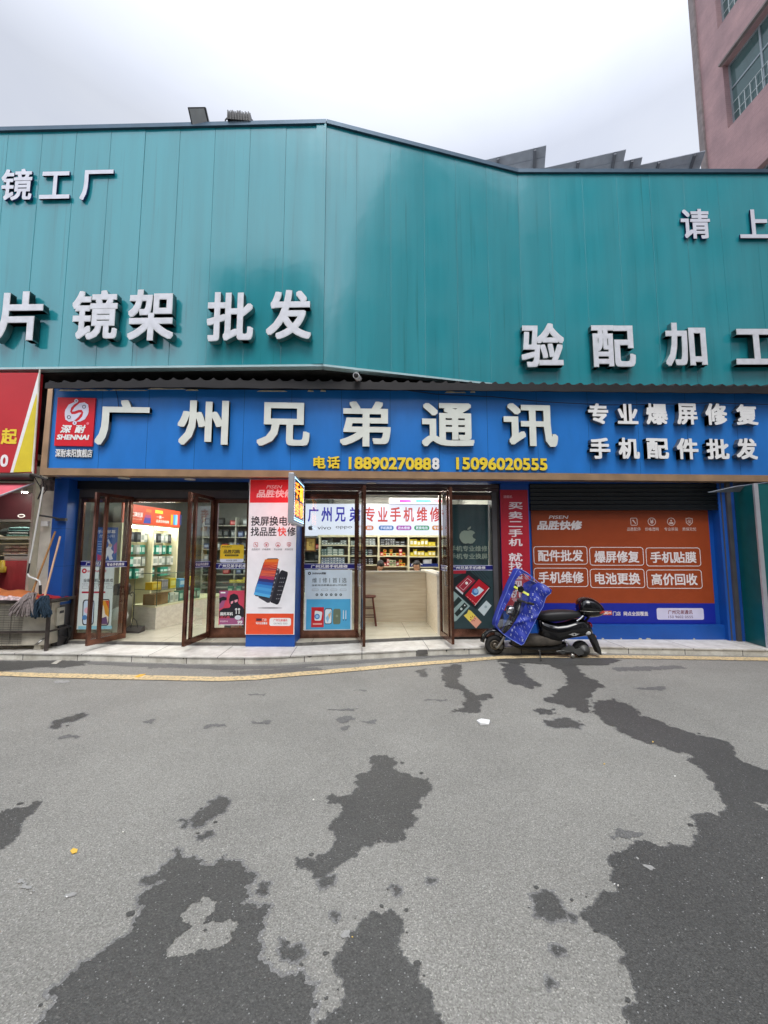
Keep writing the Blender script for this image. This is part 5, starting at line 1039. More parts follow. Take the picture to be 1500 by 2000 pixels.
# ---------------------------------------------------------------- red pillar banner and the orange board bay
RPF = Fr(None, Y=6.94)
r0, r1 = RPF.px(981, 1080)[0], RPF.px(1036.5, 1080)[0]
b = MB(); b.fbox(RPF, r0 - 0.14, 0.1, r0 - 0.002, ZS + 0.002, -0.3, -0.06, STONE); b.fbox(RPF, r0, 0.1, r1, ZS + 0.002, -0.4, 0, BLUEW); b.build('banner_pillar', bl)
pb, bx = poster('banner', RPF, (979.5, 957, 1034, 1192), '', base=hexm('B01C30'), thick=0.008)
pn = 0.0095
T(pb, RPF, '选靓机', (983, 967.5, 1000, 973), hexm('E8B0B8'), pn, 0.01)
for ch, v0, v1 in (('买', 981, 994.5), ('卖', 999, 1013.5), ('二', 1018, 1029.5), ('手', 1033.5, 1048.5), ('机', 1052, 1066.5), ('就', 1080, 1096.5), ('找', 1097.5, 1113.5), ('选', 1116, 1131.5), ('靓', 1133.5, 1149), ('机', 1151.5, 1167)):
    T(pb, RPF, ch, (993, v0, 1020, v1), hexm('ECE0E4'), pn, 0.018)
pb.build('banner', label='narrow red vertical banner with white characters on the pillar behind the scooter', cat='banner')
WP = atZ(1170, 1246, 0.1); WQ = atZ(1410, 1249, 0.1)
BAY = Fr((2.9, 7.05), (WQ.x + 0.1, 6.84))
b = MB(); ab0 = BAY.px(1036, 1100)[0]; ab1 = BAY.px(1404, 1100)[0]; zled = BAY.px(1250, 1219)[1]
b.fbox(BAY, ab0 - 0.1, 0.1, ab1 + 0.3, zled, -0.2, 0.06, BLUEW); b.fbox(BAY, ab0 - 0.1, zled + 0.002, ab1 + 0.3, ZS, -0.2, -0.02, BLUEW)
ch_ = mat('chipped_plaster', S(176, 176, 170), 0.9, var=0.1)
for a, w_ in ((1.0, 0.09), (1.16, 0.05), (1.48, 0.03), (1.78, 0.07), (1.9, 0.1), (2.7, 0.04)): b.fpoly(BAY, [(a, 0.102), (a + w_, 0.102), (a + w_ * 0.8, 0.122), (a + w_ * 0.3, 0.128)], 0.062, ch_)
b.build('bay_wall', bl)
b = MB(); zz_ = BAY.px(1250, 996)[1] + 0.02
while zz_ < ZS:
    z1_ = min(zz_ + 0.07, ZS - 0.001); P = BAY.pt; b.add([P(ab0, zz_, 0.1), P(ab1, zz_, 0.1), P(ab1, z1_ - 0.012, 0.115), P(ab0, z1_ - 0.012, 0.115), P(ab0, z1_, 0.095), P(ab1, z1_, 0.095)], [(0, 1, 2, 3), (3, 2, 5, 4)], SHUT2); zz_ = z1_ + 0.002
b.fbox(BAY, ab0, BAY.px(1250, 996)[1] - 0.01, ab1, BAY.px(1250, 996)[1] + 0.018, -0.01, 0.11, SHUT2)
b.build('roller_shutter', bl)
OB = hexm('9C421B'); OBB = hexm('14269A')
ob = MB(); BF = BAY.shift(-0.02)
q = BF.box(1040, 997, 1389, 1218); zo = BF.px(1250, 1178)[1]
ob.fbox(BF, q[0], q[1] + 0.002, q[2], zo, 0.001, 0.016, OBB); ob.fbox(BF, q[0], zo + 0.001, q[2], q[3], 0.001, 0.016, OB); pn = 0.0175
WW = hexm('EAE2E2')
T(ob, BF, 'PISEN', (1071, 1007, 1109.5, 1013.5), WW, pn, 0.01, shear=0.2); T(ob, BF, '品胜快修', (1048, 1017, 1136, 1035), WW, pn, 0.035, shear=0.15)
icons(ob, BF, (1237, 1271.8, 1309.6, 1344.8), 1019, 8, pn, hexm('E0C8C0'), ICAP, 1033.5, 13.3, hexm('E0C8C0'), 3.4)
for (u0, v0, u1, v1), tx, tp in (((1041.4, 1067, 1146.5, 1102.5), '配件批发', (1050, 1074, 1138, 1096.5)), ((1150.5, 1068.5, 1256, 1104.5), '爆屏修复', (1160, 1076, 1247, 1099)), ((1260.5, 1069.5, 1367, 1106), '手机贴膜', (1269, 1077.5, 1358.5, 1099.5)),
                             ((1042, 1109, 1147.6, 1146), '手机维修', (1051, 1116.5, 1139, 1139)), ((1151.5, 1111, 1258, 1148), '电池更换', (1161, 1118.5, 1249, 1141.5)), ((1261.7, 1112.5, 1369.7, 1149.5), '高价回收', (1271, 1120, 1360.5, 1143))):
    ob.frr(BF, *BF.box(u0, v0, u1, v1), 0.05, pn, WW, ring=0.011); T(ob, BF, tx, tp, WW, pn, 0.022)
ob.frr(BF, *BF.box(1281.5, 1187.5, 1373, 1210), 0.03, pn, hexm('D8D4EC')); T(ob, BF, '广州兄弟通讯', (1303, 1191, 1351, 1199.3), hexm('7A2A3A'), pn + .001, 0.012); T(ob, BF, '150 9602 0555', (1304, 1202, 1352, 1207), hexm('6A4A6A'), pn + .001, 0.004)
T(ob, BF, '门店', (1196, 1194, 1211, 1202), WW, pn, 0.014); T(ob, BF, '网点全国覆盖', (1217, 1194, 1264.5, 1202.5), WW, pn, 0.014)
ob.frect(BF, *BF.box(1160, 1192.5, 1194, 1201), pn, hexm('C8604C')); T(ob, BF, '10000+', (1164, 1194, 1193, 1199.5), WW, pn + .001, 0.02)
ob.build('service_board', label='large orange and blue service board with six boxed slogans behind the scooter', cat='sign')
# jamb, blue return and teal side screen at the end of the bay
b = MB(); b.fbox(BAY, ab1 + 0.005, 0.1, ab1 + 0.06, ZS, -0.02, 0.14, STONE); b.fbox(BAY, ab1 + 0.065, 0.1, ab1 + 0.13, ZS, -0.02, 0.20, STONE); b.build('bay_jamb', bl)
pA = atZ(1424, 1251, 0.1); pB = atZ(1456, 1253, 0.1); pC2 = atZ(1497, 1265, 0.1)
b = MB(); b.hexa([Vector((pA.x, pA.y, 0.1)), Vector((pB.x, pB.y, 0.1)), Vector((pB.x + 0.1, 7.1, 0.1)), Vector((pA.x, 7.1, 0.1))], [Vector((pA.x, pA.y, ZS)), Vector((pB.x, pB.y, ZS)), Vector((pB.x + 0.1, 7.1, ZS)), Vector((pA.x, 7.1, ZS))], BLUEW); b.build('blue_return', bl)
TEALP = mat('teal_panel', S(12, 92, 94), 0.3, var=0.1)
t_ = thing('side_screen', 'teal side screen with a bright metal edge at the end of the bay', 'screen', (pC2.x, pC2.y, 0.1))
b = MB(); dx = Vector((0.02, 0.0, 0)); zt2 = ZS - 0.10
b.hexa([Vector((pB.x + 0.002, pB.y - 0.003, 0.105)), Vector((pC2.x, pC2.y, 0.105)), Vector((pC2.x + 0.05, pC2.y, 0.105)), Vector((pB.x + 0.06, pB.y - 0.003, 0.105))], [Vector((pB.x + 0.002, pB.y - 0.003, zt2)), Vector((pC2.x, pC2.y, zt2)), Vector((pC2.x + 0.05, pC2.y, zt2)), Vector((pB.x + 0.06, pB.y - 0.003, zt2))], TEALP)
b.build('panel', t_)
b = MB(); b.box((pC2.x - 0.008, pC2.y - 0.03, 0.102), (pC2.x + 0.06, pC2.y - 0.001, zt2 + 0.01), ALU); b.build('metal_edge', t_)
b = MB(); b.box((pC2.x + 0.061, pC2.y, 0.105), (10, pC2.y + 0.06, zt2), TEALP); b.build('front_panel', t_)
# crumpled plastic sheet under the sign
SHT = mat('plastic_sheet', S(120, 126, 134), 0.3, var=0.1)
b = MB(); c4 = [atY(1385, 962, 6.5), atY(1440, 950, 6.4), atY(1497, 943, 6.25), atY(1540, 946, 6.25), atY(1540, 958, 6.3), atY(1480, 956, 6.4), atY(1440, 961, 6.5)]
b.add(c4 + [p + Vector((0, 0.03, 0.012)) for p in c4], [(6, 5, 1), (6, 1, 0), (5, 4, 3, 2), (5, 2, 1), (13, 12, 8), (0, 1, 8, 7), (1, 2, 9, 8), (2, 3, 10, 9), (5, 6, 13, 12), (4, 5, 12, 11)], SHT); b.build('plastic_sheet', label='grey plastic sheet folded up under the end of the blue sign', cat='sheet')
# ================================================================== INSIDE THE SHOP
LBW = glow('lightbox_white', (0.80, 0.84, 1.0), 0.8, 0.12); TUBE = glow('tube_light', (1.0, 0.97, 0.9), 38.0); TUBE2 = glow('tube_light_bright', (1.0, 0.97, 0.9), 75.0); TUBEC = glow('cabinet_light', (1.0, 0.97, 0.85), 28.0)
LBY = 10.2; LB = Fr(None, Y=LBY)
lb = thing('lightbox_sign', 'glowing white lightbox sign with blue and red characters over the back shelves', 'sign', (1, LBY, 1.9))
q = LB.box(560, 984, 905, 1047.5); b = MB(); b.fbox(LB, q[0], q[1], q[2], q[3], -0.12, -0.002, ALU); b.build('case', lb)
b = MB(); b.frect(LB, q[0] + 0.01, q[1] + 0.01, q[2] - 0.01, q[3] - 0.01, 0.0, LBW); b.build('light_face', lb)
b = MB(); KB = glow('lightbox_blue', S(30, 30, 190), 0.55, 0.15); KR = glow('lightbox_red', S(206, 60, 56), 0.6, 0.15); KG = hexm('20242E'); n = 0.003
for ch, u0, u1 in (('广', 601.5, 622), ('州', 627.7, 648), ('兄', 654.5, 675), ('弟', 682, 704)): T(b, LB, ch, (u0, 990.5, u1, 1019), KB, n, 0.02)
for ch, u0, u1 in (('专', 712, 732), ('业', 738, 757), ('手', 762, 783), ('机', 788, 808.5), ('维', 814, 834.5), ('修', 839.5, 860.5)): T(b, LB, ch, (u0, 990.5, u1, 1019), KR, n, 0.02)
for ch, u0, u1 in (('荣', 869, 886), ('耀', 889, 904)): T(b, LB, ch, (u0, 990.5, u1, 1019), KB, n, 0.02)
for ch, u0, u1 in (('通', 566, 581), ('讯', 583, 597)): pass
fruit(b, LB, (602, 1025, 611, 1035.5), KG, n); T(b, LB, 'vivo', (620, 1027, 646.5, 1034.3), KG, n, 0.0); T(b, LB, 'oppo', (655.7, 1027.5, 687.6, 1033.8), KG, n, -0.008)
for k in range(6): a = R(20 + k * 28); c = LB.px(704, 1032); b.fpoly(LB, [(c[0] + .02 * math.cos(a), c[1] + .02 * math.sin(a)), (c[0] + .075 * math.cos(a - .16), c[1] + .075 * math.sin(a - .16)), (c[0] + .075 * math.cos(a + .16), c[1] + .075 * math.sin(a + .16))], n, KR)
for u0, u1, c, tx in ((714, 729.5, (226, 124, 52), '刷机'), (739.8, 768.8, (30, 120, 200), '手机换屏'), (774, 803.6, (178, 50, 186), '进水维修'), (809, 838.4, (40, 164, 110), '更换电池'), (843.8, 874, (226, 150, 52), '专业贴膜')):
    qq = LB.box(u0, 1026.5, u1, 1035.5); b.frr(LB, *qq, 0.05, n, glow('pill_%d_%d_%d' % c, S(*c), 0.5, 0.15)); T(b, LB, tx, (u0 + 3, 1028, u1 - 3, 1034), LBW, n + .002, 0.016)
b.build('lettering', lb)
# small hanging advert strip above the lightbox
b = MB(); CFy = LB.shift(0.3); q = CFy.box(760, 973, 872, 983.5); b.fbox(CFy, *q, 0, 0.01, WHITE)
for u0, u1, c in ((780, 803, 'B03AA0'), (812, 842, '3CA48C'), (846, 868, 'E07080')): b.frr(CFy, *CFy.box(u0, 976, u1, 981.5), 0.03, 0.0115, hexm(c))
b.build('ceiling_banner', label='thin white banner strip with coloured tags above the lightbox sign', cat='banner')
# ceiling lights
for i, (x, y, l, ax) in enumerate(((0.2, 8.2, 1.2, 0), (1.6, 8.3, 1.2, 0), (0.3, 9.5, 1.2, 0), (1.7, 9.5, 1.2, 0), (-2.6, 8.4, 1.2, 1), (-2.4, 10.2, 1.2, 1), (-3.6, 9.6, 1.2, 1))):
    d = Vector((l / 2, 0, 0)) if ax == 0 else Vector((0, l / 2, 0)); e = Vector((0, 0.06, 0)) if ax == 0 else Vector((0.06, 0, 0)); c = Vector((x, y, 2.955))
    t_ = thing('ceiling_light', ('white tube light on the ceiling of the shop over the wood counter', 'white tube light on the ceiling of the shop over the glass counter')[ax], 'ceiling light', tuple(c), group=('tube lights over the wood counter', 'tube lights over the glass counter')[ax])
    b = MB(); b.box(tuple(c - d - e - Vector((0, 0, 0.0))), tuple(c + d + e + Vector((0, 0, 0.023))), WHITE); b.build('fitting', t_)
    b = MB(); b.box(tuple(c - d * 0.97 - e * 0.7 - Vector((0, 0, 0.03))), tuple(c + d * 0.97 + e * 0.7 - Vector((0, 0, 0.002))), (TUBE, TUBE2)[ax]); b.build('tube', t_)

# ---- back shelves with boxes
SHW = mat('shelf_cream', S(226, 220, 186), 0.5, var=0.06); SHB = mat('shelf_back', S(120, 104, 94), 0.7, var=0.12)
SB = Fr(None, Y=10.18); zsh0 = 0.15; zsh1 = SB.px(740, 1049)[1]
shelf = thing('wall_shelf', 'cream wall shelf unit full of small boxes under the lightbox sign', 'shelf', (1, 10.3, 0.15))
b = MB(); ax0, ax1 = SB.px(622, 1080)[0], SB.px(905, 1080)[0]; posts = [SB.px(u, 1080)[0] for u in (624, 681.5, 739.5, 798, 858, 905)]
for a in posts: b.fbox(SB, a - 0.022, zsh0, a + 0.022, zsh1, -0.3, 0, SHW)
b.fbox(SB, ax0 - 0.022, zsh1 + 0.001, ax1, zsh1 + 0.05, -0.3, 0.002, SHW); b.build('upright', shelf)
rows = {0: (1065, 1085.5, 1101.5), 1: (1066, 1086, 1104), 2: (1066.3, 1086.6, 1107), 3: (1067.3, 1087.6, 1108.5), 4: (1067.5, 1088, 1109)}
b = MB(); lev = []
for k in range(5):
    zz = [SB.px(700, v)[1] for v in rows[k]] + [0.75, 0.4]
    for z in zz: b = MB(); b.fbox(SB, posts[k] + 0.023, z - 0.012, posts[k + 1] - 0.023, z + 0.012, -0.29, -0.002, SHW); b.build('shelf_board', shelf)
    lev.append(zz)
b = MB(); b.fbox(SB, ax0, zsh0, ax1, zsh1, -0.32, -0.3, SHB); b.build('back_panel', shelf)
def mini_box(name, w, h, d, mats_, stripe=None):
    """template mesh of one small carton, kept in local coordinates (base centre at 0)"""
    b = MB(); b.box((-w / 2, 0, 0), (w / 2, d, h), mats_[0])
    if len(mats_) > 1:
        b.add([(-w / 2 + w * .12, -0.0015, h * .25), (w / 2 - w * .12, -0.0015, h * .25), (w / 2 - w * .12, -0.0015, h * .75), (-w / 2 + w * .12, -0.0015, h * .75)], [(0, 1, 2, 3)], mats_[1])
    if len(mats_) > 2:
        b.add([(-w * .2, -0.0025, h * .35), (w * .2, -0.0025, h * .35), (w * .2, -0.0025, h * .65), (-w * .2, -0.0025, h * .65)], [(0, 1, 2, 3)], mats_[2])
    me = bpy.data.meshes.new(name); me.from_pydata([tuple(p) for p in b.v], [], b.f)
    for m in b.mats: me.materials.append(m)
    me.polygons.foreach_set('material_index', b.m); return me
def put(name, me, loc, label, group, cat='box', rz=0.0):
    o = bpy.data.objects.new(name, me); COL.objects.link(o); o.location = loc; o.rotation_euler = (0, 0, rz); return tag(o, label, cat, group)
HX = hexm
def fill(fr, a0, a1, z, top, w, h, nst, kinds, label, group, depth=0.03, gap=0.004, name='box', prob=1.0):
    a = a0 + w / 2 + 0.01
    while a + w / 2 < a1:
        me = random.choice(kinds); zz = z + 0.013; k = random.randint(*nst)
        for i in range(k):
            if zz + h > top: break
            if random.random() < prob: put(name, me, fr.pt(a + random.uniform(-.004, .004), zz, -depth - random.uniform(0, .03)), label, group, rz=random.uniform(-0.03, 0.03))
            zz += h + 0.002
        a += w + gap
K = lambda *c: [HX(x) if isinstance(x, str) else x for x in c]
greys = [mini_box('box_grey', .15, .055, .18, K('8A9494', 'D8E0E0', '3A5058')), mini_box('box_grey_b', .15, .055, .18, K('7A8280', 'C4CCC8'))]
teals = [mini_box('box_teal', .135, .05, .18, K('4E7270', 'CCD8D8', '28484C')), mini_box('box_teal_b', .135, .05, .18, K('6A8280', 'DCE4E0'))]
blues = [mini_box('box_blue', .14, .048, .18, K('8A9CB4', 'E4E8F0', '2C4478'))]
blacks = [mini_box('box_black', .12, .05, .18, K('26282C', '8C9298')), mini_box('box_black_b', .12, .06, .18, K('303236', 'C8CCD0', '303236'))]
mixd = [mini_box('box_red', .07, .085, .12, K('C03038', 'F0D0C0')), mini_box('box_yel', .07, .07, .12, K('D8B03C', 'B02C2C')), mini_box('box_cream', .08, .06, .12, K('E0D8BC', '58804C')), mini_box('box_redb', .06, .11, .12, K('A82830', 'E8E0D8'))]
yels = [mini_box('box_yellow', .085, .10, .12, K('D8C42C', 'E8DC60')), mini_box('box_yellow_tall', .085, .17, .12, K('D8C42C', 'F4F4E8')), mini_box('box_yellow_mid', .085, .13, .12, K('CDB828', 'F0ECD0'))]
def bay(k, r): return posts[k] + 0.03, posts[k + 1] - 0.03, lev[k][r], (lev[k][r - 1] - 0.02 if r else zsh1 - 0.02)
def fb(k, r, w, h, nst, kinds, label, group):
    a0, a1, z, t = bay(k, r); fill(SB, a0, a1, z, t, w, h, nst, kinds, label, group)
for k in (0, 1):
    w_ = ('first', 'second')[k]
    fb(k, 0, .15, .055, (1, 3), greys, 'grey spare part box on the top shelf of the %s shelf bay' % w_, 'grey boxes in the %s bay' % w_)
    fb(k, 1, .135, .05, (3, 4), teals if k == 0 else teals + blacks, 'teal spare part box in the middle stacks of the %s shelf bay' % w_, 'teal boxes in the %s bay' % w_)
    fb(k, 2, .14, .048, (3, 4), blues if k == 0 else blacks, '%s spare part box in the low stacks of the %s shelf bay' % (('blue grey', 'black')[k], w_), 'low boxes in the %s bay' % w_)
fb(2, 0, .12, .055, (2, 3), blacks, 'black spare part box on the top shelf of the third shelf bay', 'black boxes in the third bay')
fb(2, 1, .075, .085, (1, 2), mixd, 'small red or yellow carton on the middle shelf of the third bay', 'red and yellow cartons, middle shelf')
fb(2, 2, .075, .085, (1, 3), mixd, 'small red or yellow carton on the low shelf of the third bay', 'red and yellow cartons, low shelf')
fb(3, 0, .088, .10, (1, 1), yels, 'bright yellow carton on the top shelf of the fourth bay', 'yellow cartons, top shelf')
fb(3, 1, .088, .10, (1, 1), yels, 'bright yellow carton on the middle shelf of the fourth bay', 'yellow cartons, middle shelf')
fb(4, 1, .14, .05, (2, 4), teals, 'teal box in the shelf bay half hidden by the open door', 'teal boxes in the last bay')
fb(4, 0, .14, .05, (1, 3), greys, 'grey box in the shelf bay half hidden by the open door', 'grey boxes in the last bay')
a0, a1, z, t = bay(3, 2); b = MB(); b.fbox(SB, a0, z + 0.013, a1, z + 0.09, -0.2, -0.02, HX('1C3078')); b.build('storage_tray', label='blue plastic tray on the low shelf of the fourth bay', cat='tray')
b = MB(); b.fbox(SB, a0 + 0.35, z + 0.091, a0 + 0.55, z + 0.2, -0.2, -0.04, HX('C8CCD0')); b.build('box', label='pale grey box standing in the blue tray', cat='box')
# framed certificate on the side of the wall
b = MB(); CB = Fr(None, Y=10.5); q = CB.box(597, 1050, 617, 1077); b.fbox(CB, *q, 0, 0.03, HX('7A5030')); b.fbox(CB, q[0] + .03, q[1] + .03, q[2] - .03, q[3] - .03, 0.0301, 0.033, HX('D8B868')); b.text(CB, '证书', (q[0] + .09, q[1] + .13, q[2] - .09, q[3] - .1), HX('8A6030'), 0.0345, 0.01); b.build('framed_certificate', label='small gold framed certificate on the wall beside the shelves', cat='picture')

# ---- wood reception counter
def wood(name, c0, c1, sc_=(2.0, 20, 26)):
    m = bpy.data.materials.new(name); m.use_nodes = True; t = m.node_tree; bs = t.nodes['Principled BSDF']; ln = t.links.new
    g = t.nodes.new('ShaderNodeNewGeometry'); mp_ = t.nodes.new('ShaderNodeMapping'); mp_.inputs['Scale'].default_value = sc_
    nn_ = t.nodes.new('ShaderNodeTexNoise'); nn_.inputs['Scale'].default_value = 1; nn_.inputs['Detail'].default_value = 7; nn_.inputs['Distortion'].default_value = 0.6
    r = t.nodes.new('ShaderNodeValToRGB'); r.color_ramp.elements[0].position = 0.3; r.color_ramp.elements[1].position = 0.68; r.color_ramp.elements[0].color = (*c0, 1); r.color_ramp.elements[1].color = (*c1, 1)
    ln(g.outputs['Position'], mp_.inputs[0]); ln(mp_.outputs[0], nn_.inputs['Vector']); ln(nn_.outputs['Fac'], r.inputs[0]); ln(r.outputs[0], bs.inputs['Base Color']); bs.inputs['Roughness'].default_value = 0.45
    return m
OAK = wood('oak_laminate', S(220, 204, 178), S(238, 227, 206)); PALEW = wood('pale_laminate', S(214, 206, 192), S(234, 228, 214), (2, 12, 18))
REDW = wood('red_brown_wood', S(74, 30, 20), S(112, 52, 34), (14, 14, 2))
cn = thing('reception_counter', 'L shaped light oak reception counter with pale end panel', 'counter', (0.5, 8.6, 0.15))
YC = 8.48; C0, C1 = -0.80, 1.31; HC = 1.15
b = MB(); b.box((C0, YC, 0.15), (C1, YC + 0.03, HC), OAK); b.build('front_panel', cn)
b = MB(); b.box((C0, YC - 0.03, HC + 0.001), (C1 - 0.001, YC + 0.10, HC + 0.032), PALEW); b.box((C0, YC + 0.1, 0.9), (C1, YC + 0.6, 0.93), PALEW); b.build('counter_top', cn, bevel=0.004)
b = MB(); b.box((1.315, 7.26, 0.15), (1.335, YC + 0.6, HC), OAK); b.box((1.315, 7.24, 0.15), (1.50, 7.259, HC), PALEW); b.box((1.48, 7.26, 0.15), (1.50, YC + 0.6, HC), PALEW); b.box((1.29, 7.22, HC + 0.001), (1.54, YC + 0.6, HC + 0.04), PALEW); b.build('wing', cn)
b = MB(); b.box((1.36, 7.3, HC + 0.042), (1.5, 7.5, HC + 0.06), HX('B0B4B8')); b.build('paper_tray', label='flat grey tray lying on the near end of the reception counter', cat='tray')
# stool
st = thing('bar_stool', 'red brown wooden bar stool in front of the oak counter', 'stool', (0.12, 8.2, 0.15))
b = MB(); b.lathe((0.12, 8.2, 0.68), (0, 0, 1), [(0, 0.13), (0.005, 0.15), (0.03, 0.155), (0.04, 0.145), (0.036, 0.02)], REDW); b.build('seat', st)
for sx_, sy_ in ((-1, -1), (1, -1), (1, 1), (-1, 1)):
    b = MB(); b.cyl((0.12 + sx_ * .15, 8.2 + sy_ * .15, 0.15), (0.12 + sx_ * .085, 8.2 + sy_ * .085, 0.685), 0.02, REDW, 0.017, 8); b.build('leg', st)
b = MB()
for z, s_ in ((0.32, 0.132), (0.48, 0.112)):
    for (x0, y0), (x1, y1) in (((-1, -1), (1, -1)), ((1, -1), (1, 1)), ((1, 1), (-1, 1)), ((-1, 1), (-1, -1))): b.cyl((0.12 + x0 * s_, 8.2 + y0 * s_, z + (.04 if x0 == x1 else 0)), (0.12 + x1 * s_, 8.2 + y1 * s_, z + (.04 if x0 == x1 else 0)), 0.011, REDW, k=6)
b.build('stretcher', st)

# ---- hanging-goods cabinet, fascia and glass counter on the other side
GLS = glassm('case_glass', (0.90, 0.95, 0.91), f0=0.06)
cA = Vector((-4.72, 8.30)); cB = Vector((-4.44, 10.15))
CBF = Fr(cA, cB)
cab = thing('display_cabinet', 'tall cream display cabinet with hanging phone cases under an orange fascia', 'cabinet', (-4.7, 9.2, 0.15))
zf0, zf1 = CBF.px(300, 1026)[1], CBF.px(300, 991)[1]; WC = CBF.len
b = MB(); 
for a in (0.0, WC * 0.5, WC - 0.04): b.fbox(CBF, a, 0.15, a + 0.045, zf0 - 0.002, -0.36, 0, SHW)
b.build('upright', cab)
b = MB(); b.fbox(CBF, 0, 0.15, WC, zf0, -0.39, -0.365, mat('cabinet_back', S(150, 146, 122), 0.7, var=0.06)); b.build('back_panel', cab)
b = MB(); b.fbox(CBF, 0.05, zf0 - 0.03, WC - 0.05, zf0 - 0.003, -0.36, -0.01, SHW); b.build('cabinet_top', cab)
b = MB(); b.fbox(CBF, 0.1, zf0 - 0.075, WC * 0.5 - 0.05, zf0 - 0.045, -0.14, -0.06, TUBEC); b.fbox(CBF, WC * .5 + 0.1, zf0 - 0.075, WC - 0.1, zf0 - 0.045, -0.14, -0.06, TUBEC); b.build('tube_light', cab)
b = MB(); FO = HX('C84A26'); b.fbox(CBF, -0.02, zf0, WC + 0.02, zf1, -0.02, 0.012, FO)
T(b, CBF, '口碑好屏', (257, 1000, 278, 1010), WHITE, .014, 0.014); T(b, CBF, '官方正品保障', (257, 1012, 276, 1015.5), HX('F0C0A8'), .014, 0.004)
c_ = lambda *p: CBF.px(*p)
grad_quad(b, CBF, [c_(285, 994), c_(295, 996), c_(293, 1022.5), c_(279, 1022)], .014, ['C87028', 'B84A34', '9A3A6A', '503488', '2848A0'])
b.frect(CBF, *CBF.box(302, 997, 317, 1003), .014, HX('F0D040')); T(b, CBF, '一换一', (305, 1007, 319, 1013.5), WHITE, .014, 0.014); T(b, CBF, '品质自有保障', (304, 1016, 329, 1021.5), WHITE, .014, 0.01)
for u, c in ((333, 'D8A030'), (338, '3C8CC8'), (342, '78B8D8'), (346, 'D84838'), (350, '283868')): b.fpoly(CBF, [c_(u, 1005), c_(u + 4, 1006), c_(u + 3, 1026), c_(u - 1, 1025)], .014, HX(c))
b.build('fascia', cab)
# hooks of packs hanging in the cabinet
packs = [mini_box('pack_white', .115, .2, .07, K('D8DAD4', '9AA49C')), mini_box('pack_teal', .115, .2, .07, K('2E8A78', 'C0D8D0')), mini_box('pack_black', .12, .21, .07, K('202428', '5A6064')), mini_box('pack_clear', .115, .2, .07, K('98A29C', 'C8CEC8')), mini_box('pack_brown', .115, .21, .07, K('6A5A34', 'A89060'))]
rzc = math.atan2(CBF.d.y, CBF.d.x)
pat = [(2.10 - .32, (2, 2, 0, 3)), (1.52, (3, 4, 1, 1)), (1.27, (0, 3, 0, 3, 1)), (1.02, (1, 1, 3, 0))]
for half in (0, 1):
    for z, ks in pat:
        a = half * WC * 0.5 + 0.12
        for i in range(7):
            if random.random() < 0.97:
                p = CBF.pt(a, z, -0.16 + random.uniform(0, .08)); put('hanging_pack', packs[random.choice(ks)], p, 'phone accessory pack hanging in the %s half of the lit display cabinet' % ('near', 'far')[half], 'packs hanging in the %s cabinet half' % ('near', 'far')[half], 'pack', rzc)
            a += 0.122
for z in (1.99, 1.74, 1.49, 1.24): b = MB(); b.fbox(CBF, 0.05, z, WC - 0.05, z + 0.006, -0.34, -0.32, DGREY); b.build('hook_rail', cab)
# glass counter
gc = thing('glass_counter', 'long glass showcase counter on a pale wood base', 'counter', (-3.7, 8.8, 0.15))
A, B_, C_, D_ = Vector((-4.37, 8.22)), Vector((-3.81, 7.93)), Vector((-3.33, 9.55)), Vector((-3.93, 9.75))
E1, E2 = Vector((-1.1, 9.72)), Vector((-1.1, 10.3))
base_z, gl_z = 0.575, 1.17
def prism(mb, pts, z0, z1, m, caps=True):
    k = len(pts); mb.add([Vector((p.x, p.y, z0)) for p in pts] + [Vector((p.x, p.y, z1)) for p in pts], [(i, (i + 1) % k, k + (i + 1) % k, k + i) for i in range(k)] + ([tuple(range(k, 2 * k)), tuple(reversed(range(k)))] if caps else []), m)
plan = [A, B_, C_, E1, E2, Vector((-3.9, 10.2))]
b = MB(); prism(b, plan, 0.15, base_z - 0.031, PALEW); ce = sum(plan, Vector((0, 0))) / 6; prism(b, [p + (p - ce).normalized() * 0.025 for p in plan], base_z - 0.03, base_z, SHW); b.build('base', gc)
def pan(mb, p, q_, z0, z1): mb.add([Vector((p.x, p.y, z0)), Vector((q_.x, q_.y, z0)), Vector((q_.x, q_.y, z1)), Vector((p.x, p.y, z1))], [(0, 1, 2, 3)], GLS)
b = MB(); pan(b, A, B_, base_z, gl_z); pan(b, B_, C_, base_z, gl_z); pan(b, C_, E1, base_z, gl_z)
b.add([Vector((p.x, p.y, gl_z)) for p in plan], [tuple(range(6))], GLS); b.build('pane', gc)
EDG = mat('glass_edge', S(60, 88, 78), 0.2, var=0.05); b = MB()
for p, q_ in ((A, B_), (B_, C_), (C_, E1)):
    b.tube([Vector((p.x, p.y, gl_z)), Vector((q_.x, q_.y, gl_z))], 0.006, EDG, 6); b.tube([Vector((p.x, p.y, 0.86)), Vector((q_.x, q_.y, 0.86))], 0.005, EDG, 6)
for p in (A, B_, C_): b.tube([Vector((p.x, p.y, base_z)), Vector((p.x, p.y, gl_z))], 0.006, EDG, 6)
b.build('glass_edge', gc)
b = MB(); ins = [ce + (p - ce) * 0.97 for p in plan]; b.add([Vector((p.x, p.y, 0.862)) for p in ins], [tuple(range(6))], GLS); b.build('glass_shelf', gc)
GCF = Fr(B_, C_); rzg = math.atan2(GCF.d.y, GCF.d.x)
def gput(a, z, nn_, me, name, label, group=None): put(name, me, GCF.pt(a, z, -nn_), label, group, rz=rzg)
yb = mini_box('carton_yellow', .22, .14, .16, K('E0B828', 'F0D868')); yb2 = mini_box('carton_yellow_tall', .16, .19, .14, K('E4CC30', 'F4EC90')); gb = mini_box('carton_grey', .05, .17, .15, K('8A8A94', 'B8B0B8')); bb_ = mini_box('carton_blue', .2, .16, .16, K('58A0D8', 'C8E0F4'))
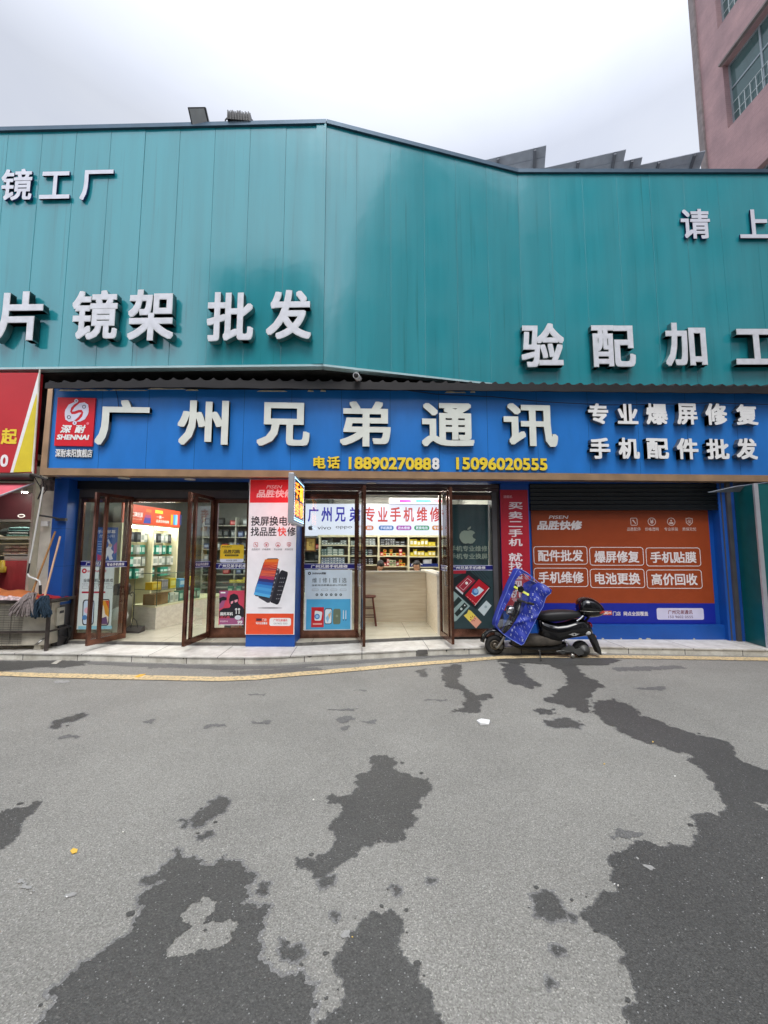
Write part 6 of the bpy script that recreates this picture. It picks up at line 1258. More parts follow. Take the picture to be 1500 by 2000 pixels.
gput(0.12, .864, .12, yb, 'box', 'wide yellow box at the near end of the glass counter shelf'); 
for i in range(3): gput(0.27 + i * .055, .864, .12, gb, 'box', 'thin grey mauve box between the yellow boxes on the glass shelf', 'grey boxes on the glass shelf')
gput(0.54, .864, .12, yb2, 'box', 'taller yellow box beside the thin grey boxes on the glass shelf'); gput(0.82, .864, .12, bb_, 'box', 'light blue box on the glass counter shelf'); gput(1.1, .864, .12, yb2, 'box', 'yellow box farthest along the glass counter shelf')
tb = mini_box('carton_teal', .11, .2, .13, K('3A8070', 'A8C8BC')); wb_ = mini_box('carton_white', .10, .18, .13, K('E4E6E2', 'B8C0BC'))
for i in range(8): gput(0.42 + i * .13, base_z + .002, .14, (tb, wb_, wb_, tb, tb, wb_, tb, tb)[i], 'box', 'teal or white accessory box on the lower deck of the glass counter', 'boxes on the lower deck of the glass counter')
# cardboard carton with an open flap
CARD = mat('cardboard', S(150, 116, 74), 0.85, var=0.15)
t_ = thing('cardboard_box', 'open brown cardboard box in the corner of the glass counter', 'box', GCF.pt(0.18, base_z + 0.002, -0.2)); b = MB()
b.fbox(GCF, 0.06, base_z + 0.003, 0.4, base_z + 0.2, -0.36, -0.1, CARD); b.build('carton', t_); b = MB(); P = GCF.pt; b.hexa([P(0.06, base_z + .2, -0.1), P(0.4, base_z + .2, -0.1), P(0.4, base_z + .2, -0.105), P(0.06, base_z + .2, -0.105)], [P(0.06, base_z + .235, -0.02), P(0.4, base_z + .235, -0.02), P(0.4, base_z + .24, -0.025), P(0.06, base_z + .24, -0.025)], CARD); b.build('flap', t_)
# yellow boxes seen through the narrow window
EF2 = Fr(C_, E1); rze = math.atan2(EF2.d.y, EF2.d.x); ys_ = mini_box('carton_small_yellow', .14, .055, .12, K('D2BC38', 'E8DC80'))
for k in range(10):
    hgt = (1, 1, 2, 2, 1, 2, 3, 4, 3, 2)[k]
    for i in range(hgt): put('box', ys_, EF2.pt(0.35 + k * .15, .864 + i * .057, -0.16 + random.uniform(-.01, .01)), 'small yellow box in the stacks on the glass counter behind the narrow window', 'yellow boxes behind the narrow window', rz=rze)
for k in range(9): put('box', random.choice((tb, wb_)), EF2.pt(0.3 + k * .19, base_z + .002, -0.18), 'accessory box on the lower deck behind the narrow window', 'boxes low behind the narrow window', rz=rze)
# dark shelving at the far back
bs_ = thing('back_shelf', 'grey shelf unit with dark goods at the far back of the shop', 'shelf', (-2.6, 11.4, 0.15)); BSF = Fr(None, Y=11.25)
SHG = mat('shelf_grey', S(150, 152, 144), 0.6, var=0.08); b = MB()
for i in range(5): a = -4.3 + i * 0.86; b.fbox(BSF, a, 0.15, a + 0.03, 2.5, -0.3, 0, SHG)
b.build('upright', bs_); b = MB(); zs_ = (0.6, 0.95, 1.3, 1.62, 1.94, 2.26)
for z in zs_: b = MB(); b.fbox(BSF, -4.27, z, -0.86, z + 0.025, -0.3, -0.003, SHG); b.build('shelf_board', bs_)
b = MB(); b.fbox(BSF, -4.3, 0.15, -0.86, 2.5, -0.33, -0.3, DARKIN); b.build('back_panel', bs_)
gd = [mini_box('goods_black', .13, .2, .15, K('1C1E20', '50565A')), mini_box('goods_grey', .11, .17, .15, K('70787C', 'B0B8BC')), mini_box('goods_red', .16, .13, .15, K('A02028', 'D08080')), mini_box('goods_white', .1, .18, .15, K('C8CCCC', '808890')), mini_box('goods_blue', .14, .15, .15, K('28365C', '8090B0'))]
for z in zs_[1:]:
    a = -4.2
    while a < -0.95:
        if random.random() < 0.85: put('box', random.choice(gd[:2] + gd), BSF.pt(a, z + .027, -0.06), 'dark or grey goods box on the far back shelf unit', 'goods on the far back shelf')
        a += random.uniform(.15, .2)
# litter bin and long handled dustpan by the first door
bn = thing('waste_bin', 'white plastic waste bin standing behind the first open door', 'bin', (-4.33, 7.75, 0.15)); b = MB(); BINW = mat('bin_white', S(206, 204, 196), 0.5, var=0.1)
b.lathe((-4.3, 7.62, 0.15), (0, 0, 1), [(0, 0.10), (0.26, 0.135), (0.28, 0.14), (0.275, 0.12), (0.03, 0.09)], BINW); b.build('bin_body', bn); b = MB(); b.lathe((-4.3, 7.62, 0.40), (0, 0, 1), [(0, 0.145), (0.05, 0.15), (0.16, 0.11), (0.2, 0.05)], mat('bin_bag', S(220, 222, 220), 0.3, var=0.12)); b.build('bin_bag', bn)
ch = thing('box_speaker', 'grey cabinet with a black top behind the waste bin', 'cabinet', (-4.45, 8.0, 0.15)); b = MB(); b.box((-4.62, 7.85, 0.15), (-4.36, 8.15, 0.78), HX('A8A69C')); b.build('cabinet_body', ch, bevel=0.01); b = MB(); b.lathe((-4.48, 8.0, 0.78), (0, 0, 1), [(0, 0.13), (0.15, 0.15), (0.2, 0.12), (0.22, 0.03)], BLK); b.build('black_top', ch)
dp = thing('dustpan', 'dark dustpan with a looped wire handle standing on the shop floor', 'dustpan', (-4.08, 7.75, 0.15)); b = MB()
b.hexa([(-4.22, 7.62, 0.152), (-3.92, 7.58, 0.152), (-3.92, 7.8, 0.152), (-4.22, 7.84, 0.152)], [(-4.22, 7.64, 0.2), (-3.92, 7.6, 0.17), (-3.92, 7.78, 0.25), (-4.22, 7.84, 0.25)], mat('pan_dark', S(60, 54, 54), 0.6, var=0.2)); b.build('pan', dp)
b = MB(); b.tube([(-4.0, 7.72, 0.2), (-4.04, 7.72, 0.34), (-4.10, 7.72, 0.40), (-4.10, 7.72, 0.82), (-4.14, 7.72, 0.86), (-4.18, 7.72, 0.82), (-4.15, 7.72, 0.78)], 0.008, DGREY, 6); b.tube([(-4.14, 7.72, 0.2), (-4.10, 7.72, 0.4)], 0.008, DGREY, 6); b.build('handle', dp)
# orange carton under the pink poster
b = MB(); f_ = Fr(None, Y=7.4); b.fbox(f_, *f_.box(451, 1212, 468, 1237), -0.15, 0, HX('C87848')); b.fbox(f_, *f_.box(452, 1222, 467, 1229), 0.001, 0.003, HX('E8DCC0')); b.build('box', label='small orange carton on the floor behind the pink poster', cat='box')
b = MB(); f_ = Fr(None, Y=7.55); q = f_.box(438, 1212, 482, 1238); b.fbox(f_, q[0], 0.152, q[2], q[3], -0.2, 0, HX('3A4440')); b.build('box', label='dark green crate on the floor behind the orange carton', cat='box')

# ---- the two repairers behind the counter
SKIN = mat('skin', S(196, 150, 122), 0.5, var=0.06); HAIR = mat('hair_black', (0.012, 0.011, 0.011), 0.45, var=0.3, vs=60); TEE = mat('shirt_black', (0.018, 0.018, 0.021), 0.85, var=0.2, bump=0.1, bs=40); TRS = mat('trousers_dark', (0.03, 0.032, 0.04), 0.85, var=0.15)
def person(px, Y, facing, label, tilt):
    c = atY(px[0], px[1], Y)                     # centre of the head
    x, y, hz = c.x, Y, c.z
    o = thing('person', label, 'person', (x, y + 0.12, 0.15))
    sh = Vector((x, y + 0.10, hz - 0.29))        # base of the neck
    V = [((x, y + 0.22, 0.62), .15), ((x, y + 0.2, 0.8), .135), (tuple(sh - Vector((0, -0.03, 0.16))), .15), (tuple(sh), .085), ((x, y + 0.05, hz - 0.16), .052), ((x, y + 0.02, hz - 0.08), .055)]
    E_ = [(0, 1), (1, 2), (2, 3), (3, 4), (4, 5)]
    for s_ in (-1, 1):
        k = len(V); V += [((x + s_ * .17, sh.y, sh.z - .04), .062), ((x + s_ * .235, sh.y - .02, sh.z - .27), .045), ((x + s_ * .10, sh.y - .30, sh.z - .30), .033), ((x + s_ * .07, sh.y - .38, sh.z - .30), .03)]
        E_ += [(3, k), (k, k + 1), (k + 1, k + 2), (k + 2, k + 3)]
        for f in range(4):
            j = len(V); V += [((x + s_ * (.055 + f * .012), sh.y - .43, sh.z - .30 - .005 * f), .009), ((x + s_ * (.05 + f * .011), sh.y - .465 + .004 * abs(f - 1), sh.z - .325), .0075)]; E_ += [(k + 3, j), (j, j + 1)]
        j = len(V); V += [((x + s_ * .045, sh.y - .40, sh.z - .31), .010), ((x + s_ * .03, sh.y - .43, sh.z - .325), .008)]; E_ += [(k + 3, j), (j, j + 1)]
        k = len(V); V += [((x + s_ * .10, y + .18, .60), .085), ((x + s_ * .12, y - .18, .60), .065), ((x + s_ * .12, y - .16, .24), .045), ((x + s_ * .12, y - .26, .175), .032)]
        E_ += [(0, k), (k, k + 1), (k + 1, k + 2), (k + 2, k + 3)]
    me = bpy.data.meshes.new('body'); org = Vector(o['_loc']); me.from_pydata([tuple(Vector(p) - org) for p, r in V], E_, [])
    bo = bpy.data.objects.new('body', me); COL.objects.link(bo); bo.parent = o
    sk = bo.modifiers.new('skin', 'SKIN'); 
    for i, (p, r) in enumerate(V): me.skin_vertices[0].data[i].radius = (r, r); 
    me.skin_vertices[0].data[0].use_root = True
    ss = bo.modifiers.new('sub', 'SUBSURF'); ss.levels = ss.render_levels = 1
    me.materials.append(SKIN)
    # convert so that cloth and skin take their own faces of one continuous surface
    bpy.context.view_layer.update(); dg = bpy.context.evaluated_depsgraph_get(); m2 = bpy.data.meshes.new_from_object(bo.evaluated_get(dg)); bo.modifiers.clear(); bo.data = m2; m2.name = 'body'
    m2.materials.clear(); [m2.materials.append(q_) for q_ in (SKIN, TEE, TRS)]
    for p in m2.polygons:
        w_ = p.center + org; p.use_smooth = True
        if w_.z < 0.66 or (w_.z < .75 and w_.y > y + .1): p.material_index = 2
        elif w_.z < sh.z + 0.05 and (w_.y > sh.y - .2 or abs(w_.x - x) > .2): p.material_index = 1
    # head, tilted down to the bench
    Mh = Matrix.Translation(Vector((x, y, hz)) - org) @ Matrix.Rotation(facing, 4, 'Z') @ Matrix.Rotation(tilt, 4, 'X')
    hb = MB(); rings = []; prof = [(-.118, .035, .02), (-.105, .048, .005), (-.08, .058, -.004), (-.05, .066, -.004), (-.02, .071, 0), (.01, .074, .002), (.04, .075, .006), (.07, .069, .01), (.095, .052, .014), (.112, .022, .016)]
    for z, r, off in prof: rings.append([Mh @ Vector((r * math.cos(2 * math.pi * i / 18), off + r * (1.18 if math.sin(2 * math.pi * i / 18) < 0 else 1.22) * math.sin(2 * math.pi * i / 18) * (1.0), z)) for i in range(18)])
    hb.loft(rings, SKIN); hd = bpy.data.meshes.new('head')
    nb = len(hb.v)
    hb.loft([[Mh @ Vector((xx * s1, yy, zz)) for xx, yy, zz in ((-.012, -.078, 0), (0, -.084, 0), (.012, -.078, 0), (0, -.07, 0))] if False else [Mh @ Vector(q_) for q_ in ((-.006 * s1, -.080, z), (0, -.082 - d, z), (.006 * s1, -.080, z), (0, -.07, z))] for z, d, s1 in ((.012, .006, 1), (-.012, .018, 1.6), (-.026, .024, 2.4), (-.034, .010, 2))], SKIN)
    for s_ in (-1, 1):
        hb.loft([[Mh @ Vector((s_ * (.073 + dx), .012 + rr * math.cos(t * 1.047), -.005 + rr * 1.5 * math.sin(t * 1.047))) for t in range(6)] for dx, rr in ((-.004, .014), (.010, .019), (.014, .012))], SKIN)
        hb.add([Mh @ Vector((s_ * .030 + a_, -.0815 + .1 * a_ * a_ * 60, .012 + c_2)) for a_, c_2 in ((-.013, 0), (0, .004), (.013, 0), (0, -.003))], [(0, 3, 2, 1)], HAIR)
        hb.add([Mh @ Vector((s_ * .030 + a_, -.0835, .030 + c_2)) for a_, c_2 in ((-.016, 0), (0, .005), (.016, 0), (0, -.001))], [(0, 3, 2, 1)], HAIR)
    hb.add([Mh @ Vector((a_, -.0795, -.055 + c_2)) for a_, c_2 in ((-.022, 0), (0, .003), (.022, 0), (0, -.005))], [(0, 3, 2, 1)], mat('lips', S(150, 92, 84), 0.5, var=0.02))
    for i in range(nb): pass
    hm = bpy.data.meshes.new('head'); hm.from_pydata([tuple(p) for p in hb.v], [], hb.f); [hm.materials.append(q_) for q_ in hb.mats]; hm.polygons.foreach_set('material_index', hb.m); hm.polygons.foreach_set('use_smooth', hb.sm)
    ho = bpy.data.objects.new('head_tmp', hm); COL.objects.link(ho)
    # join the head into the body mesh: one continuous figure
    bm = bmesh.new(); bm.from_mesh(m2); base = len(m2.materials)
    for q_ in hb.mats:
        if q_.name not in [k.name for k in m2.materials]: m2.materials.append(q_)
    idx = {q_.name: i for i, q_ in enumerate(m2.materials)}; vs = [bm.verts.new(p) for p in hb.v]
    for f_, mi_, sm_ in zip(hb.f, hb.m, hb.sm):
        try: fc = bm.faces.new([vs[i] for i in f_]); fc.material_index = idx[hb.mats[mi_].name]; fc.smooth = sm_
        except ValueError: pass
    bm.to_mesh(m2); bm.free(); bpy.data.objects.remove(ho)
    hr = MB(); rings = []
    for z, r, off in ((-.045, .060, .022), (-.01, .078, .012), (.02, .081, .010), (.05, .082, .010), (.08, .075, .012), (.105, .058, .014), (.122, .028, .016)):
        rg = []
        for i in range(24):
            a = 2 * math.pi * i / 24; sn = math.sin(a); yy = off + r * 1.22 * sn
            if sn < -0.2 and z < 0.055: yy = max(yy, -.035 + random.uniform(-.006, .004))
            rg.append(Mh @ Vector((r * math.cos(a) * random.uniform(.98, 1.03), yy, z + (random.uniform(-.004, .006)))) + org)
        rings.append(rg)
    hr.loft(rings, HAIR); hr.build('hair', o)
    return o
person((743, 1105), 9.15, R(8), 'person with short black hair bent over the bench below the red and yellow cartons', R(55))
person((814, 1106), 9.15, R(-14), 'person in a black shirt looking down below the yellow cartons', R(24))
b = MB(); b.hexa([atY(803, 1105, 9.6), atY(812, 1098, 9.6), atY(812, 1098, 9.75), atY(803, 1105, 9.75)], [atY(803, 1103, 9.6), atY(812, 1095.5, 9.6), atY(812, 1095.5, 9.75), atY(803, 1103, 9.75)], WHITE); b.hexa([atY(812, 1098, 9.6), atY(825, 1104, 9.6), atY(825, 1104, 9.75), atY(812, 1098, 9.75)], [atY(812, 1095.5, 9.6), atY(825, 1102, 9.6), atY(825, 1102, 9.75), atY(812, 1095.5, 9.75)], WHITE)
p_ = atY(814, 1110, 9.68); b.cyl((p_.x, p_.y, 0.93), (p_.x, p_.y, p_.z + 0.1), 0.012, WHITE, k=8); b.build('desk_lamp', label='white folded desk lamp arm above the head of the person in black', cat='lamp')
# ================================================================== NEIGHBOUR SHOP (red sign, awning, shelves)
NF = Fr(None, Y=6.52)
RDS = mat('banner_red', S(196, 40, 48), 0.45, var=0.06, vs=2, bump=0.15, bs=3); YLS = mat('banner_yellow', S(226, 206, 50), 0.45, var=0.06)
ns = thing('neighbour_sign', 'red shop banner with slanting white and yellow bands and yellow character', 'sign', (-6, 6.52, 2.7))
c_ = lambda u, v: NF.px(u, v)
b = MB(); b.fpoly(NF, [c_(-400, 728), c_(77, 728), c_(63, 923), c_(-400, 923)], 0.0, RDS, 0.08)
b.fpoly(NF, [c_(75.5, 728), c_(77, 728), c_(63.5, 921), c_(20, 923)], 0.002, WHITE); b.fpoly(NF, [c_(72, 768), c_(72.5, 780), c_(61.5, 921.5), c_(26, 922.5)], 0.004, YLS)
b.build('banner_face', ns)
for t_, px, m in (('起', (3, 837, 34, 868), YELP), ('0', (1, 888, 16.5, 912), WHITE)): mb = MB(); mb.text(NF, t_, NF.box(*px), m, 0.005, 0.03); mb.build('letter', ns)
b = MB(); b.tube([NF.pt(*c_(-400, 931), 0.02), NF.pt(*c_(64, 931), 0.02)], 0.05, DIRTY); b.tube([NF.pt(*c_(78, 722), 0), NF.pt(*c_(64.5, 926), 0)], 0.012, PLW if 'PLW' in globals() else WPL, 6); b.build('support_tube', ns)
b = MB(); g0_ = NF.px(79, 830)[0]; b.fbox(NF, g0_ - 0.05, 2.7, aL0 - 0.01, 4.4, -0.35, -0.3, DIRTY); b.build('gap_board', bl)
b = MB(); q0 = atY(60, 926, 6.45); b.tube([q0, atY(75, 931, 6.5), atY(92, 937, 6.5)], 0.02, DIRTY); b.tube([atY(78, 925, 6.6), atY(86, 945, 6.6), atY(80, 960, 6.65), atY(74, 975, 6.7)], 0.01, CAB, 6); b.tube([atY(66, 930, 6.6), atY(78, 950, 6.62), atY(88, 940, 6.6), atY(92, 955, 6.65), atY(82, 968, 6.65), atY(78, 948, 6.66)], 0.008, CAB, 6); tag(b.build('cable'), 'tangle of black cable at the corner between the red banner and the blue sign', 'cable')
b = MB(); j_ = atY(92, 948, 6.7); b.box((j_.x - .07, 6.66, j_.z - .08), (j_.x + .06, 6.78, j_.z + .09), mat('rusty_box', (0.14, 0.11, 0.1), 0.7, var=0.5, vs=12)); b.build('junction_box', label='grimy junction box at the top of the plaster pier', cat='box', bevel=0.01)
# pink awning, open end towards the street
AWN = mat('awning_pink', S(206, 92, 104), 0.7, var=0.08)
t_ = thing('awning', 'faded pink fabric awning under the red banner', 'awning', (-6.5, 6.6, 2.4)); b = MB()
p1, p2, p3 = atY(66, 944, 6.62), atY(-10, 972, 5.95), atY(-400, 985, 5.95); p4 = Vector((-11, 6.62, p1.z))
for dz in (0,): b.add([p1, p4, Vector((-11, 5.95, p2.z)), p2, p1 - Vector((0, 0, .02)), p4 - Vector((0, 0, .02)), Vector((-11, 5.95, p2.z - .02)), p2 - Vector((0, 0, .02))], [(0, 1, 2, 3), (7, 6, 5, 4), (0, 3, 7, 4), (3, 2, 6, 7)], AWN)
b.build('fabric', t_); b = MB(); b.tube([p2, Vector((-11, 5.95, p2.z))], 0.025, ALU); b.tube([p1, p2], 0.014, ALU); b.build('awning_frame', t_)
# interior: back wall with sign board, shelf, goods, red cloth
NW = Fr(None, Y=8.3); MAR = mat('maroon_board', S(64, 22, 28), 0.5, var=0.15)
nb_ = thing('neighbour_shop', 'open neighbouring shop bay with maroon board and pale shelves', 'building', (-7, 8, 0))
b = MB(); b.box((-11, 8.6, 0), (-5.45, 8.7, 3.2), mat('shop_wall_pale', S(196, 190, 176), 0.8, var=0.1)); b.box((-5.44, 7.0, 0), (-5.40, 8.6, 3.2), WPL); b.box((-11, 6.9, 3.0), (-5.4, 8.6, 3.1), DIRTY); b.box((-11.1, 6.9, 0), (-11, 8.7, 3.2), WPL); b.build('wall', nb_)
b = MB(); q = NW.box(-200, 962, 73, 1014); b.fbox(NW, *q, -0.2, 0, MAR); b.fbox(NW, q[0], q[1] - 0.05, q[2], q[1] - 0.002, -0.2, 0.02, mat('board_edge', (0.12, 0.11, 0.1), 0.6)); b.build('fascia_board', nb_)
b = MB(); qq = NW.px(42, 1007.5); b.fcirc(NW, qq[0], qq[1], 0.07, 0.004, WHITE, ry=0.035); b.fcirc(NW, qq[0], qq[1], 0.05, 0.006, MAR, ry=0.02); b.build('emblem', nb_)
SPOT = glow('spot_lamp', (1, 0.95, 0.85), 260)
for u, v, l_ in ((48, 961, 'oval'), (74, 981, 'round'), (4, 951, 'small')):
    p = atY(u, v, 7.9); t_ = thing('spotlight', 'lit %s spotlight in the neighbouring shop' % {'oval': 'oval ceiling', 'round': 'round bright wall', 'small': 'small ceiling'}[l_], 'spotlight', tuple(p)); b = MB(); b.lathe(p, (0, 0, 1), [(0, .05), (.05, .05), (.06, .03)], WHITE); b.build('housing', t_); b = MB(); b.lathe(p - Vector((0, 0, .006)), (0, 0, 1), [(0, .04), (.005, .045)], SPOT); b.build('lamp', t_)
sh_ = thing('towel_shelf', 'white three tier shelf stacked with towels in the neighbouring shop', 'shelf', (-6.6, 8.1, 0.9)); b = MB(); NS_ = Fr(None, Y=7.95)
zt3 = [NS_.px(30, v)[1] for v in (1048, 1061, 1084)]
for z in zt3: b = MB(); b.fbox(NS_, -10, z - 0.02, NS_.px(70, 1060)[0], z, -0.4, 0, SHW); b.build('shelf_board', sh_)
b = MB(); b.fbox(NS_, -10, 0.8, NS_.px(70, 1060)[0], 2.0, -0.46, -0.42, mat('shelf_back_white', S(210, 206, 196), 0.7, var=0.08)); b.build('back_panel', sh_)
def towel(u0, u1, z, h, m, label, group=None, nn_=0.05):
    a0, a1 = NS_.px(u0, 1060)[0], NS_.px(u1, 1060)[0]; mb = MB(); k = 12; rings = []
    for i in range(9):
        t = i / 8; e = 1 - 0.25 * abs(2 * t - 1) ** 4; a = a0 + (a1 - a0) * t
        rings.append([NS_.pt(a, z + h / 2 + h / 2 * e * math.sin(2 * math.pi * j / k + .2) * (1 + .05 * math.sin(i * 2 + j)), -0.16 + 0.15 * math.copysign(abs(math.cos(2 * math.pi * j / k + .2)) ** 0.5, math.cos(2 * math.pi * j / k + .2))) for j in range(k)])
    mb.loft(rings, m); mb.build('towel', label=label, cat='towel', group=group)
TW1 = mat('towel_teal', S(110, 150, 146), 0.95, var=0.2, vs=20, bump=.3); TW2 = mat('towel_dark', S(46, 54, 52), 0.95, var=0.2, bump=.3); TW3 = mat('towel_cream', S(222, 206, 184), 0.95, var=0.25, vs=30, bump=.3); TW4 = mat('towel_pink', S(206, 170, 160), 0.95, var=0.3, vs=30, bump=.3)
z = zt3[0]; towel(-5, 16, z, .16, TW2, 'dark towel roll on the top shelf beside the folded teal towels'); towel(52, 69, z, .16, TW2, 'dark towel roll at the pier end of the top shelf')
for i in range(4): towel(10 + i, 52 - i * .5, z + i * .045, .048, (TW1, WHITE, TW1, TW1)[i] if i != 1 else mat('towel_white', S(214, 220, 216), .95, var=.1), ('lowest', 'white second', 'third', 'top')[i] + ' towel of the teal folded stack on the top shelf')
z = zt3[2]
for i in range(3):
    for k_ in range(3): towel(6 + k_ * 15 + i, 20 + k_ * 15 + i * .6, z + i * .06, .062, (TW3, TW4)[(i + k_) % 2], 'cream or pink patterned towel in the rows on the lower shelf', 'patterned towels on the lower shelf')
RC = mat('red_cloth', S(128, 16, 26), 0.8, var=0.15, vs=3, bump=.2, bs=8)
b = MB(); a0, a1 = NS_.px(-300, 1120)[0], NS_.px(66, 1120)[0]; n_ = 60; zt4 = NS_.px(30, 1095)[1]; tops = [NS_.pt(a0 + (a1 - a0) * i / n_, zt4, 0.03 + .012 * math.sin(i * .9)) for i in range(n_ + 1)]; bots = [NS_.pt(a0 + (a1 - a0) * i / n_, 0.1, 0.05 + .03 * math.sin(i * .9 + .3)) for i in range(n_ + 1)]
b.add(tops + bots + [p + Vector((0, .55, 0)) for p in tops], [(n_ + 1 + i, n_ + 2 + i, i + 1, i) for i in range(n_)] + [(i, i + 1, 2 * n_ + 3 + i, 2 * n_ + 2 + i) for i in range(n_)], RC, True)
b.build('table_cloth', label='dark red cloth draped over the table in the neighbouring shop', cat='cloth')
b = MB(); q = NS_.box(8, 1085, 56, 1096); b.fbox(NS_, q[0], zt4 + .002, q[2], zt4 + .12, -0.2, 0.0, HX('E6E6E2')); b.build('white_tray', label='white tray lying on the dark red cloth under the towel shelf', cat='tray')
b = MB(); b.lathe(atY(2, 1118, 7.85), (0, 0, 1), [(0, .07), (.1, .07), (.11, .05), (.2, .045), (.22, .02)], mat('jar_gold', S(196, 170, 60), .4, var=.15)); b.build('golden_jar', label='golden jar against the dark red cloth', cat='jar')
# awning crank
CRW = mat('crank_white', S(222, 222, 218), 0.4, var=.08)
ck = thing('awning_crank', 'thin white awning crank rod hanging by the plaster pier with a bent handle', 'crank', atY(79, 1160, 6.55)); Yk = 6.55
b = MB(); b.tube([atY(84.6, 951, Yk), atY(57.8, 1100, Yk)], 0.012, CRW, 8); b.tube([atY(54, 1120.5, Yk), atY(57, 1126, Yk), atY(70, 1131, Yk), atY(77, 1135, Yk), atY(78.5, 1144, Yk)], 0.012, CRW, 8); b.build('rod', ck)
b = MB(); b.tube([atY(57.8, 1100, Yk), atY(54, 1120.5, Yk)], 0.011, BLK, 8); b.build('joint', ck); b = MB(); b.tube([atY(78.5, 1143, Yk), atY(78.8, 1161, Yk)], 0.019, BLK, 10); b.build('grip', ck)
b = MB(); b.tube([atY(74, 1006, 6.6), atY(100, 1010, 6.7), atY(120, 1014.5, 6.84)], 0.014, DGREY, 8); b.box(tuple(atY(113, 1017.5, 6.86)), tuple(atY(127, 1012, 6.80)), DGREY); b.build('wall_bracket', label='dark metal bracket arm reaching from the blue pillar to the crank rod', cat='bracket')
b = MB(); q = PF.box(83.5, 1018, 95, 1028); b.fbox(PF, q[0], q[1], q[2], q[3], -0.03, 0.04, CRW); b.tube([PF.pt(q[2], q[3] - .02, .02), PF.pt(q[2] + .02, q[3] - .02, .05), PF.pt(q[2] + .02, q[1], .05)], 0.01, CRW, 6); b.build('tap', label='small white fitting on the plaster pier under the bracket', cat='fitting', bevel=0.006)

# ---- steel cage with an outdoor air conditioner unit
CG = mat('cage_brown_steel', S(76, 68, 64), 0.5, metal=0.4, var=0.3, vs=9); ACW = mat('ac_cream', S(186, 180, 164), 0.5, var=0.22, vs=7); ACD = mat('ac_grille', S(108, 104, 96), 0.6, var=0.2)
xr, yf, yb = -4.74, 6.58, 7.10; xl = -6.6; ztop_c = atY(94, 1174, yf).z; zmid = atY(94, 1234, yf).z
cg = thing('metal_cage', 'brown steel cage holding an old air conditioner unit beside the plaster pier', 'cage', ((xr + xl) / 2, (yf + yb) / 2, 0.1))
def bar(mb, p, q_, w_=0.02): 
    p, q_ = Vector(p), Vector(q_); d = (q_ - p).normalized(); s1 = Vector((0, 0, 1)) if abs(d.z) < .9 else Vector((1, 0, 0)); s2 = d.cross(s1).normalized() * w_; s1 = s2.cross(d).normalized() * w_
    mb.hexa([p - s1 - s2, p + s1 - s2, p + s1 + s2, p - s1 + s2], [q_ - s1 - s2, q_ + s1 - s2, q_ + s1 + s2, q_ - s1 + s2], CG)
b = MB(); xs_ = (xr, xr - 0.92, xl)
for x in xs_: bar(b, (x, yf, 0.0 if x == xr else 0.1), (x, yf, ztop_c - .021)); bar(b, (x, yb, 0.1), (x, yb, ztop_c - .021))
b.build('post', cg); b = MB()
bar(b, (xl - .02, yf, ztop_c), (xr + .02, yf, ztop_c)); bar(b, (xl - .02, yb, ztop_c), (xr + .02, yb, ztop_c)); bar(b, (xr, yf + .021, ztop_c), (xr, yb - .021, ztop_c))
bar(b, (xl, yf - .001, zmid), (xr - .021, yf - .001, zmid), .016); bar(b, (xr + .001, yf + .021, zmid), (xr + .001, yb - .021, zmid), .012); b.build('rail', cg)
b = MB()
for i in range(int((xr - xl) / 0.075)): x = xr - .05 - i * .075; b.box((x - .0015, yf + .005, .13), (x + .0015, yf + .008, ztop_c - .02), ACD) if x < xr - .36 else None
for i in range(8): b.box((xl, yf + .0085, .16 + i * .078), (xr - .36, yf + .0115, .163 + i * .078), ACD)
b.build('mesh', cg)
ac = thing('air_conditioner', 'worn cream outdoor air conditioner unit standing inside the brown cage', 'air conditioner', (-5.3, 6.85, 0.12)); ax1, ay0, ay1, az0, az1 = xr - .045, yf + .05, yb - .06, .17, ztop_c - .05
b = MB(); b.box((-6.35, ay0, az0), (ax1, ay1, az1), ACW); b.box((-6.38, ay0 - .012, az1), (ax1 + .015, ay1 + .01, az1 + .03), ACW); b.box((-6.3, ay0 + .03, .1), (-6.2, ay1 - .03, az0), ACW); b.box((ax1 - .2, ay0 + .03, .1), (ax1 - .1, ay1 - .03, az0), ACW); b.build('casing', ac, bevel=.008)
b = MB()
for i in range(22): z = az0 + .04 + i * (az1 - az0 - .08) / 21; b.box((-6.3, ay0 - .008, z - .004), (ax1 - .36, ay0 - .001, z + .004), ACD)
for i in range(5): a = i * .2; b.box((-6.28 + a * 1.2, ay0 - .012, az0 + .03), (-6.27 + a * 1.2, ay0 - .0085, az1 - .03), ACD)
b.build('grille', ac)
b = MB(); b.box((ax1, ay0 + .14, az0 + .26), (ax1 + .035, ay0 + .30, az1 - .08), ACW); b.box((ax1 + .036, ay0 + .19, az1 - .17), (ax1 + .038, ay0 + .28, az1 - .13), BLK); b.build('service_cover', ac, bevel=.008)
b = MB(); f_ = Fr(None, Y=ay0); q = f_.box(66, 1246, 86, 1260); b.fpoly(f_, [(q[0], q[1]), (q[2] - .02, q[3]), (q[2] + .02, q[3]), (q[0] + .06, q[1])], 0.002, ACD); b.fpoly(f_, [(q[0] + .06, q[1] + .04), (q[2] - .05, q[3] - .03), (q[2] - .02, q[3] - .03), (q[0] + .09, q[1] + .04)], 0.003, WHITE); b.build('badge', ac)
b = MB(); b.tube([(ax1 + .02, ay0 + .2, az0 + .26), (ax1 + .03, ay0 + .22, az0 + .1), (ax1 + .05, ay0 + .34, az0 + .06), (ax1 + .04, ay1, az0 + .02)], .012, BLK, 6)
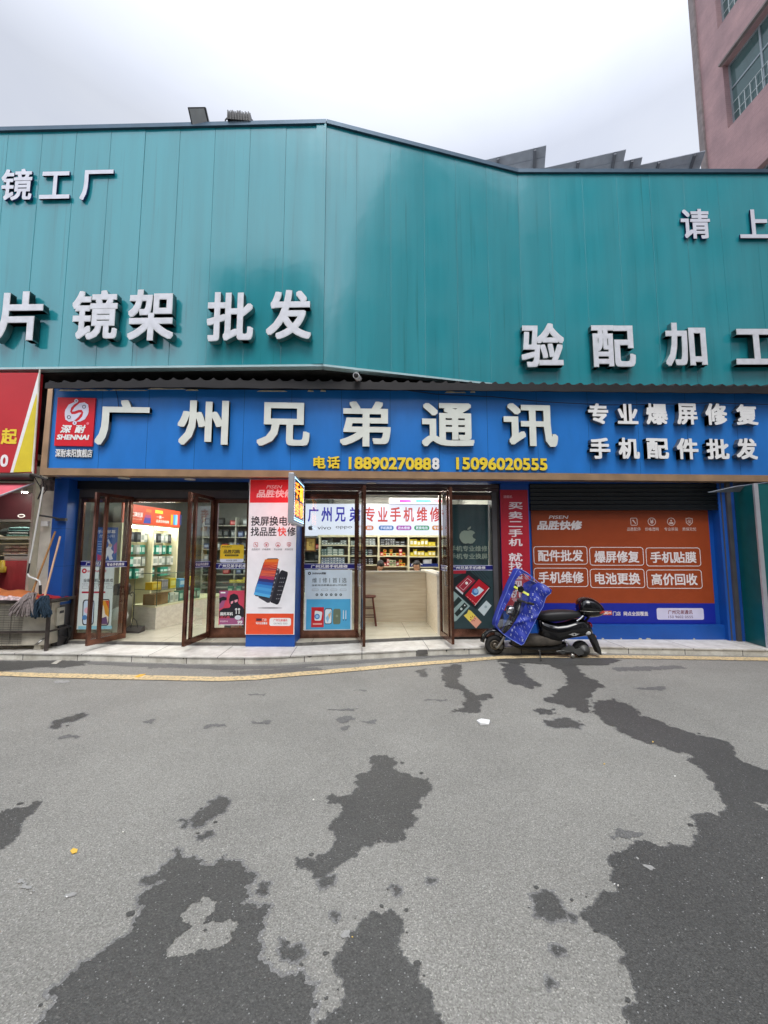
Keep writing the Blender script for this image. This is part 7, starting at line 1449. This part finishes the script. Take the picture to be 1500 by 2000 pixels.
for i in range(5): b.tube([(ax1 + .01, ay1 - .03 + .02 * i, .1), (ax1 + .05 + .01 * i, ay1 + .0, .2 + .04 * i), (ax1 + .03, ay1 - .02 * i, .34 + .02 * i), (ax1 - .01, ay1, .4)], .011, BLK, 6)
b.build('hose', ac)
# cloths heaped on the cage
def heap(name, xs0, xs1, y0, y1, zz, h, m, label, seed, cat='cloth'):
    rnd = random.Random(seed); mb = MB(); nx, ny = 26, 10; ph = [rnd.uniform(0, 6) for _ in range(6)]; vs = []
    for j in range(ny + 1):
        for i in range(nx + 1):
            s_, t = i / nx, j / ny; e = max(0, math.sin(math.pi * s_)) ** .45 * max(0, math.sin(math.pi * t)) ** .45
            z = zz + e * h * (0.72 + .25 * math.sin(s_ * 7 + ph[0]) * math.sin(t * 5 + ph[1]) + .12 * math.sin(s_ * 19 + t * 9 + ph[2]))
            vs.append((xs0 + (xs1 - xs0) * s_ + .02 * math.sin(t * 8 + ph[3]), y0 + (y1 - y0) * t + .03 * math.sin(s_ * 12 + ph[4]), z))
    mb.add(vs, [(j * (nx + 1) + i, j * (nx + 1) + i + 1, (j + 1) * (nx + 1) + i + 1, (j + 1) * (nx + 1) + i) for j in range(ny) for i in range(nx)], m, True); o = mb.build(name, label=label, cat=cat); return o
ORC = mat('orange_cloth', S(196, 112, 58), 0.9, var=.15, bump=.2, bs=12); RDC = mat('red_fabric', S(160, 24, 34), 0.9, var=.15); SPT = mat('spotted_fabric', S(214, 170, 170), 0.9, var=.9, vs=14)
zc = ztop_c + .021
heap('orange_cloth', -6.3, -4.98, 6.60, 7.05, zc, .17, ORC, 'orange cloth heaped on top of the brown cage', 3); heap('red_cloth', -5.35, -4.76, 6.72, 7.02, zc + .002, .06, RDC, 'bright red cloth beside the orange heap on the cage', 5); heap('spotted_cloth', -6.1, -5.05, 6.52, 6.66, zc + .003, .10, SPT, 'red and white spotted cloth at the front edge of the cage', 9)
b = MB(); b.box((-6.5, yf + .03, ztop_c - .04), (xr - .03, yb - .03, ztop_c - .02), CG); b.build('cage_top', cg)
# mops
def mop(u0, v0, u1, v1, hu0, hv0, hu1, hv1, hm, sm, label, Yb=6.50, Yt=6.80, seed=1):
    top, bot = atY(u0, v0, Yt), atY(u1, v1, Yb + .02); t_ = thing('mop', label, 'mop', tuple(bot)); mb = MB(); mb.tube([top, bot], .014, hm, 10); mb.build('handle', t_)
    rnd = random.Random(seed); mb = MB(); top_w = atY((hu0 + hu1) / 2, v1, Yb)
    for i in range(70):
        s_ = rnd.random(); d0 = bot + Vector((rnd.uniform(-.05, .05), rnd.uniform(-.03, .04), rnd.uniform(-.01, .02))); e_ = atY(hu0 + (hu1 - hu0) * s_, hv1 - (hv1 - hv0) * .28 * rnd.random() - 6 * abs(s_ - .45), Yb - rnd.uniform(0, .07)); m1 = d0.lerp(e_, .33) + Vector((rnd.uniform(-.03, .03), -rnd.uniform(.02, .06), .05)); m2 = d0.lerp(e_, .7) + Vector((rnd.uniform(-.02, .02), -.03, .012))
        pts = []
        for k in range(8): t = k / 7; pts.append(d0 * (1 - t) ** 3 + m1 * 3 * t * (1 - t) ** 2 + m2 * 3 * t * t * (1 - t) + e_ * t ** 3)
        mb.tube(pts, .0105, sm, 5)
    mb.build('mop_head', t_)
MH1 = mat('mop_handle_bamboo', S(166, 120, 70), .6, var=.2, vs=9); MH2 = mat('mop_handle_pale', S(206, 168, 136), .6, var=.12); MG = mat('mop_grey', S(136, 126, 124), .95, var=.3, vs=30); MN = mat('mop_navy', S(34, 54, 70), .95, var=.35, vs=30)
mop(108, 1038, 62, 1160, 16, 1158, 68, 1207, MH1, MG, 'mop with grey strands and bamboo handle lying over the cage', seed=2); mop(117.5, 1048, 87, 1166, 58, 1163, 102, 1210, MH2, MN, 'mop with navy strands and pale wooden handle lying over the cage', seed=4)

# ================================================================== STREET CLUTTER
def scrap(name, pts, z, m, label, cat, h=.012):
    P = [atZ(u, v, z) for u, v in pts]; mb = MB(); k = len(P); ce = sum(P, Vector()) / k; T_ = [p + Vector((0, 0, h * (0.4 + random.random()))) for p in P]
    mb.add(P + T_, [(i, (i + 1) % k, k + (i + 1) % k, k + i) for i in range(k)] + [tuple(range(k, 2 * k))], m); return mb.build(name, label=label, cat=cat)
scrap('paper_scrap', [(931, 1409), (940, 1406.5), (957, 1410), (955, 1416), (938, 1416.5)], .004, HX('E8E8E6', .7), 'crumpled white paper scrap lying in the middle of the road', 'paper scrap', .015)
scrap('fallen_leaf', [(137, 1662), (143, 1657), (152, 1659), (150, 1665), (141, 1668)], .004, HX('D8B048', .7), 'yellow fallen leaf on the road near the big wet patch', 'leaf', .003)
scrap('fallen_leaf', [(262, 1323), (272, 1318), (285, 1316.5), (280, 1320), (270, 1324)], .004, HX('D8A838', .7), 'yellow leaf scrap lying on the yellow road line', 'leaf', .008)
scrap('tile_chip', [(100, 1296.5), (112, 1290), (121, 1290.5), (110, 1297)], .004, HX('B8B4A8', .7), 'pale tile chip on the road in front of the kerb', 'tile chip', .008)
scrap('paper_scrap', [(1434, 1276), (1440, 1274.5), (1447, 1276), (1444, 1279), (1436, 1279)], .004, HX('ECECEC', .7), 'small white paper scrap at the foot of the far kerb', 'paper scrap', .015)
scrap('paper_scrap', [(1169, 1275), (1176, 1272), (1185, 1274), (1184, 1277), (1171, 1277)], .004, HX('E4E2DC', .7), 'white paper scrap behind the scooter by the kerb', 'paper scrap', .02)
for i, (u, v) in enumerate(((1200, 1727), (1207, 1730), (1275, 1449), (1318, 1516), (612, 1562), (688, 1830), (1488, 1715), (240, 1625), (1180, 1492), (130, 1752), (60, 1745))):
    scrap('litter_speck', [(u - 1.6, v), (u, v - 1.2), (u + 2, v - .6), (u + 1.6, v + 1), (u - .6, v + 1.3)], .003, HX(('E0DEDA', 'D8D4CC', 'D0B060')[i % 3], .8), 'tiny pale litter speck on the road', 'litter', .003)['group'] = 'litter specks on the road'
# ================================================================== ACROSS THE STREET (mirrored in the glossy cladding)
OPW = mat('opposite_render', S(150, 140, 130), .8, var=.15, vs=.5); OPW2 = mat('opposite_tile', S(120, 104, 98), .6, var=.15, vs=.5)
def opp(x0, x1, h, y, m, label):
    t_ = thing('street_building', label, 'building', ((x0 + x1) / 2, y, 0)); mb = MB(); mb.box((x0, y - 10, 0), (x1, y, h), m); mb.box((x0 - .1, y - 10.1, h), (x1 + .1, y + .15, h + .4), OPW); mb.build('wall', t_)
    n_ = int((x1 - x0) / 3.2)
    for r_ in range(int(h / 3.3)):
        for k in range(n_):
            x = x0 + (x1 - x0) * (k + .5) / n_; z = 1.0 + r_ * 3.3; f_ = MB(); f_.box((x - .9, y + .001, z), (x + .9, y + .06, z + 1.7), WINF); o = f_.build('window', t_); g = MB(); g.box((x - .82, y + .061, z + .08), (x - .03, y + .065, z + 1.62), WING); g.box((x + .03, y + .061, z + .08), (x + .82, y + .065, z + 1.62), WING); g.build('pane', o)
opp(-40, -11.3, 9.0, -9.0, OPW, 'long low rendered block across the street facing the phone shop')
opp(-11.0, -5.2, 17.0, -8.5, OPW2, 'narrow tiled block across the street facing the phone shop')
opp(-5.0, 5.2, 9.5, -9.0, OPW, 'low rendered block between the tiled blocks across the street')
OPW3 = mat('opposite_pale', S(206, 202, 198), .7, var=.12, vs=.6)
opp(5.4, 6.9, 15.5, -8.6, OPW3, 'slim pale block beside the stepped tall block across the street')
opp(7.0, 8.9, 19.5, -8.4, OPW3, 'middle step of the tall pale block across the street')
opp(9.0, 34, 27.0, -8.0, OPW3, 'tallest pale block across the street facing the phone shop')
# ================================================================== SCOOTER
wf = atZ(966, 1280.5, 0); wr = atZ(1138, 1284.5, 0)
SCF = Fr((wf.x, wf.y + .06), (wr.x, wr.y + .06))
C = lambda x, y: SCF.px(920 + x * .186667, 1090 + y * .186667)     # enlarged crop -> scooter side plane
SPT_ = lambda x, y, n=0.0: SCF.pt(*C(x, y), n)
GLB = mat('scooter_gloss_black', (0.004, 0.004, 0.005), 0.07, spec=0.45, var=0.0, coat=0.3); MTB = mat('scooter_matt_black', (0.022, 0.021, 0.02), 0.6, var=0.3, vs=14); SEATM = mat('seat_vinyl', (0.012, 0.012, 0.013), 0.5, var=0.2, bump=.1, bs=90)
TYRE = mat('tyre_rubber', (0.02, 0.019, 0.018), 0.85, var=0.3, vs=20, bump=.3, bs=120); RIMM = mat('rim_alloy', S(120, 112, 100), 0.35, metal=.7, var=.25); FORKM = mat('fork_silver', S(170, 166, 156), 0.3, metal=.8, var=.15); MOTM = mat('motor_grey', S(92, 92, 90), 0.45, metal=.5, var=.2); CHR = mat('chrome', S(220, 220, 220), 0.12, metal=1.0, var=0); DUST = mat('dusty_mat', S(76, 70, 62), .85, var=.4, vs=10)
scn = thing('scooter', 'black electric scooter with round top box parked by the kerb before the orange board', 'scooter', tuple(SCF.pt(.6, 0, 0)))
def superring(a, zlo, zhi, hw, n0=0.0, k=20, e=0.65):
    c = (zlo + zhi) / 2; h = (zhi - zlo) / 2; out_ = []
    for i in range(k):
        t = 2 * math.pi * i / k; cs, sn = math.cos(t), math.sin(t)
        out_.append(SCF.pt(a, c + h * math.copysign(abs(sn) ** e, sn), n0 + hw * math.copysign(abs(cs) ** e, cs)))
    return out_
def body(name, st, m, par, e=.65):
    """loft through side-view stations (crop x, y top, y bottom, half width)"""
    mb = MB(); rings = []
    for x, y0, y1, hw in st: a, z1 = C(x, y0); _, z0 = C(x, y1); rings.append(superring(a, z0, z1, hw, e=e))
    mb.loft(rings, m); return mb.build(name, par)
nrm = SCF.n
def wheel(cx, cy, r, wd, name):
    c = SPT_(cx, cy); o_ = MB(); prof = []
    for i in range(17):
        t = 2 * math.pi * i / 16; prof.append((wd * .5 * math.sin(t), r - wd * .42 + wd * .42 * math.cos(t)))
    o_.lathe(c, nrm, prof, TYRE, 40)
    for i in range(30):
        t = 2 * math.pi * i / 30; q = nrm.to_track_quat('Z', 'Y'); x, y = q @ Vector((1, 0, 0)), q @ Vector((0, 1, 0)); d = x * math.cos(t) + y * math.sin(t); t2 = (x * -math.sin(t) + y * math.cos(t)) * .006
        p, p2 = c + d * (r + .001) + nrm * wd * .12, c + d * (r - .008) + nrm * wd * .34; o_.add([p - t2, p + t2, p2 + t2 * 2.2, p2 - t2 * 1], [(0, 1, 2, 3)], MTB)
    wo = o_.build('wheel', scn); mb = MB(); ri = r - wd * .78
    mb.lathe(c, nrm, [(-.035, ri), (-.035, ri - .02), (.0, ri - .035), (.035, ri - .02), (.035, ri), (.02, ri + .006), (-.02, ri + .006), (-.035, ri)], RIMM, 36)
    for i in range(5):
        t = 2 * math.pi * (i + .3) / 5; q = nrm.to_track_quat('Z', 'Y'); x, y = q @ Vector((1, 0, 0)), q @ Vector((0, 1, 0)); d = x * math.cos(t) + y * math.sin(t); mb.cyl(c + d * .03, c + d * (ri - .01), .017, RIMM, .012, 8)
    mb.lathe(c, nrm, [(-.05, .035), (.05, .035), (.055, .02)], RIMM, 20); mb.build('rim', wo); return wo
rw = abs(C(245, 905)[1])
fw_ = wheel(247, 905, C(247, 905)[1] - .002, .10, 'front'); rr_ = C(1150, 945)[1] - .002
wheel(1145, 945, rr_, .11, 'rear')
# fork and front fender
b = MB(); 
for s_ in (.075, -.075): b.tube([SPT_(340, 815, s_), SPT_(300, 880, s_), SPT_(262, 930, s_)], [.022, .02, .017], FORKM, 10)
b.cyl(SPT_(256, 918, -.09), SPT_(256, 918, .10), .016, FORKM, k=10); b.build('fork', scn)
b = MB(); b.lathe(SPT_(300, 915, .055), nrm, [(0, .045), (.018, .045), (.024, .03)], MOTM, 16); b.build('brake_caliper', scn)
b = MB(); rings = []; cw = C(250, 905); rf = C(250, 905)[1] + .035
for i in range(15):
    t = R(168 - i * 9.0); rr = rf * (1.06 + .16 * math.sin((i / 14) * math.pi)); ctr = (cw[0] + rr * math.cos(t), cw[1] + rr * math.sin(t)); hw = .075 * (0.55 + .45 * math.sin(math.pi * min(1, (i + 1) / 8)) if i < 7 else 1); rings.append([SCF.pt(ctr[0] - (.012 + .05 * abs(math.sin(a))*0) * 0 + (-.05 + .05 * abs(math.cos(a))) * math.cos(t) * .0, ctr[1], 0) + nrm * hw * math.cos(a) + (SCF.d * math.cos(t) + Vector((0, 0, math.sin(t)))) * (.03 * math.sin(a) - .012 * abs(math.cos(a))) for a in [2 * math.pi * j / 14 for j in range(14)]])
b.loft(rings, GLB); b.build('front_fender', scn)
# leg shield, steering column, handlebar
b = MB(); rings = []
for x, y, hw, th in ((330, 800, .10, .03), (372, 720, .15, .032), (410, 640, .18, .035), (445, 560, .17, .04), (470, 500, .12, .045), (490, 450, .07, .05)):
    a, z = C(x, y); rings.append([SCF.pt(a + th * math.sin(t) - .03 * abs(math.cos(t)) * -1, z, hw * math.cos(t)) for t in [2 * math.pi * j / 18 for j in range(18)]])
b.loft(rings, GLB); b.build('leg_shield', scn)
b = MB(); c = SPT_(415, 545, 0); b.lathe(c, SCF.d * -1 + Vector((0, 0, .1)), [(-.06, .055), (0, .075), (.05, .07), (.062, .055), (.068, .02)], CHR, 20); b.build('headlight', scn)
b = MB(); h0 = SPT_(505, 470); b.tube([h0 + nrm * .30 + SCF.d * .10 + Vector((0, 0, .02)), h0 + nrm * .12 + Vector((0, 0, .05)), h0 + Vector((0, 0, .04)), h0 - nrm * .12 + Vector((0, 0, .05)), h0 - nrm * .30 + SCF.d * .10 + Vector((0, 0, .02))], .013, MOTM, 8); b.tube([h0 + Vector((0, 0, .04)), SPT_(455, 600)], .03, MTB, 10); b.build('handlebar', scn)
for s_ in (1, -1):
    b = MB(); p = h0 + nrm * .24 * s_ + SCF.d * .075 + Vector((0, 0, .03)); b.cyl(p, p + nrm * .12 * s_ + SCF.d * .045, .019, MTB, k=12); b.build('grip', scn)
    b = MB(); p = h0 + nrm * .16 * s_ + Vector((0, 0, .05)); m_ = p + Vector((0, 0, .15)) + nrm * .05 * s_ - SCF.d * .02; b.tube([p, m_], .006, CHR, 6); ell(m_ + Vector((0, 0, .03)), .05, .012, .05, GLB, b, 14, 8); b.build('mirror', scn)
# floorboard and lower frame
body('floorboard', [(425, 872, 900, .10), (470, 820, 905, .145), (560, 800, 908, .15), (700, 798, 908, .15), (840, 806, 900, .15), (915, 816, 886, .135), (930, 830, 870, .10)], DUST, scn, .4)
body('lower_frame', [(400, 880, 900, .04), (470, 900, 935, .09), (600, 905, 968, .10), (760, 905, 975, .10), (880, 890, 965, .09), (980, 870, 940, .06)], MTB, scn)
# seat post body, rear bodywork, seat, tail
body('rear_body', [(688, 640, 700, .07), (705, 620, 800, .125), (735, 640, 845, .15), (800, 660, 872, .165), (880, 675, 868, .175), (970, 665, 840, .18), (1060, 640, 822, .175), (1140, 625, 812, .16), (1200, 650, 808, .13), (1240, 700, 800, .09), (1262, 745, 795, .04)], GLB, scn, .7)
body('seat', [(684, 590, 622, .06), (700, 575, 632, .11), (750, 558, 650, .14), (830, 545, 662, .15), (920, 540, 655, .155), (1000, 542, 640, .15), (1080, 548, 622, .135), (1120, 560, 608, .11), (1136, 578, 598, .06)], SEATM, scn, .6)
b = MB(); nn_ = .186
prn = lambda xs, n_, m: b.fpoly(SCF, [C(*p) for p in xs], n_, m, .004)
b.fpoly(SCF, [C(*p) for p in ((972, 772), (1000, 768), (1010, 760), (1040, 757), (1062, 766), (1090, 768), (1062, 778), (1050, 788), (1022, 790), (1004, 780))], nn_, CHR, .004); b.fcirc(SCF, *C(1034, 773), .012, nn_ + .001, BLK); b.build('emblem', scn)
b = MB(); 
for s_ in (.16, -.16): b.tube([SPT_(1065, 640, s_), SPT_(1100, 618, s_), SPT_(1130, 590, s_ * .95)], .012, CHR, 8)
b.tube([SPT_(1130, 590, .152), SPT_(1170, 580, .08), SPT_(1170, 580, -.08), SPT_(1130, 590, -.152)], .012, CHR, 8); b.build('grab_rail', scn)
REDL = mat('tail_lens_red', S(150, 14, 22), .15, var=.1); AMB = mat('amber_lens', S(196, 130, 60), .2, var=.1); SILL = mat('signal_lens', S(190, 190, 186), .15, var=.1)
b = MB(); ell(SPT_(1238, 705), .035, .06, .055, REDL, b, 16, 8, None); b.build('tail_light', scn)
b = MB(); ell(SPT_(1190, 768, .125), .045, .02, .032, SILL, b, 14, 8); b.build('turn_signal', scn)
b = MB(); ell(SPT_(1278, 815, .06), .024, .014, .024, AMB, b, 14, 8); b.build('reflector', scn)
b = MB(); b.fpoly(SCF, [C(*p) for p in ((1215, 790), (1265, 780), (1300, 850), (1335, 950), (1342, 1000), (1318, 995), (1290, 930), (1250, 850))], .085, MTB, .17); b.build('mudguard', scn, bevel=.012)
# hub motor, swing arm, stands
b = MB(); b.lathe(SPT_(1163, 955, .055), nrm, [(0, .085), (.03, .082), (.042, .07), (.044, .056), (.052, .052), (.054, .026), (.06, .022), (.062, .005)], MOTM, 30); b.build('motor_cover', scn)
b = MB(); b.fpoly(SCF, [C(*p) for p in ((895, 965), (935, 925), (1000, 893), (1040, 905), (1060, 935), (1120, 920), (1150, 980), (1090, 1000), (1040, 965), (980, 960), (930, 985))], .13, MOTM, .03); b.tube([SPT_(945, 850, .12), SPT_(975, 865, .12), SPT_(1000, 890, .12)], .014, CHR, 8); b.tube([SPT_(870, 960, .11), SPT_(930, 950, .12), SPT_(1000, 960, .12)], .015, MOTM, 8); b.build('swing_arm', scn, bevel=.006)
b = MB(); b.lathe(SPT_(1030, 1000, .12), nrm, [(0, .03), (.03, .03), (.034, .012)], FORKM, 14); b.tube([SPT_(1030, 930, .12), SPT_(1040, 965, .125), SPT_(1030, 1000, .125)], .008, MTB, 6); b.build('stand_pivot', scn)
zg = .004; b = MB(); ft = SCF.pt(C(668, 1072)[0], 0.012, .34); b.tube([SPT_(698, 945, .09), SPT_(684, 1005, .22), ft], .009, MOTM, 8); b.cyl(SPT_(690, 950, .085), SPT_(706, 948, .10), .014, CHR, k=8); b.box(tuple(ft + Vector((-.02, -.03, -.012))), tuple(ft + Vector((.02, .03, -.004))), MOTM); b.build('kickstand', scn)
# top box
tb_ = MB(); rings = []
stt = [(1113, 480, 560, .06), (1118, 445, 580, .12), (1135, 420, 598, .155), (1180, 407, 612, .175), (1240, 412, 618, .18), (1300, 440, 612, .17), (1345, 480, 598, .14), (1370, 515, 575, .09), (1380, 535, 560, .03)]
for x, y0, y1, hw in stt: a, z1 = C(x, y0); _, z0 = C(x, y1); rings.append(superring(a, z0, z1, hw, e=.8))
tb_.loft(rings, GLB); tbo = tb_.build('top_box', scn)
b = MB(); rings = []
for x, y0, y1, hw in stt[1:-1]: a, z1 = C(x, 540 + (x - 1118) * .015); rings.append([SCF.pt(a, z1 + .006 * math.sin(t), (hw * 1.06 + .006) * math.cos(t) if abs(math.cos(t)) > .01 else 0) for t in [2 * math.pi * j / 16 for j in range(16)]])
b.loft(rings, FORKM); b.build('lid_seam', tbo)
b = MB(); b.fpoly(SCF, [C(*p) for p in ((1296, 545), (1345, 535), (1347, 556), (1300, 566))], .172, mat('reflector_red', S(206, 70, 60), .2, var=.1), .02); b.build('reflector', tbo)
b = MB(); b.tube([SPT_(1180, 610), SPT_(1150, 640)], .03, MTB, 8); b.tube([SPT_(1240, 612), SPT_(1200, 655)], .02, MTB, 8); b.build('carrier', scn)

# ---- rain cover with its clear window, draped over the handlebar
CVB = mat('cover_blue', S(38, 56, 160), 0.5, var=.14, vs=8, bump=.3, bs=14); CVP = mat('cover_print', S(206, 214, 240), .4, var=0); CVE = mat('cover_edge', S(120, 140, 220), .4, var=.05); CVY = mat('cover_yellow', S(226, 232, 60), .4, var=.03); FILM = glassm('clear_film', (.92, .93, .95), f0=.09, rough=.06)
cov = thing('rain_cover', 'blue patterned plastic rain cover with clear window draped over the scooter handlebar', 'cover', tuple(SPT_(490, 868)))
OUT = [(490, 108), (560, 150), (655, 240), (720, 268), (785, 318), (772, 345), (735, 375), (722, 400), (700, 480), (650, 560), (600, 670), (540, 790), (505, 858), (485, 872), (440, 850), (330, 782), (282, 740), (246, 690), (252, 640), (300, 500), (345, 385), (390, 270), (430, 190), (465, 120)]
WIN = [(518, 148), (575, 180), (640, 228), (655, 244), (590, 275), (574, 320), (576, 372), (540, 455), (470, 570), (400, 680), (352, 745), (322, 772), (290, 738), (262, 698), (290, 615), (335, 520), (385, 420), (425, 330), (440, 240), (470, 190)]
def nfun(x, y, side):
    # bulges over the handlebar, closes towards the front line of the scooter, folds run down from the bar
    tt = max(0.0, min(1.0, ((x - 246) + (y - 690) * -.42 * 0 + (690 - y) * -.30) / 330 if True else 0)); wv = .013 * math.sin(x * .030 + y * .013) + .006 * math.sin(y * .042 - x * .026) + .006 * math.sin(x * .075 - y * .02)
    fold = .035 * math.exp(-((x - 735) ** 2 + (y - 330) ** 2) / 2800.0) + .02 * math.exp(-((y - 640 + (x - 480) * .35) / 22.0) ** 2)
    return side * (.075 + .19 * tt ** .6 + wv + fold)
def sheet(loopsx, m, side, off, mb, sub=16.0):
    loops = []
    for l in loopsx:
        o_ = []
        for i, p in enumerate(l):
            q = l[(i + 1) % len(l)]; k = max(1, int(math.hypot(q[0] - p[0], q[1] - p[1]) / sub))
            o_ += [(p[0] + (q[0] - p[0]) * j / k, p[1] + (q[1] - p[1]) * j / k) for j in range(k)]
        loops.append(o_)
    flat = [Vector((x, y, 0)) for l in loops for x, y in l]; tri = tessellate_polygon([[Vector((x, y, 0)) for x, y in l] for l in loops])
    bm = bmesh.new(); vs = [bm.verts.new(p) for p in flat]
    for t in tri:
        try: bm.faces.new([vs[i] for i in t])
        except ValueError: pass
    for _ in range(5):
        es = [e for e in bm.edges if e.calc_length() > sub * 1.4]
        if es: bmesh.ops.subdivide_edges(bm, edges=es, cuts=1); bmesh.ops.triangulate(bm, faces=bm.faces[:])
    bmesh.ops.beautify_fill(bm, faces=bm.faces[:], edges=bm.edges[:])
    bm.verts.index_update(); P = [SPT_(v.co.x, v.co.y, nfun(v.co.x, v.co.y, side) + off * side) for v in bm.verts]; F_ = [tuple(v.index for v in f.verts) for f in bm.faces]; bm.free()
    mb.add(P, F_, m, True)
for side in (1, -1):
    b = MB(); sheet([OUT, WIN], CVB, side, 0, b); rnd = random.Random(5)
    if side == 1:
        def inside(p, poly):
            r_ = False
            for i in range(len(poly)):
                (x0, y0), (x1, y1) = poly[i], poly[i - 1]
                if (y0 > p[1]) != (y1 > p[1]) and p[0] < (x1 - x0) * (p[1] - y0) / (y1 - y0) + x0: r_ = not r_
            return r_
        k = 0
        for j in range(17):
            for i in range(17):
                x = 255 + i * 33 + (j % 2) * 16 + rnd.uniform(-8, 8); y = 125 + j * 46 + (i % 3) * 12 + rnd.uniform(-12, 12); R2 = 13
                if not all(inside((x + dx, y + dy), OUT) and not inside((x + dx, y + dy), WIN) for dx in (-R2, R2) for dy in (-R2, R2)): continue
                k += 1
                segs = [((x - 2, y - 7), (x + 2, y - 7), (x + 3, y + 1), (x, y + 1)), ((x + 3, y + 5), (x + 7, y + 5), (x + 7, y + 11), (x + 4, y + 11))] if k % 5 else [((x - 7, y - 12), (x + 8, y - 12), (x + 8, y - 8), (x - 7, y - 8)), ((x + 3, y - 8), (x + 8, y - 8), (x - 2, y + 5), (x - 7, y + 5)), ((x - 7, y + 5), (x + 8, y + 5), (x + 8, y + 9), (x - 7, y + 9))]
                for s4 in segs: b.add([SPT_(px_, py_, nfun(px_, py_, 1) + .003) for px_, py_ in s4], [(3, 2, 1, 0)], CVP)
    b.tube([SPT_(x, y, nfun(x, y, side)) for x, y in OUT], .005, CVE, 5, True); b.build('fabric', cov)
    b = MB(); sheet([WIN], FILM, side, -.001, b, 40); b.build('clear_window', cov)
# front gusset closing the two sides along the leading edge
lead = [OUT[0]] + OUT[:13:-1][:11]
b = MB(); A_ = [SPT_(x, y, nfun(x, y, 1)) for x, y in lead]; B2 = [SPT_(x, y, nfun(x, y, -1)) for x, y in lead]; n_ = len(lead); mid_ = [(p + q) / 2 - SCF.d * .04 for p, q in zip(A_, B2)]
b.add(A_ + mid_ + B2, [(i, i + 1, n_ + i + 1, n_ + i) for i in range(n_ - 1)] + [(n_ + i, n_ + i + 1, 2 * n_ + i + 1, 2 * n_ + i) for i in range(n_ - 1)], CVB, True); b.build('front_gusset', cov)
b = MB(); st4 = [(428, 285), (440, 283), (568, 358), (564, 378), (552, 376), (426, 300)]; b.add([SPT_(x, y, nfun(x, y, 1) + .004) for x, y in st4], [tuple(reversed(range(6)))], CVY); b.build('yellow_strip', cov)

for o in bpy.data.objects:
    for k in ('_loc', '_rz'):
        if k in o: del o[k]
